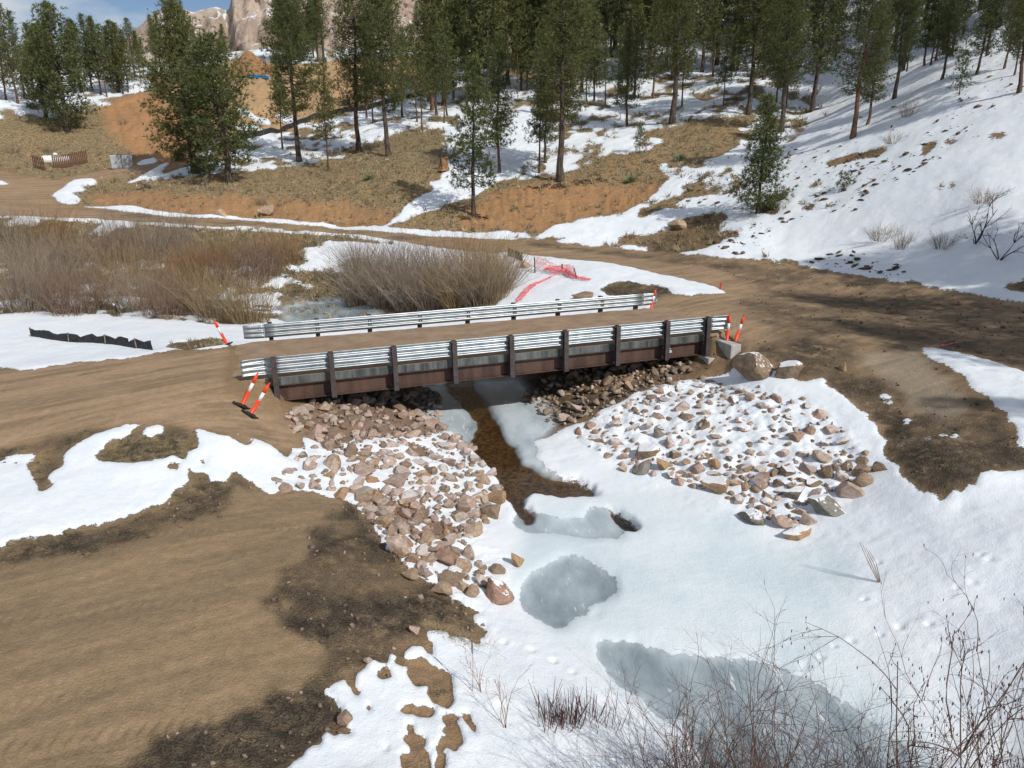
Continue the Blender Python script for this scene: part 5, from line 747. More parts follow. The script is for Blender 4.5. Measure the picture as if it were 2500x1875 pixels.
# ------------------------------------------------------------------ the bridge
def build_bridge():
    root = empty('bridge', (BX, BY, .552), 0); root.rotation_euler = (0, -GR, YAW)
    tag(root, 'short single-lane steel girder bridge with dirt deck and silver guardrails over the creek', 'bridge')
    posts = [.258]+[1.905*i for i in range(1, 8)]+[14.963]
    SE = 15.22
    def prof(d0, flip, dscale=1.0, shift=0.0):
        """closed three-wave rail section: list of (n, z)"""
        a = []; N = 28
        for i in range(N+1):
            t = i/N; d = .083*min(max(.5-.8*math.cos(6*math.pi*t), 0), 1)*dscale
            a.append((d, -.02-.508*t))
        back = [(d+.005, z) for d, z in reversed(a)]
        return [(d0+(-1 if flip else 1)*(d+shift), z) for d, z in a+back]
    def sweep(stations, mat, name, parent):
        mb = MB(); k = len(stations[0][1])
        for s, pr in stations: mb.v += [(s, n, z) for n, z in pr]
        for i in range(len(stations)-1):
            for j in range(k):
                j2 = (j+1) % k; mb.f.append((i*k+j, i*k+j2, (i+1)*k+j2, (i+1)*k+j))
        mb.f.append(tuple(range(k))); mb.f.append(tuple(reversed(range((len(stations)-1)*k, len(stations)*k))))
        me = mb.mesh(name, mat); bm = bmesh.new(); bm.from_mesh(me); bmesh.ops.recalc_face_normals(bm, faces=bm.faces); bm.to_mesh(me); bm.free()
        for p in me.polygons: p.use_smooth = len(p.vertices) == 4
        return link(name, me, parent)
    for side in (0, 1):
        d0 = .165 if side == 0 else 5.34
        st = []
        for i in range(40):
            s = .05+(SE-.1)*i/39; st.append((s, prof(d0, side, 1, .004*math.sin(i*1.7+side))))
        rail = sweep(st, GALV, 'guard_rail', root)
        for e in (0, 1):
            es = []
            for i in range(9):
                q = i/8; off = .02+.70*q
                s = (.06-off) if e == 0 else (SE-.06+off)
                curl = -.02*q-.10*max(0, q-.72)**1.2*3
                es.append((s, [(n, -.27+(z+.27)*(1-.05*q)) for n, z in prof(d0, side, 1.04-.72*min(1, q*1.3), curl+.006)]))
            sweep(es, GALV, 'end_shoe', rail)
        for j in range(1, 8, 1):       # splice bolts on the road face
            mb = MB(); s = posts[j]
            for z in (-.07, -.19, -.275, -.36, -.48):
                n = d0+(-1 if side else 1)*(.012 if z in (-.07,) else .05)
                mb.box((s-.055, n-.045, z-.012), (s-.03, n+.045, z+.012)); mb.box((s+.03, n-.045, z-.012), (s+.055, n+.045, z+.012))
            tag(mb.build('splice_bolts', GALVD, rail), kind='stuff')
        # posts
        f0 = 0.0 if side == 0 else 5.43
        gw = .44 if side == 0 else 5.43-.28+.14
        for s in posts:
            mb = MB()
            mb.box((s-.076, f0, -1.41), (s+.076, f0+.012, 0)); mb.box((s-.007, f0+.012, -1.41), (s+.007, f0+.148, 0)); mb.box((s-.076, f0+.148, -1.41), (s+.076, f0+.16, 0))
            p = mb.build('post', POSTM, root)
            br = MB()
            a, b_ = (f0+.16, gw) if side == 0 else (gw, f0)
            for z0, z1 in ((-1.36, -1.06),):
                br.add([(s-.06, a, z0+.1), (s+.06, a, z0+.1), (s+.06, b_, z0), (s-.06, b_, z0), (s-.06, a, z1), (s+.06, a, z1), (s+.06, b_, z1+.06), (s-.06, b_, z1+.06)],
                       [(3, 2, 1, 0), (4, 5, 6, 7), (0, 1, 5, 4), (1, 2, 6, 5), (2, 3, 7, 6), (3, 0, 4, 7)])
            br.build('bracket', POSTM, p)
            bo = MB()
            for z in (-1.12, -1.30):
                for q in (-.04, .04):
                    y0 = f0-.010 if side == 0 else f0+.16
                    bo.box((s+q-.012, y0, z-.012), (s+q+.012, y0+.0095, z+.012))
            tag(bo.build('bolts', GALVD, p), kind='stuff')
        # girder: web, flanges, stiffeners
        gd = MB(); wn = .44 if side == 0 else 5.29
        gd.box((.02, wn, -1.40), (SE, wn+.014, -.96)); gd.box((.02, wn-.13, -1.432), (SE, wn+.144, -1.401)); gd.box((.02, wn-.13, -.959), (SE, wn+.144, -.93))
        for i in range(9):
            s = .12+(SE-.3)*i/8; gd.box((s, wn+.0145, -1.40), (s+.012, wn+.13, -.96))
        gd.build('girder', BROWN, root)
        # galvanised deck form edge, corrugated, in panels
        en = .30 if side == 0 else 5.43
        L = (SE+.06)/6
        for i in range(6):
            mb = MB(); s0 = -.03+i*L; s1 = s0+L-.012; n_ = 30; z0, z1 = -.925, -.69
            for q in range(n_+1):
                s = s0+(s1-s0)*q/n_; d = .006*(1 if (q//2) % 2 else -1)
                for z in (z0, z1): mb.v += [(s, en+d, z), (s, en+d+.01, z)]
            for q in range(n_):
                a = q*4; mb.f += [(a, a+4, a+6, a+2), (a+1, a+3, a+7, a+5), (a+2, a+6, a+7, a+3), (a, a+1, a+5, a+4)]
            mb.f += [(0, 2, 3, 1), (n_*4, n_*4+1, n_*4+3, n_*4+2)]
            mb.build('deck_edge_panel', GALVD, root)
    # floor beams under the deck
    fl = MB()
    for i in range(11):
        s = .4+(SE-.8)*i/10; fl.box((s-.05, .59, -1.25), (s+.05, 5.28, -.97))
    fl.build('floor_beams', BROWN, root)
    fl = MB(); fl.box((0, .32, -.925), (SE, 5.42, -.80)); fl.build('deck_slab', GALVD, root)
    # dirt on the deck
    ns, nn = 150, 44; V = []; 
    ss = np.linspace(-1.5, SE+1.5, ns); nv = np.linspace(.315, 5.415, nn); S, Nn = np.meshgrid(ss, nv, indexing='ij')
    edge = np.minimum(Nn-.315, 5.415-Nn)
    crown = -.70+.075*np.clip(edge/.35, 0, 1)**.7
    zz = crown+.035*fbm(S, Nn, 1.6, 4, 5)*np.clip(edge/.1, .3, 1)+.05*np.exp(-(edge-.25)**2/.02)*(.6+fbm(S, Nn*.2, .9, 3, 6))
    zz -= .02*np.exp(-(Nn-1.9)**2/.05)+.02*np.exp(-(Nn-3.7)**2/.05)
    zz -= .10*np.clip((-S-.4)/1.0, 0, 1)+.10*np.clip((S-SE-.4)/1.0, 0, 1)
    V = np.stack([S, Nn, zz], -1); low = V.copy(); low[..., 2] = -.80
    idx = np.arange(ns*nn).reshape(ns, nn); Q = np.stack([idx[:-1, :-1], idx[1:, :-1], idx[1:, 1:], idx[:-1, 1:]], -1).reshape(-1, 4)
    allv = np.concatenate([V.reshape(-1, 3), low.reshape(-1, 3)]); o_ = ns*nn
    side1 = np.stack([idx[:-1, 0], idx[:-1, 0]+o_, idx[1:, 0]+o_, idx[1:, 0]], -1); side2 = np.stack([idx[:-1, -1], idx[1:, -1], idx[1:, -1]+o_, idx[:-1, -1]+o_], -1)
    link('deck_dirt', mesh_np('deck_dirt', allv, np.concatenate([Q, side1, side2]), DECKDIRT, True), root)
    # concrete abutments and wing walls
    MB().box((-.35, .02, -2.6), (.42, 5.7, -1.445), bev=.02).build('abutment', CONC, root)
    MB().box((14.85, -.25, -2.9), (15.5, 5.7, -1.445), bev=.02).build('abutment', CONC, root)
    mb = MB(); mb.add([(-.80, .02, -1.95), (-.12, .02, -1.95), (-.12, .02, -.93), (-.80, .02, -.78), (-.80, .22, -1.95), (-.12, .22, -1.95), (-.12, .22, -.93), (-.80, .22, -.78)],
        [(0, 1, 2, 3), (7, 6, 5, 4), (0, 4, 5, 1), (1, 5, 6, 2), (2, 6, 7, 3), (3, 7, 4, 0)]); mb.build('wing_wall', CONC, root)
    MB().box((15.42, -.72, -2.1), (15.84, .27, -.90), bev=.03).build('wing_wall', CONC, root)
    MB().box((-.5, .24, -2.2), (-.36, 5.5, -.75)).build('backwall', CONC, root)
    MB().box((15.51, .29, -2.2), (15.65, 5.5, -.75)).build('backwall', CONC, root)
    # maker's plate on the near girder
    pl = MB().box((13.60, .428, -1.27), (13.78, .4385, -1.01)).build('sign_plate', BLACK, root)
    wm = MB()
    def quad(x0, z0, x1, z1): wm.add([(x0, .426, z0), (x1, .426, z0), (x1, .426, z1), (x0, .426, z1)], [(0, 1, 2, 3)])
    quad(13.612, -1.262, 13.768, -1.232); quad(13.625, -1.222, 13.755, -1.206)
    wm.add([(13.625, .426, -1.19), (13.66, .426, -1.165), (13.69, .426, -1.19), (13.715, .426, -1.165), (13.76, .426, -1.195), (13.76, .426, -1.2), (13.62, .426, -1.2)], [(0, 6, 5, 4, 3, 2, 1)])
    wm.add([(13.66, .426, -1.07), (13.69, .426, -1.03), (13.72, .426, -1.07), (13.705, .426, -1.07), (13.69, .426, -1.05), (13.675, .426, -1.07)], [(0, 5, 4, 1), (1, 4, 3, 2)])
    quad(13.665, -1.115, 13.715, -1.105); quad(13.65, -1.135, 13.73, -1.125)
    tag(wm.build('plate_marks', WHITE, pl), kind='stuff')
    return root
BRIDGE = build_bridge()

# ------------------------------------------------------------------ tubular delineator posts
def delineator(base, tip, label, has_base, rz=0):
    b, t = Vector(base), Vector(tip); ax = (t-b); h = 1.07; ax.normalize()
    q = ax.to_track_quat('Z', 'Y')
    root = empty('delineator_post', (b.x, b.y, surf(b.x, b.y) if has_base != 2 else b.z)); root.rotation_mode = 'QUATERNION'; root.rotation_quaternion = q
    tag(root, label, 'delineator', 'orange delineator posts at the bridge corners')
    MB().lathe([(.062, .0), (.062, .03), (.052, .05), (.050, .46)]).build('lower_tube', ORANGE, root, True)
    MB().lathe([(.0505, .46), (.0505, .70)]).build('reflective_band', WHITE, root, True)
    MB().lathe([(.050, .70), (.049, .86), (.046, .88), (.046, .90), (.036, .91), (.034, .96)]).build('upper_tube', ORANGE, root, True)
    mb = MB(); pts = [(math.cos(a)*.026, 0, .985+math.sin(a)*.045) for a in [math.pi*(-.35+1.7*i/10) for i in range(11)]]
    mb.tube(pts, .011, 8).build('top_loop', ORANGE, root, True)
    if has_base:
        MB().box((-.22, -.16, -.012), (.22, .16, .038), bev=.012).box((-.10, -.10, .0385), (.10, .10, .06), bev=.008).build('rubber_base', RUBBER, root, rot=(0, 0, rz))
    return root
dl = ['left of two leaning orange delineators on the dirt at the near left bridge corner', 'right of two leaning orange delineators on the dirt at the near left bridge corner',
      'upright orange delineator on the concrete block at the near right bridge corner', 'tilted orange delineator outermost at the near right bridge corner',
      'lone orange delineator leaning left at the far left bridge corner', 'orange delineator half hidden behind the far right guardrail end']
for i, ((b, t), lb) in enumerate(zip(DELIN, dl)): delineator(b, t, lb, 1, .5 if i < 2 else .2)

# ------------------------------------------------------------------ rocks
def rock_mesh(seed, sub=2, cuts=9, flat=1.0):
    r = random.Random(seed); bm = bmesh.new(); bmesh.ops.create_icosphere(bm, subdivisions=sub, radius=1)
    planes = []
    for _ in range(cuts):
        d = Vector((r.gauss(0, 1), r.gauss(0, 1), r.gauss(0, 1))).normalized(); planes.append((d, r.uniform(.40, .72)))
    for v in bm.verts:
        for d, k in planes:
            e = v.co.dot(d)-k
            if e > 0: v.co -= d*e
    from mathutils import noise as mn
    for v in bm.verts: v.co += v.co.normalized()*.05*mn.noise(v.co*1.7+Vector((seed, 0, 0)))
    xs = [max(abs(v.co[i]) for v in bm.verts) for i in range(3)]
    for v in bm.verts: v.co = Vector((v.co.x/xs[0]*.5, v.co.y/xs[1]*.5, v.co.z/xs[2]*.5))
    me = bpy.data.meshes.new('rock'); bm.to_mesh(me); bm.free(); me.materials.append(ROCK); return me
RM = [rock_mesh(s, 2, 10+s % 5) for s in range(14)]
BM_ = [rock_mesh(100+s, 3, 11+s % 4) for s in range(10)]
PAL = [(.33,.21,.155), (.31,.23,.165), (.235,.172,.118), (.36,.235,.14), (.43,.345,.29), (.41,.31,.265), (.19,.17,.145), (.21,.21,.185), (.42,.31,.21)]
def tint(c, a, b):
    q = random.uniform(a, b); w_ = random.uniform(-.05, .05)
    return [c[0]*q*(1+w_), c[1]*q, c[2]*q*(1-w_)]
PLACED = []
for i, (x, y, wd, ra, ck, cap, lab) in enumerate(BOULDERS):
    z = surf(x, y); hgt = wd*(.35+.62*ra); dep = wd*.8
    # keep the front foot on the surveyed spot
    d = Vector((x, y)).normalized(); px, py = x+d.x*dep*.35, y+d.y*dep*.35
    o = link('boulder', BM_[i % len(BM_)], None, (px, py, surf(px, py)+hgt*.20), None, (wd*1.04, dep, hgt))
    o.rotation_euler = (random.uniform(-.12, .12), random.uniform(-.15, .15), math.atan2(-d.x, d.y)+random.choice((0, math.pi))+random.uniform(-.3, .3))
    c = PAL[ck]; o.color = (*c, .9 if cap else 0.); tag(o, lab, 'boulder', 'boulders')
    PLACED.append((px, py, wd*.45))
def scatter(zone, n, lo, hi, gap=.75, tries=9000, edge_bias=None):
    P = np.array(ZONES[zone]); out = []; x0, y0 = P.min(0); x1, y1 = P.max(0)
    for _ in range(tries):
        if len(out) >= n: break
        x, y = random.uniform(x0, x1), random.uniform(y0, y1)
        if not inside(np.array([x]), np.array([y]), ZONES[zone])[0]: continue
        q = 1-len(out)/n; s = lo+(hi-lo)*(q**2.3)*random.uniform(.75, 1.15)
        if any((x-a)**2+(y-b)**2 < (gap*(s*.5+r))**2 for a, b, r in PLACED): continue
        PLACED.append((x, y, s*.5)); out.append((x, y, s))
    return out
ROCKSETS = [
 ('left_upper', 170, .22, .52, .52, (4, 5, 4, 1, 5), 'riprap rock just below the left half of the bridge girder', 'riprap rocks under the left end of the bridge', 0, .18),
 ('left_mid', 140, .18, .60, .66, (5, 4, 1, 2, 5, 3), 'riprap rock in thin snow on the left creek bank', 'riprap rocks in snow on the left bank', .25, .04),
 ('left_low', 85, .22, .55, .56, (1, 4, 5, 1, 3, 0), 'riprap rock in the lower left heap beside the dark soil', 'riprap rocks in the lower left heap', .12, .12),
 ('pile', 190, .16, .46, .48, (4, 2, 1, 5, 6, 2), 'loose rock in the pile under the right end of the bridge', 'loose rocks under the right end of the bridge', 0, .25),
 ('right', 210, .17, .58, .86, (5, 4, 1, 0, 2, 5), 'riprap rock poking out of the snow on the right bank', 'riprap rocks poking out of the snow on the right bank', .45, -.04),
 ('right_low', 50, .18, .48, .8, (1, 4, 2, 5, 3), 'rock in the lower edge row of the right riprap', 'riprap rocks along the lower edge of the right bank', .5, .05)]
CNAME = ['red-brown', 'tan', 'grey-brown', 'orange-tan', 'pale', 'pink', 'dark grey', 'grey-green', 'sandy']
cand = []
for zone, n, lo, hi, gap, pal, lab, grp, cap, up in ROCKSETS:
    for x, y, s in scatter(zone, n, lo, hi, gap): cand.append((s/math.hypot(x, y), x, y, s, pal, lab, grp, cap, up))
cand.sort(key=lambda c: -c[0]); KEEP = 300-len(BOULDERS)
sv, sf, sc_ = [], [], []
for i, (_, x, y, s, pal, lab, grp, cap, up) in enumerate(cand):
    me = RM[random.randrange(len(RM))]; ci = random.choice(pal); c = tint(PAL[ci], .78, 1.2); capv = random.uniform(0, 2*cap)
    sc3 = Vector((s*random.uniform(.9, 1.25), s*random.uniform(.7, 1.0), s*random.uniform(.55, .85)))
    rot = (random.uniform(-.5, .5), random.uniform(-.5, .5), random.uniform(0, 6.28)); z = surf(x, y)+s*up
    if i < KEEP:
        o = link('riprap_rock', me, None, (x, y, z), rot, sc3); o.color = (*c, capv); size = 'large' if s > .40 else 'mid-sized' if s > .27 else 'small'
        tag(o, ('snow-dusted ' if capv > .45 else '')+size+' '+CNAME[ci]+' '+lab, 'rock', grp)
    else:
        M = Matrix.LocRotScale(Vector((x, y, z)), __import__('mathutils').Euler(rot), sc3); n0 = len(sv)
        sv += [tuple(M@v.co) for v in me.vertices]; sf += [tuple(n0+k for k in p.vertices) for p in me.polygons]; sc_ += [(*c, 1)]*len(me.vertices)
# small filler stones in the heaps and pebbles on the banks
fill = [('left_upper', 260, .05, .14, .10), ('left_mid', 160, .05, .13, .06), ('left_low', 200, .05, .15, .10), ('pile', 320, .05, .14, .10), ('right', 160, .04, .11, .02)]
ALLM = RM
for zone, n, lo, hi, up in fill:
    P = np.array(ZONES[zone]); k = 0
    while k < n:
        x, y = random.uniform(P[:, 0].min(), P[:, 0].max()), random.uniform(P[:, 1].min(), P[:, 1].max())
        if not inside(np.array([x]), np.array([y]), ZONES[zone])[0]: continue
        k += 1; s = random.uniform(lo, hi); c = tint(PAL[random.choice((1, 4, 5, 2))], .6, 1.0)
        M = Matrix.LocRotScale(Vector((x, y, surf(x, y)+s*.2)), __import__('mathutils').Euler((random.random()*6, random.random()*6, 0)), Vector((s*1.2, s, s*.8)))
        me = SMALLM[k % 4] if 'SMALLM' in globals() else None
        if me is None:
            SMALLM = [rock_mesh(300+i, 1, 6) for i in range(4)]; me = SMALLM[0]
        n0 = len(sv); sv += [tuple(M@v.co) for v in me.vertices]; sf += [tuple(n0+q for q in p.vertices) for p in me.polygons]; sc_ += [(*c, 1)]*len(me.vertices)
# pebbles in the dark soil and on the foreground ridge
for _ in range(700):
    r = random.uniform(7.5, 17); a = random.uniform(-.55, .02); x, y = r*math.sin(a), r*math.cos(a)
    if gval('wet', x, y) < .25 or gval('snow', x, y) > .3: continue
    s = random.uniform(.02, .09)*(1.6 if random.random() < .06 else 1); c = tint(PAL[random.choice((1, 1, 4, 2))], .4, .85)
    M = Matrix.LocRotScale(Vector((x, y, surf(x, y)+s*.15)), __import__('mathutils').Euler((random.random()*6, random.random()*6, 0)), Vector((s*1.2, s, s*.7)))
    me = SMALLM[_ % 4]; n0 = len(sv); sv += [tuple(M@v.co) for v in me.vertices]; sf += [tuple(n0+q for q in p.vertices) for p in me.polygons]; sc_ += [(*c, 1)]*len(me.vertices)
for _ in range(2200):          # clods along the churned road shoulders and the right pad
    r = random.uniform(17, 42); a = random.uniform(.18, .72); x, y = r*math.sin(a), r*math.cos(a)
    if gval('wet', x, y) < .35 or gval('snow', x, y) > .4 or gval('ice', x, y) > .1 or random.random() > .5: continue
    s = random.uniform(.03, .10)*(2 if random.random() < .08 else 1); c = tint((.13,.095,.06), .5, 1.2)
    M = Matrix.LocRotScale(Vector((x, y, surf(x, y)+s*.1)), __import__('mathutils').Euler((random.random()*6, random.random()*6, 0)), Vector((s*1.3, s, s*.7)))
    me = SMALLM[_ % 4]; n0 = len(sv); sv += [tuple(M@v.co) for v in me.vertices]; sf += [tuple(n0+q for q in p.vertices) for p in me.polygons]; sc_ += [(*c, 1)]*len(me.vertices)
tag(link('small_stones', mesh_np('small_stones', np.array(sv), np.array(sf), SMALLROCK, False, np.array(sc_))), 'small stones and chips between the riprap rocks and on the soil', 'stones', None, 'stuff')
# ------------------------------------------------------------------ pines
KP = {0: (17, .28, 2.8, 125, .26, 'round', 1.1), 1: (14, .20, 2.3, 125, .17, 'cone', 1.15), 2: (12.5, .05, 3.2, 160, .26, 'round', 1.15), 3: (6, .05, 1.6, 130, .095, 'cone', 1.2),
      4: (11, .30, 1.8, 75, .11, 'cone', 1.0), 5: (20, .28, 3.3, 145, .34, 'round', 1.1), 6: (9, .14, 2.7, 95, .22, 'round', 1.1), 7: (9.5, .2, 1.8, 90, .14, 'cone', 1.0), 8: (3, .15, .75, 38, .04, 'cone', .8), 9: (.9, .03, .36, 22, .02, 'cone', .7)}
def pine_proto(kind, seed, far=False):
    H, st, RR_, nb, tr, shape, dens = KP[kind]; g = np.random.default_rng(seed)
    # trunk with gentle bends
    k = 14; zt = np.linspace(0, 1, k)
    bx = np.cumsum(g.normal(0, .012, k))*H*.35; by = np.cumsum(g.normal(0, .012, k))*H*.35; bx -= bx[0]; by -= by[0]
    trunk = np.stack([bx, by, zt*H], 1); rad = tr*np.clip((1-zt)**.8, .06, 1)*(1+.35*np.exp(-zt*25))
    at = lambda t: np.array([np.interp(t, zt, trunk[:, i]) for i in range(3)])
    V, Q = tubes_np(trunk[None], rad[None], 9)
    VV = [V]; QQ = [Q]; tufts = []; tdir = []; tint = []
    bp = []; br = []
    for i in range(nb):
        q = (i+g.random())/nb; t = st+(1-st)*q**.92
        u = (t-st)/(1-st)
        sh = (math.sin(math.pi*(.18+.82*u))**.8 if shape == 'round' else (1-u)**.75*(.55+.45*min(1, u*5+.3)))+.08
        L = RR_*sh*g.uniform(.55, 1.12); az = i*2.399+g.normal(0, .5); el = -.22+.85*u+g.normal(0, .16)
        p0 = at(t); pts = []
        for s in np.linspace(0, 1, 5):
            e = el+.35*s*s; pts.append(p0+L*s*np.array([math.cos(az)*math.cos(e), math.sin(az)*math.cos(e), math.sin(e)])+np.array([0, 0, -.10*L*math.sin(math.pi*s)]))
        pts = np.array(pts); bp.append(pts); br.append(np.linspace(max(.012, .022*L), .007, 5))
        n = max(5, int(L*13*dens*(.5 if far else 1)))
        for j in range(n):
            s = .25+.75*g.random()**.7; c = np.array([np.interp(s, np.linspace(0, 1, 5), pts[:, m]) for m in range(3)])
            wv = .18+.26*L*.5*(1-s*.55); off = g.normal(0, 1, 3)*np.array([wv, wv, wv*.45]); off[2] += .05
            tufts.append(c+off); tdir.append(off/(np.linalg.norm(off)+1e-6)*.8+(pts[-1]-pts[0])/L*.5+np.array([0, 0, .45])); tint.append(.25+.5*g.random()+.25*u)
    # a few dead stubs on the bare stem
    for i in range(int(14*st*3)):
        t = st*(.35+.65*g.random()); az = g.random()*6.28; L = RR_*g.uniform(.12, .45); p0 = at(t)
        bp.append(np.array([p0+L*s*np.array([math.cos(az), math.sin(az), -.25*s]) for s in np.linspace(0, 1, 5)])); br.append(np.linspace(.018, .004, 5))
    V2, Q2 = tubes_np(np.array(bp), np.array(br)*(H/14 if H < 8 else 1), 3)
    wood = mesh_np('trunk', np.concatenate([V, V2]), np.concatenate([Q, Q2+len(V)]), BARK, True)
    C = np.array(tufts); Dn = np.array(tdir); Dn /= np.linalg.norm(Dn, axis=1, keepdims=True); tn = np.array(tint); nb_ = 6 if far else 10
    sc = (.60 if H < 2 else .8 if H < 8 else 1.0)
    C = np.repeat(C, nb_, 0); Dn = np.repeat(Dn, nb_, 0); tn = np.repeat(tn, nb_)
    d = Dn*.7+g.normal(0, .62, Dn.shape); d /= np.linalg.norm(d, axis=1, keepdims=True)
    ln = g.uniform(.20, .36, len(d))[:, None]*sc*(1.25 if far else 1); sd_ = np.cross(d, g.normal(0, 1, d.shape)); sd_ /= np.linalg.norm(sd_, axis=1, keepdims=True)
    wd = (.040 if far else .021)*sc
    V = np.stack([C-sd_*wd, C+sd_*wd, C+d*ln], 1).reshape(-1, 3); Qn = np.arange(len(V)).reshape(-1, 3)
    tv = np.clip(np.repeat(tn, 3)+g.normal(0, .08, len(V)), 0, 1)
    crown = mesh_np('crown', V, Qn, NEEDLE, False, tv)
    return wood, crown, H
PROTO = {}
for kd in KP:
    for v in range(3 if kd in (0, 1, 4) else 2 if kd in (2, 5) else 1): PROTO.setdefault(kd, []).append(pine_proto(kd, kd*10+v+3))
FARP = {kd: [pine_proto(kd, kd*10+v+60, True) for v in range(2)] for kd in (0, 1, 2, 4, 5)}
def pine(x, y, h, kind, label, group, i=0):
    src = FARP[kind] if math.hypot(x, y) > 78 and kind in FARP else PROTO[kind]
    wd, cr, H = src[i % len(src)]
    s = h/H; r_ = empty('pine_tree', (x, y, surf(x, y)-.06*min(1, s)), random.uniform(0, 6.28))
    wide = s if s < 1.35 else 1.35+(s-1.35)*.4
    r_.scale = (min(wide, s*1.0), min(wide, s*1.0), s)
    r_.rotation_euler = (random.uniform(-.025, .025), random.uniform(-.025, .025), random.uniform(0, 6.28))
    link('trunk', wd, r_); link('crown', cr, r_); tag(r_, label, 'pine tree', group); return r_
for i, (x, y, h, k, lab) in enumerate(PINES): pine(x, y, max(h, .8), k, lab, 'pine trees', i)
ORD = 'first second third fourth fifth sixth seventh eighth ninth tenth eleventh twelfth thirteenth fourteenth fifteenth sixteenth seventeenth eighteenth nineteenth twentieth twenty-first twenty-second twenty-third twenty-fourth twenty-fifth twenty-sixth twenty-seventh twenty-eighth'.split()
for grp, (lab, rows) in PINEROWS.items():
    order = sorted(range(len(rows)), key=lambda i: math.atan2(rows[i][0], rows[i][1])); rank = {i: n for n, i in enumerate(order)}
    for i, (x, y, h, k) in enumerate(rows): pine(x, y, min(max(h, 5), 19), k, lab+', '+ORD[rank[i]]+' from left', grp, i)
# forest farther up the hill
occ = []; KN = {0: 'tall round-crowned', 1: 'narrow pointed', 2: 'bushy low-branched', 4: 'slender', 5: 'massive'}
def forest(n, az0, az1, r0, r1, lab, grp, h0, h1, gap=3.2):
    k = 0; tries = 0
    while k < n and tries < 6000:
        tries += 1
        a = R(random.uniform(az0, az1)); r = math.sqrt(random.uniform(r0*r0, r1*r1)); x, y = r*math.sin(a), r*math.cos(a)
        if any((x-p)**2+(y-q)**2 < gap*gap for p, q in occ) or gval('sand', x, y) > .3 or gval('road', x, y) > .2: continue
        occ.append((x, y)); kk = random.choice((1, 1, 0, 1, 2, 4, 5)); pine(x, y, random.uniform(h0, h1), kk, KN[kk]+' '+lab, grp, random.randrange(6)); k += 1
forest(88, -10, 18, 94, 145, 'pine in the dense hilltop forest behind the bridge', 'dense forest pines on the hilltop', 14, 20, 2.6)
forest(62, 16, 42, 72, 130, 'pine in the forest at the top right', 'forest pines at the top right', 14, 19)
forest(8, -16, -8, 142, 172, 'pine beyond the sandy cut and spoil heap', 'pines beyond the sandy cut', 11, 16)
forest(13, -42, -24, 124, 160, 'pine behind the skyline row on the left', 'pines farther back on the left hill', 6, 9)
for x, y, h in ((27, 11, 15), (30, 15, 16), (25, 5, 13), (33, 19, 16), (36, 12, 15), (29, 23, 14)): pine(x, y, h, 1 if h < 15 else 0, 'tall pine beyond the right edge of the picture shading the road', 'pines right of the picture', int(x))
# small trees clinging to the granite
nr_, na_ = MOUNT.shape[:2]
for i in range(34):
    p = MOUNT[random.randint(int(nr_*.1), int(nr_*.85)), random.randint(20, 190)]
    wd, cr, H = FARP[1][i % 2]; e = empty('pine_tree', tuple(p-np.array([0, 0, 1.]))); s = random.uniform(.5, .85); e.scale = (s*1.3, s*1.3, s)
    link('trunk', wd, e); link('crown', cr, e); tag(e, 'small distant pine growing on the granite cliffs', 'pine tree', 'distant pines on the cliffs')

# ------------------------------------------------------------------ willows and bare shrubs
def willow_proto(seed, n=170, h=2.7, spread=.75, lean=.75, r0=.016, side=3, tipc=.5):
    g = np.random.default_rng(seed); K = 6; P = []; Rd = []; tn = []
    for i in range(n):
        az = g.random()*6.28; b = np.array([math.cos(az), math.sin(az), 0])*spread*math.sqrt(g.random()); out = lean*(.25+.75*g.random())*np.linalg.norm(b)/spread
        az2 = az+g.normal(0, .5); L = h*g.uniform(.55, 1.1); pts = []; wob = g.normal(0, .085, (K, 3)).cumsum(0)*h*.3
        for s in np.linspace(0, 1, K):
            pts.append(b+L*np.array([math.cos(az2)*out*s**1.15, math.sin(az2)*out*s**1.15, s*(1-.28*out*s)])+wob[int(s*(K-1))]*s)
        pts = np.array(pts); P.append(pts); Rd.append(np.linspace(r0*g.uniform(.6, 1.3), r0*.25, K)); tn.append(g.random())
        for _ in range(side):
            s = g.uniform(.3, .9); c = np.array([np.interp(s, np.linspace(0, 1, K), pts[:, m]) for m in range(3)]); d = (pts[-1]-pts[0])/L+g.normal(0, .45, 3); d /= np.linalg.norm(d); l = L*g.uniform(.15, .4)
            P.append(np.array([c+d*l*q+np.array([0, 0, .12*l*q*q]) for q in np.linspace(0, 1, K)])); Rd.append(np.linspace(r0*.42, r0*.18, K)); tn.append(min(1, g.random()*.7+.3))
    V, Q = tubes_np(np.array(P), np.array(Rd), 3)
    return V, Q, np.repeat(np.array(tn), K*3)
WP = [mesh_np('stems', *willow_proto(s, 210, 2.6, 1.0, .85, .0105)[:2], STEM, False, willow_proto(s, 210, 2.6, 1.0, .85, .0105)[2]) for s in (1, 2, 3)]
BP = [mesh_np('stems', *willow_proto(s, 190, 2.9, .6, 1.1, .0115)[:2], STEM, False, willow_proto(s, 190, 2.9, .6, 1.1, .0115)[2]) for s in (5, 6)]
SP = [mesh_np('stems', *willow_proto(s, 60, .9, .3, 1.0, .008)[:2], STEM, False, willow_proto(s, 60, .9, .3, 1.0, .008)[2]) for s in (8, 9)]
tints = {'grey': (.98,.90,.80), 'red': (.80,.60,.52), 'gold': (1.08,.90,.52), 'tan': (1.2,1.03,.74), 'ochre': (1.1,.74,.40)}
def shrub(name, me, x, y, s, tint, label, cat, group, sz=None):
    e = empty(name, (x, y, surf(x, y)-.05), random.uniform(0, 6.28)); e.scale = (s, s, (sz or s)); o = link('stems', me, e); o.color = (*tints[tint], 1); tag(e, label, cat, group); return e
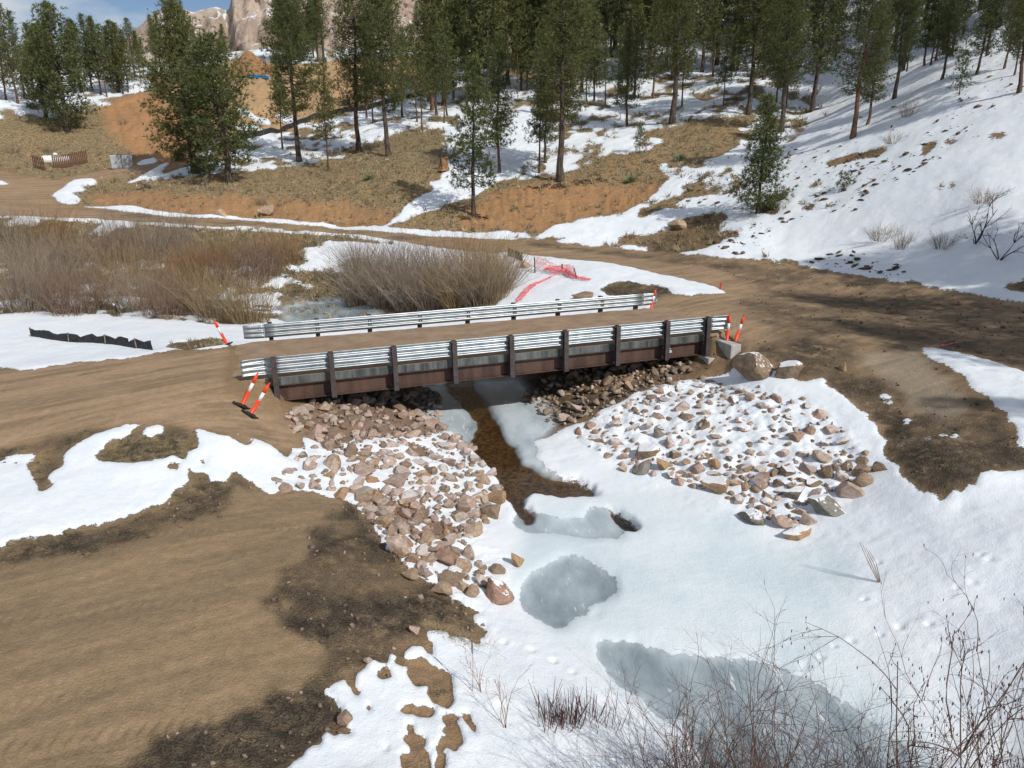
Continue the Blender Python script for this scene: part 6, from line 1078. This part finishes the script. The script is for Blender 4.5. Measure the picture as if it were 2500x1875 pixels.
wt = ['tan', 'grey', 'grey', 'red', 'tan', 'grey', 'red', 'gold', 'tan', 'gold', 'tan', 'gold', 'grey', 'grey', 'ochre', 'ochre', 'red', 'red', 'gold', 'grey', 'grey', 'red', 'grey', 'tan', 'grey', 'ochre', 'grey', 'grey', 'ochre']
tl = {'tan': 'straw-coloured', 'grey': 'grey', 'red': 'dark reddish', 'gold': 'golden-brown', 'ochre': 'rusty orange'}
wk = [wt[i % len(wt)] for i in range(len(WILLOWS))]
def wrank(pts, kinds, i): return ORD[sorted([j for j in range(len(pts)) if kinds[j] == kinds[i]], key=lambda j: math.atan2(pts[j][0], pts[j][1])).index(i)]
for i, (x, y, z) in enumerate(WILLOWS):
    t = wk[i]; shrub('willow_shrub', WP[i % 3], x, y, random.uniform(.8, 1.05), t, f'{tl[t]} bare willow in the left thicket, {wrank(WILLOWS, wk, i)} of its colour from left', 'willow', f'{t} willows in the left thicket')
bt = ['grey', 'grey', 'grey', 'grey', 'gold', 'grey', 'tan', 'grey', 'grey', 'red', 'ochre', 'gold', 'grey', 'grey', 'tan']
for i, (x, y, z) in enumerate(BIGWILLOW):
    t = bt[i]; shrub('willow_shrub', BP[i % 2], x, y, random.uniform(.85, 1.1), t, f'{tl[t]} bare willow behind the far guardrail, {wrank(BIGWILLOW, bt, i)} of its colour from left', 'willow', f'{t} willows behind the far guardrail')
bl = ['dead grey brush at the foot of the big leaning pine', 'grey bush with snow in the left cut bank', 'low dark bush on the snow patch below the road', 'bare twiggy bush on the lower right snow slope', 'small bare bush beside the road on the right snow slope',
      'bare bush on the right snow slope under the shade', 'leafless twigs at the foot of the right snow slope', 'low grey bush near the stump', 'grey bush in the snow of the small gully', 'bare bush on the crest of the right slope', 'sage bush under the skyline pines', 'grey sage bush above the white tank', 'grey sage bush at the left edge of the hillside']
for i, (x, y, z) in enumerate(BUSHES): shrub('bush', SP[i % 2], x, y, random.uniform(1.0, 1.6), 'grey', bl[i], 'bush', 'bushes', random.uniform(.8, 1.2))
for i, (x, y, z) in enumerate(YUCCA):
    g = np.random.default_rng(i); n = 90; d = g.normal(0, 1, (n, 3)); d[:, 2] = np.abs(d[:, 2])*.8+.15; d /= np.linalg.norm(d, axis=1, keepdims=True)
    P = np.stack([d*l for l in (0.02, .35, .7)], 1); V, Q = tubes_np(P, np.array([[.02, .022, .002]]*n), 3)
    ym = MATS.get('yucca') or simple('yucca', (.10,.13,.06), (.24,.27,.15), 5)
    tag(link('yucca', mesh_np('yucca', V, Q, ym), None, (x, y, surf(x, y))), ('spiky pale green yucca on the edge of the orange cut bank', 'green spiky yucca beside the dark brush right of the bank', 'yellow-green yucca on the bank left of the small gully')[i], 'yucca', 'yuccas')

# foreground shrub, bare and finely branched
def twiggy(seed, n, h, spread, lean, r0, gens=3, catkins=0):
    g = np.random.default_rng(seed); K = 7; P = []; Rd = []; tn = []; tips = []
    def grow(p, d, L, r, gen):
        pts = [p]; q = p.copy(); dd = d.copy(); curl = g.normal(0, .10, 3)
        for i in range(K-1):
            dd = dd+curl+g.normal(0, .09, 3)+np.array([0, 0, .03]); dd /= np.linalg.norm(dd); q = q+dd*L/(K-1); pts.append(q)
        pts = np.array(pts); P.append(pts); Rd.append(np.linspace(r, r*.35, K)); tn.append(g.random()*.7+.1*gen)
        tips.append(pts[-1])
        if gen > 0:
            for _ in range(g.integers(2, 5)):
                i = g.integers(2, K); t = pts[i]-pts[i-1]; t /= np.linalg.norm(t); nd = t+g.normal(0, .45, 3); nd /= np.linalg.norm(nd)
                grow(pts[i], nd, L*g.uniform(.3, .55), r*.55, gen-1)
    for _ in range(n):
        a = g.random()*6.28; b = np.array([math.cos(a), math.sin(a), 0])*spread*g.random(); d = np.array([math.cos(a)*lean*g.random(), math.sin(a)*lean*g.random(), 1.]); d /= np.linalg.norm(d)
        grow(b, d, h*g.uniform(.5, 1.), r0*g.uniform(.6, 1.2), gens)
    V, Q = tubes_np(np.array(P), np.array(Rd), 4); me = mesh_np('stems', V, Q, TWIG, False, np.clip(np.repeat(np.array(tn), K*4), 0, 1))
    cm = None
    if catkins:
        tp = np.array(tips)[g.permutation(len(tips))[:catkins]]; Pc = np.stack([tp, tp+[0, 0, -.02], tp+[0.004, 0, -.05]], 1)
        V, Q = tubes_np(Pc, np.array([[.002, .008, .003]]*len(tp)), 4); cm = mesh_np('catkins', V, Q, MATS.get('catkin') or simple('catkin', (.10,.025,.03), (.20,.05,.05), 9))
    return me, cm
FS = [(2.75, 6.75, 95, 2.5, .7, .65, .009, 3, 0, 'dense dark bare willow bush in the bottom right foreground, left of the red-tipped one'), (3.8, 6.2, 100, 2.3, .7, .75, .009, 3, 0, 'tangled bare bush at the bottom edge between two taller shrubs'),
      (2.4, 7.2, 190, 1.4, .9, .9, .006, 2, 0, 'low dense tangle of dark twigs at the bottom edge of the frozen pond'), (4.2, 6.9, 230, 1.6, 1.0, .9, .006, 2, 0, 'low dense tangle of twigs under the tall catkin alder'),
      (4.9, 7.2, 12, 3.1, .25, .45, .015, 3, 420, 'tall alder with dark red catkins in the bottom right foreground'), (6.0, 6.8, 40, 2.6, .5, .6, .011, 3, 420, 'catkin-hung alder at the bottom right corner of the picture'), (1.9, 6.7, 26, 1.8, .5, .7, .008, 2, 0, 'low thin bare shrub at the bottom edge beside the frozen pond')]
for i, (x, y, n, h, sp, ln, r0, gens, ck, lab) in enumerate(FS):
    me, cm = twiggy(40+i, n, h, sp, ln, r0, gens, ck); e = empty('alder_shrub' if ck else 'bare_shrub', (x, y, surf(x, y)-.05)); o = link('stems', me, e); o.color = (1, 1, 1, 1)
    if cm: tag(link('catkins', cm, e), kind='stuff')
    tag(e, lab, 'shrub', 'foreground shrubs')
# cut willow stubs in the foreground snow
for i, (x, y, z) in enumerate(STUBS):
    g = np.random.default_rng(i+70); n = (46, 60, 26, 10, 10)[i]; P = []
    for _ in range(n):
        a = g.random()*6.28; b = np.array([math.cos(a), math.sin(a), 0])*.22*math.sqrt(g.random()); L = g.uniform(.18, .5); d = np.array([b[0]*1.6+g.normal(0, .12), b[1]*1.6+g.normal(0, .12), 1.]); P.append(np.array([b+d*L*q for q in np.linspace(0, 1, 4)]))
    V, Q = tubes_np(np.array(P), np.array([[.005, .005, .004, .002]]*n), 4)
    o = link('willow_stubs', mesh_np('willow_stubs', V, Q, TWIG, False, np.repeat(g.random(n)*.6, 16)), None, (x, y, surf(x, y)-.03)); o.color = (.9, .6, .6, 1)
    tag(o, ('clump of red-brown willow shoots in the foreground snow, left of the thickest clump', 'thickest clump of red-brown willow shoots in the foreground snow', 'splayed clump of willow shoots in the foreground snow, right of the thickest', 'few thin shoots at the left of the willow clumps', 'few thin shoots nearest the frozen pond')[i], 'shoots', 'willow shoots')
# cattail stalk, twigs
x, y, z = CATTAIL[0]; e = empty('cattail', (x, y, surf(x, y)))
MB().tube([(0, 0, 0), (.01, 0, .5), (0, .01, .95)], [.006, .005, .004], 6).build('stalk', WOOD, e); MB().tube([(.003, .008, .66), (.001, .009, .70), (0, .01, .88), (0, .01, .92)], [.006, .013, .013, .004], 8).build('seed_head', OLDWOOD, e)
tag(e, 'single dry cattail stalk standing in the foreground snow', 'cattail')
for i, (x, y, z) in enumerate(TWIGS):
    me, _ = twiggy(90+i, 4, .75, .03, .5, .006, 2); e = empty('dry_weed', (x, y, surf(x, y))); o = link('stems', me, e); o.color = (2.2, 1.9, 1.5, 1); tag(e, ('pale dry weed in the snow right of the cattail', 'thin dry twig in the snow left of the willow shoots')[i], 'weed', 'dry weeds')
# broken reeds standing in the pond
x, y, z = STICK[0]; e = empty('broken_reed', (x, y, surf(x, y)-.02))
for i in range(4): MB().tube([(0+.015*i, .01*i, 0), (-.22+.05*i, .10, .40), (-.40+.07*i, .22, .80-.06*i)], [.008, .007, .004], 6).build('stem', OLDWOOD, e)
tag(e, 'bundle of broken reeds leaning in the flat snow of the frozen pond', 'reeds')

# dry grass on the banks
def grass_stuff():
    g = np.random.default_rng(5); pts = []
    def grow(n, az0, az1, r0, r1, key=None):
        a = np.radians(g.uniform(az0, az1, n)); r = np.exp(g.uniform(math.log(r0), math.log(r1), n))
        for q, s in zip(a, r):
            x, y = s*math.sin(q), s*math.cos(q); gr = gval('grass', x, y)
            if gr < .12 or g.random() > gr or gval('snow', x, y) > .6 or gval('road', x, y) > .3: continue
            pts.append((x, y, s))
    grow(20000, -44, 22, 44, 100); grow(6000, -44, 5, 24, 48); grow(2600, 14, 44, 30, 60)
    C = np.array([(x, y, surf(x, y)) for x, y, s in pts]); n = 8; sc = np.array([1.2 if s > 40 else .8 for x, y, s in pts])*g.uniform(.5, 1.5, len(pts))
    C = np.repeat(C, n, 0); s2 = np.repeat(sc, n)[:, None]; d = g.normal(0, .55, C.shape); d[:, 2] = 1; d /= np.linalg.norm(d, axis=1, keepdims=True)
    sd_ = np.cross(d, g.normal(0, 1, d.shape)); sd_ /= np.linalg.norm(sd_, axis=1, keepdims=True); off = g.normal(0, .07, C.shape); off[:, 2] = 0
    b = C+off; L = g.uniform(.12, .34, len(C))[:, None]*s2; wd = .020*s2
    V = np.stack([b-sd_*wd, b+sd_*wd, b+d*L], 1).reshape(-1, 3); tv = np.repeat(np.repeat(g.random(len(pts)), n), 3)
    return mesh_np('dry_grass', V, np.arange(len(V)).reshape(-1, 3), GRASS, False, tv)
tag(link('dry_grass', grass_stuff()), 'dry tan bunch grass scattered over the banks and hillside', 'grass', None, 'stuff')
# dark clods and litter breaking through the right snow slope
g = np.random.default_rng(15); cv, cf = [], []; k = 0
while k < 900:
    q = math.radians(g.uniform(13, 44)); s = math.exp(g.uniform(math.log(38), math.log(64))); x, y = s*math.sin(q), s*math.cos(q)
    if gval('road', x, y) > .1 or g.random() > 1.15-(s-40)/20 or float(fbm(np.array([x]), np.array([y]), .3, 3, 8)[0]) < -.03: continue
    sz = .08+.38*g.random()**3; me = SMALLM[k % 4]; M = Matrix.LocRotScale(Vector((x, y, surf(x, y)+.01)), __import__('mathutils').Euler((g.normal(0, .25), g.normal(0, .25), g.random()*6)), Vector((sz*1.5, sz*.7, sz*.45)))
    n0 = len(cv); cv += [tuple(M@v.co) for v in me.vertices]; cf += [tuple(n0+j for j in p.vertices) for p in me.polygons]; k += 1
lm = simple('slope_litter', (.06,.040,.025), (.17,.115,.07), 2, .95, coords='pos')
tag(link('slope_litter', mesh_np('slope_litter', np.array(cv), np.array(cf), lm)), 'dark clods and plant litter poking through the right snow slope', 'litter', None, 'stuff')
# a few dead grass wisps by the dark soil
g = np.random.default_rng(9); P = []
for x, y, z in DRYGRASS:
    for _ in range(45):
        b = np.array([x+g.normal(0, .15), y+g.normal(0, .12), 0]); b[2] = surf(b[0], b[1]); d = np.array([g.normal(.3, .5), g.normal(-.2, .5), .7]); P.append(np.array([b+d*q*g.uniform(.1, .3)+np.array([0, 0, -.12*q*q]) for q in np.linspace(0, 1, 4)]))
V, Q = tubes_np(np.array(P), np.array([[.003, .003, .002, .001]]*len(P)), 3)
tag(link('dead_grass', mesh_np('dead_grass', V, Q, GRASS, False, np.repeat(g.random(len(P)), 12))), 'matted dead grass where the dark soil meets the foreground snow', 'grass', None, 'stuff')
# ------------------------------------------------------------------ fences, stakes, small things
def silt_fence(name, pts, h, label, stake_every=1, sag=.1):
    root = empty(name, (pts[0][0], pts[0][1], surf(pts[0][0], pts[0][1]))); o = np.array(root.location)
    P = np.array([(x, y, surf(x, y)) for x, y, _ in pts]); t = np.linspace(0, len(P)-1, (len(P)-1)*6+1)
    c = np.stack([np.interp(t, np.arange(len(P)), P[:, i]) for i in range(3)], 1); fr = np.abs((t % 1)-.5)*2
    c[:, 2] = [surf(a, b) for a, b in c[:, :2]]
    hh = h*(1-sag*2*(1-fr)*(.6+.8*rng.random(len(t)))); out = .05*(1-fr)+.03*rng.normal(0, 1, len(t))
    d = np.gradient(c[:, :2], axis=0); nrm = np.stack([-d[:, 1], d[:, 0]], 1); nrm /= np.linalg.norm(nrm, axis=1, keepdims=True)+1e-9
    rows = []
    for k, (fz, fo) in enumerate(((-.05, -.06), (.35, .4), (.7, .8), (1, 1))):
        r = c.copy(); r[:, 2] += hh*fz; r[:, :2] += nrm*(out*fo)[:, None]; rows.append(r)
    F_ = np.array(rows)-o; Bk = F_.copy(); Bk[..., :2] += nrm[None]*.008
    A = np.concatenate([F_.reshape(-1, 3), Bk.reshape(-1, 3)]); n = len(t); idx = np.arange(4*n).reshape(4, n)
    Q = np.stack([idx[:-1, :-1], idx[:-1, 1:], idx[1:, 1:], idx[1:, :-1]], -1).reshape(-1, 4); top = np.stack([idx[3, :-1], idx[3, 1:], idx[3, 1:]+4*n, idx[3, :-1]+4*n], -1)
    link('fabric', mesh_np('fabric', A, np.concatenate([Q, Q[:, ::-1]+4*n, top]), FABRIC, True), root)
    for i in range(0, len(P), stake_every):
        p = P[i]-o; m = Matrix.Rotation(random.uniform(-.12, .12), 4, 'Y'); mb = MB(); mb.box((-.014, -.014, -.1), (.014, .014, h+.03), Matrix.Translation(Vector(p)+Vector((0, -.03, 0)))@m); mb.build('stake', OLDWOOD, root)
    tag(root, label, 'silt fence', 'silt fences'); return root
silt_fence('silt_fence', SILT, .36, 'sagging black silt fence on the snow left of the bridge', 2, .16)
silt_fence('silt_fence', SILTHILL, .62, 'long black silt fence climbing the hill below the sandy cut', 1, .04)
silt_fence('silt_fence', SILTROAD, .5, 'short black silt fence end beside the tan boulder and far willow', 1, .1)
def stake(bt, label, mat, name='survey_stake', cat='stake', tip=None, w=.02, grp='survey stakes'):
    b, t = Vector(bt[0]), Vector(bt[1]); b.z = surf(b.x, b.y); ax = t-b; L = max(ax.length, .3); q = ax.to_track_quat('Z', 'Y')
    e = empty(name, b); e.rotation_mode = 'QUATERNION'; e.rotation_quaternion = q
    MB().box((-w, -w*.6, -.1), (w, w*.6, L*.8)).build('shaft', mat, e); MB().box((-w*1.03, -w*.64, L*.8), (w*1.03, w*.64, L)).build('painted_tip', tip or mat, e); tag(e, label, cat, grp); return e
sl = ['dark steel stake left of the fallen orange fence', 'dark stake behind the fallen orange fence', 'leaning dark stake right of the fallen orange fence', 'thin red stake at the tip of the snow tongue by the road', 'orange-pink survey stake on the bank near the sapling', 'white-tipped stake in front of the left willows', 'white-tipped stake among the willows near the bridge', 'red stake leaning at the far right guardrail end']
smat = [DARKM, DARKM, DARKM, REDP, WOOD, DARKM, OLDWOOD, REDP]; stip = [None, None, None, REDP, REDP, WHITE, WHITE, REDP]
for i, bt in enumerate(STAKES): stake(bt, sl[i], smat[i], 'survey_stake', 'stake', stip[i], .03 if i != 4 else .045)

# collapsed orange barrier net
def net_strip(ctr, wid, step=.11, r=.006, seed=1):
    """two families of strands over a draped ribbon: ctr list of (point, width vector)"""
    g = np.random.default_rng(seed); C = np.array([c for c, _ in ctr], float); W = np.array([q for _, q in ctr], float)
    L = np.r_[0, np.cumsum(np.linalg.norm(np.diff(C, axis=0), axis=1))]; n = max(6, int(L[-1]/step)); s = np.linspace(0, L[-1], n)
    c = np.stack([np.interp(s, L, C[:, i]) for i in range(3)], 1); w = np.stack([np.interp(s, L, W[:, i]) for i in range(3)], 1); m = max(4, int(wid/step))
    G_ = np.array([c+w*(k/(m-1)-.5) for k in range(m)])+g.normal(0, .03, (m, n, 3))
    mb = MB()
    for k in range(m): mb.tube(G_[k], r*(1.6 if k in (0, m-1) else 1), 3, False)
    for i in range(n): mb.tube(G_[:, i], r, 3, False)
    return mb
P = [Vector((x, y, surf(x, y))) for x, y, z in NETHEAP]; nt_root = empty('orange_net_fence', P[2])
def rel(v): return tuple(Vector(v)-P[2])
up = Vector((0, 0, 1)); st_t = [Vector(STAKES[0][1]), Vector(STAKES[1][1]), Vector(STAKES[2][1])]
net_strip([(rel(st_t[0]-up*.3), (0, 0, .7)), (rel(P[1]+up*.42), (.1, .2, .45)), (rel(P[2]+up*.14), (.3, .8, .25)), (rel(P[3]+up*.22), (.2, .7, .4)), (rel(st_t[2]-up*.32), (0, .1, .7))], .9, .09, .007, 1).build('hanging_net', PINKP, nt_root)
net_strip([(rel(P[1]+up*.12), (.2, .9, .05)), (rel(P[2]+up*.2), (.2, 1.0, .1)), (rel(P[3]+up*.16), (.1, .9, .1)), (rel(P[4]+up*.07), (.1, .7, 0)), (rel(P[5]+up*.04), (.1, .4, 0))], 1.0, .09, .007, 2).build('heaped_net', PINKP, nt_root)
T_ = [Vector((x, y, surf(x, y)+.05)) for x, y, z in NETTAIL]
net_strip([(rel(T_[0]), (.4, .6, .1)), (rel(T_[1]), (.5, .4, .08)), (rel(T_[2]), (.5, .3, .08)), (rel(T_[3]), (.45, .25, .1)), (rel(T_[4]), (.4, .2, .1)), (rel(T_[5]), (.3, .2, .1))], .7, .09, .007, 3).build('trailing_net', PINKP, nt_root)
tag(nt_root, 'collapsed orange-pink barrier net trailing over the snow behind the far guardrail', 'net fence')
a, b = FLAG; e = empty('pink_flagging_tape', (a[0], a[1], surf(a[0], a[1])+.03))
MB().box((-.02, -.012, -.012), (.62, .012, .012), Matrix.Rotation(math.atan2(b[1]-a[1], b[0]-a[0]), 4, 'Z')@Matrix.Rotation(-.12, 4, 'Y'), .004).box((.02, -.05, -.02), (.22, .05, .004), Matrix.Rotation(.9, 4, 'Z')).build('stake_with_tape', PINKF, e); tag(e, 'bright pink marker lying at the corner of the right snow field', 'marker')

# white tank behind its picket fence
x, y, z = TANK[0]; z = surf(x, y); d = Vector((x, y, 0)).normalized(); bx_, by_ = x+d.x*.9, y+d.y*.9; z = surf(x, y)-.05
fl, fr = Vector(FENCEL[0]), Vector(FENCER[1]); ang = math.atan2(FENCER[1][1]-FENCER[0][1], FENCER[1][0]-FENCER[0][0])
e = empty('propane_tank', (bx_, by_, z), ang); pr = []
for i in range(7): pr.append((.43*math.sin(math.pi/2*i/6)+.001, -.35+.35*(1-math.cos(math.pi/2*i/6))))
pr = pr+[(.43, 2.0)]+[(.43*math.cos(math.pi/2*i/6)+.001, 2.0+.35*math.sin(math.pi/2*i/6)) for i in range(1, 7)]
MB().lathe(pr, 24, Matrix.Translation((-.15, 0, .62))@Matrix.Rotation(math.pi/2, 4, 'Y')).build('tank_body', TANKW, e, True)
for q in (-.1, 1.3): MB().box((q-.09, -.3, -.1), (q+.09, .3, .2)).build('saddle', CONC, e)
MB().lathe([(.2, 0), (.2, .2), (.15, .28), (.02, .3)], 16, Matrix.Translation((.85, 0, 1.03))).build('valve_dome', TANKW, e, True)
tag(e, 'white propane tank behind the brown picket fence by the road junction', 'tank')
def pickets(a, b, n, label):
    A, B = Vector(a), Vector(b); L = (B-A).length; e = empty('picket_fence', (A.x, A.y, surf(A.x, A.y)), math.atan2(B.y-A.y, B.x-A.x)); o = e.location
    for i in range(n):
        q = (i+.5)/n; p = A.lerp(B, q); dz = surf(p.x, p.y)-o.z; h = 1.32+random.uniform(-.04, .04); s = L*q
        mb = MB(); w = min(.062, L/n*.4); mb.add([(s-w, -.012, dz+.02), (s+w, -.012, dz+.02), (s+w, -.012, dz+h-.06), (s, -.012, dz+h), (s-w, -.012, dz+h-.06), (s-w, .012, dz+.02), (s+w, .012, dz+.02), (s+w, .012, dz+h-.06), (s, .012, dz+h), (s-w, .012, dz+h-.06)],
               [(0, 1, 2, 3, 4), (9, 8, 7, 6, 5), (0, 5, 6, 1), (1, 6, 7, 2), (2, 7, 8, 3), (3, 8, 9, 4), (4, 9, 5, 0)]); mb.build('picket', FENCEW, e)
    dzB = surf(B.x, B.y)-o.z
    for zz in (.25, 1.05): MB().tube([(0, .05, zz), (L, .05, zz+dzB)], .035, 4).build('fence_rail', FENCEW, e)
    tag(e, label, 'fence', 'picket fences')
pickets(FENCEL[0], FENCEL[1], 7, 'short angled brown picket panel left of the white tank')
pickets(FENCER[0], FENCER[1], 19, 'long brown picket fence right of the white tank')
A, B, C_ = [Vector((p[0], p[1], surf(p[0], p[1]))) for p in PANELS]; e = empty('fabric_panel_screen', A, math.atan2(C_.y-A.y, C_.x-A.x)); L = (C_-A).length
for i in range(2):
    s0, s1 = L*i/2+.02, L*(i+1)/2-.02; m = Matrix.Rotation(.12, 4, 'X')
    mb = MB(); n = 10; vs = []; fs = []
    for a in range(n+1):
        for b in range(n+1): vs.append(tuple(m@Vector((s0+(s1-s0)*a/n, .04*math.sin(a*1.3+i)*math.sin(b*.9)*math.sin(math.pi*a/n), .06+1.36*b/n))))
    for a in range(n):
        for b in range(n): fs.append((a*(n+1)+b, (a+1)*(n+1)+b, (a+1)*(n+1)+b+1, a*(n+1)+b+1))
    mb.add(vs, fs); p = mb.build('panel', GREYF, e, True); so = p.modifiers.new('t', 'SOLIDIFY'); so.thickness = .008
    fr_ = MB()
    for q0, q1 in (((s0, 0, .03), (s0, 0, 1.45)), ((s1, 0, .03), (s1, 0, 1.45)), ((s0, 0, 1.45), (s1, 0, 1.45)), ((s0, 0, .04), (s1, 0, .04))): fr_.tube([m@Vector(q0)+Vector((0, .03, 0)), m@Vector(q1)+Vector((0, .03, 0))], .022, 6)
    fr_.build('panel_frame', DARKM, p)
tag(e, 'two leaning grey fabric fence panels beside the side road', 'fence panel')
# stump, planks, logs
x, y, z = STUMP[0]; e = empty('tree_stump', (x, y, surf(x, y)-.1)); mb = MB(); n = 18; prof_ = [(.75, 0), (.5, .15), (.38, .4), (.33, .8), (.31, 1.05)]; vs = []
for r_, zz in prof_:
    for k in range(n):
        a = 2*math.pi*k/n; q = r_*(1+.16*math.sin(3*a+zz)+.10*math.sin(7*a)*(1.1-zz)); vs.append((q*math.cos(a), q*math.sin(a), zz+(.14*math.sin(5*a)+.12*math.cos(2*a) if zz > 1 else 0)))
fs = [(i*n+k, i*n+(k+1) % n, (i+1)*n+(k+1) % n, (i+1)*n+k) for i in range(4) for k in range(n)]+[tuple(4*n+k for k in range(n))]
mb.add(vs, fs).build('stump_body', STUMPW, e); tag(e, 'broken orange-brown tree stump beside the snowy gully', 'stump')
for i in range(2):
    a, b = Vector(PLANKS[2*i]), Vector(PLANKS[2*i+1]); a.z = surf(a.x, a.y)+.12; b.z = surf(b.x, b.y)+.22; q = (b-a).to_track_quat('X', 'Z').to_matrix().to_4x4()
    tag(MB().box((0, -.12, -.05), ((b-a).length, .12, .05), None, .008).build('old_plank', OLDWOOD, None), ('left of two crossed weathered planks on the roadside bank', 'right of two crossed weathered planks on the roadside bank')[i], 'plank', 'old planks').matrix_world = Matrix.Translation(a)@q
for i in range(3):
    a, b = Vector(FARLOG[2*i]), Vector(FARLOG[2*i+1]); a.z = surf(a.x, a.y)+.15; b.z = surf(b.x, b.y)+.15
    mb = MB().tube([a, a.lerp(b, .5), b], [.17, .15, .12], 9); tag(mb.build('fallen_log', OLDWOOD), ('dark log lying on the snow below the thick red pine', 'short log on the snow left of the gully', 'dark log on the snow among the thin pines')[i], 'log', 'fallen logs')
# dead branches on the snow at right edge
for i in range(2):
    a, b = Vector(LOG[2*i]), Vector(LOG[2*i+1]); x, y = (a.x, a.y)
    me, _ = twiggy(120+i, 4, 2.3, .15, 1.6, .03, 3); e = empty('dead_branch', (x, y, surf(x, y)), .6*i); o = link('branches', me, e); o.color = (.35, .33, .33, 1); tag(e, ('dark dead branches sprawled on the snow at the right edge', 'smaller dead branches on the right snow slope above the road')[i], 'branch', 'dead branches')
a, b = Vector(DROPSTICK[0]), Vector(DROPSTICK[1]); pts = [a.lerp(b, q) for q in (0, .3, .6, 1)]; pts = [Vector((p.x, p.y+.04*math.sin(i*2), surf(p.x, p.y)+.02)) for i, p in enumerate(pts)]
tag(MB().tube(pts, [.012, .014, .012, .006], 6).build('fallen_stick', OLDWOOD), 'thin dark stick lying on the left approach road', 'stick')
# roots dangling from the cut edges
for i, (x, y, z) in enumerate(ROOTS):
    g = np.random.default_rng(i+200); P = []; z = surf(x, y)
    for _ in range(26):
        b = np.array([x+g.normal(0, .8 if i > 1 else .5), y+g.normal(-.3, .25), 0]); b[2] = surf(b[0], b[1])+.05; d = np.array([g.normal(0, .6), -.5, -.1]); P.append(np.array([b+d*q*g.uniform(.3, 1.)+np.array([0, -.1*q, .15*math.sin(q*3)-.5*q*q]) for q in np.linspace(0, 1, 5)]))
    V, Q = tubes_np(np.array(P), np.array([[.035, .03, .025, .018, .008]]*len(P)), 4)
    o = link('exposed_roots', mesh_np('exposed_roots', V, Q, TWIG, False, np.repeat(g.random(len(P))*.5, 20))); o.color = (.8, .65, .5, 1)
    tag(o, ('roots exposed under the tall red-trunked pine', 'roots under the young pine above the road', 'hanging roots along the middle of the cut edge', 'roots at the right end of the cut edge')[i], 'roots', 'exposed roots')
# spoil heap and blue pipes on the hill
x, y, z = MOUND[0]; e = Vector((x, y, 0)).normalized(); x += e.x*4; y += e.y*4; n = 40; vs = []; m_ = 16
for i in range(m_):
    q = i/(m_-1)
    for k in range(n):
        a = 2*math.pi*k/n; r_ = q*(4.2+.5*math.sin(3*a)+.3*math.sin(5*a+1)); px, py = r_*math.cos(a)*1.15, r_*math.sin(a); vs.append((px, py, 3.9*(1-q**1.25)+.9*float(fbm(np.array([px+50]), np.array([py+50]), .6, 4, 3)[0])*(1-q)-.4*(q == 1)))
fs = [(i*n+k, i*n+(k+1) % n, (i+1)*n+(k+1) % n, (i+1)*n+k) for i in range(m_-1) for k in range(n)]
tag(MB().add(vs, [f[::-1] for f in fs]).build('spoil_heap', DIRTM, None, True, loc=(x, y, surf(x, y)-.3)), 'brown earth spoil heap above the sandy cut on the hill', 'earth heap')
a, b = Vector(PIPES[0]), Vector(PIPES[1])
for i in range(5):
    off = Vector((0, .28*(i % 3), .13+.24*(i//3))); p0 = Vector((a.x, a.y, surf(a.x, a.y)+.1))+off; p1 = Vector((b.x, b.y, surf(b.x, b.y)+.1))+off; q = random.uniform(-.3, .3); dv = (p1-p0).normalized()*q
    tag(MB().tube([p0+dv, p1+dv], .12, 10).build('blue_pipe', BLUEP), 'long bright blue pipe in the stack in front of the spoil heap', 'pipe', 'stack of blue pipes')
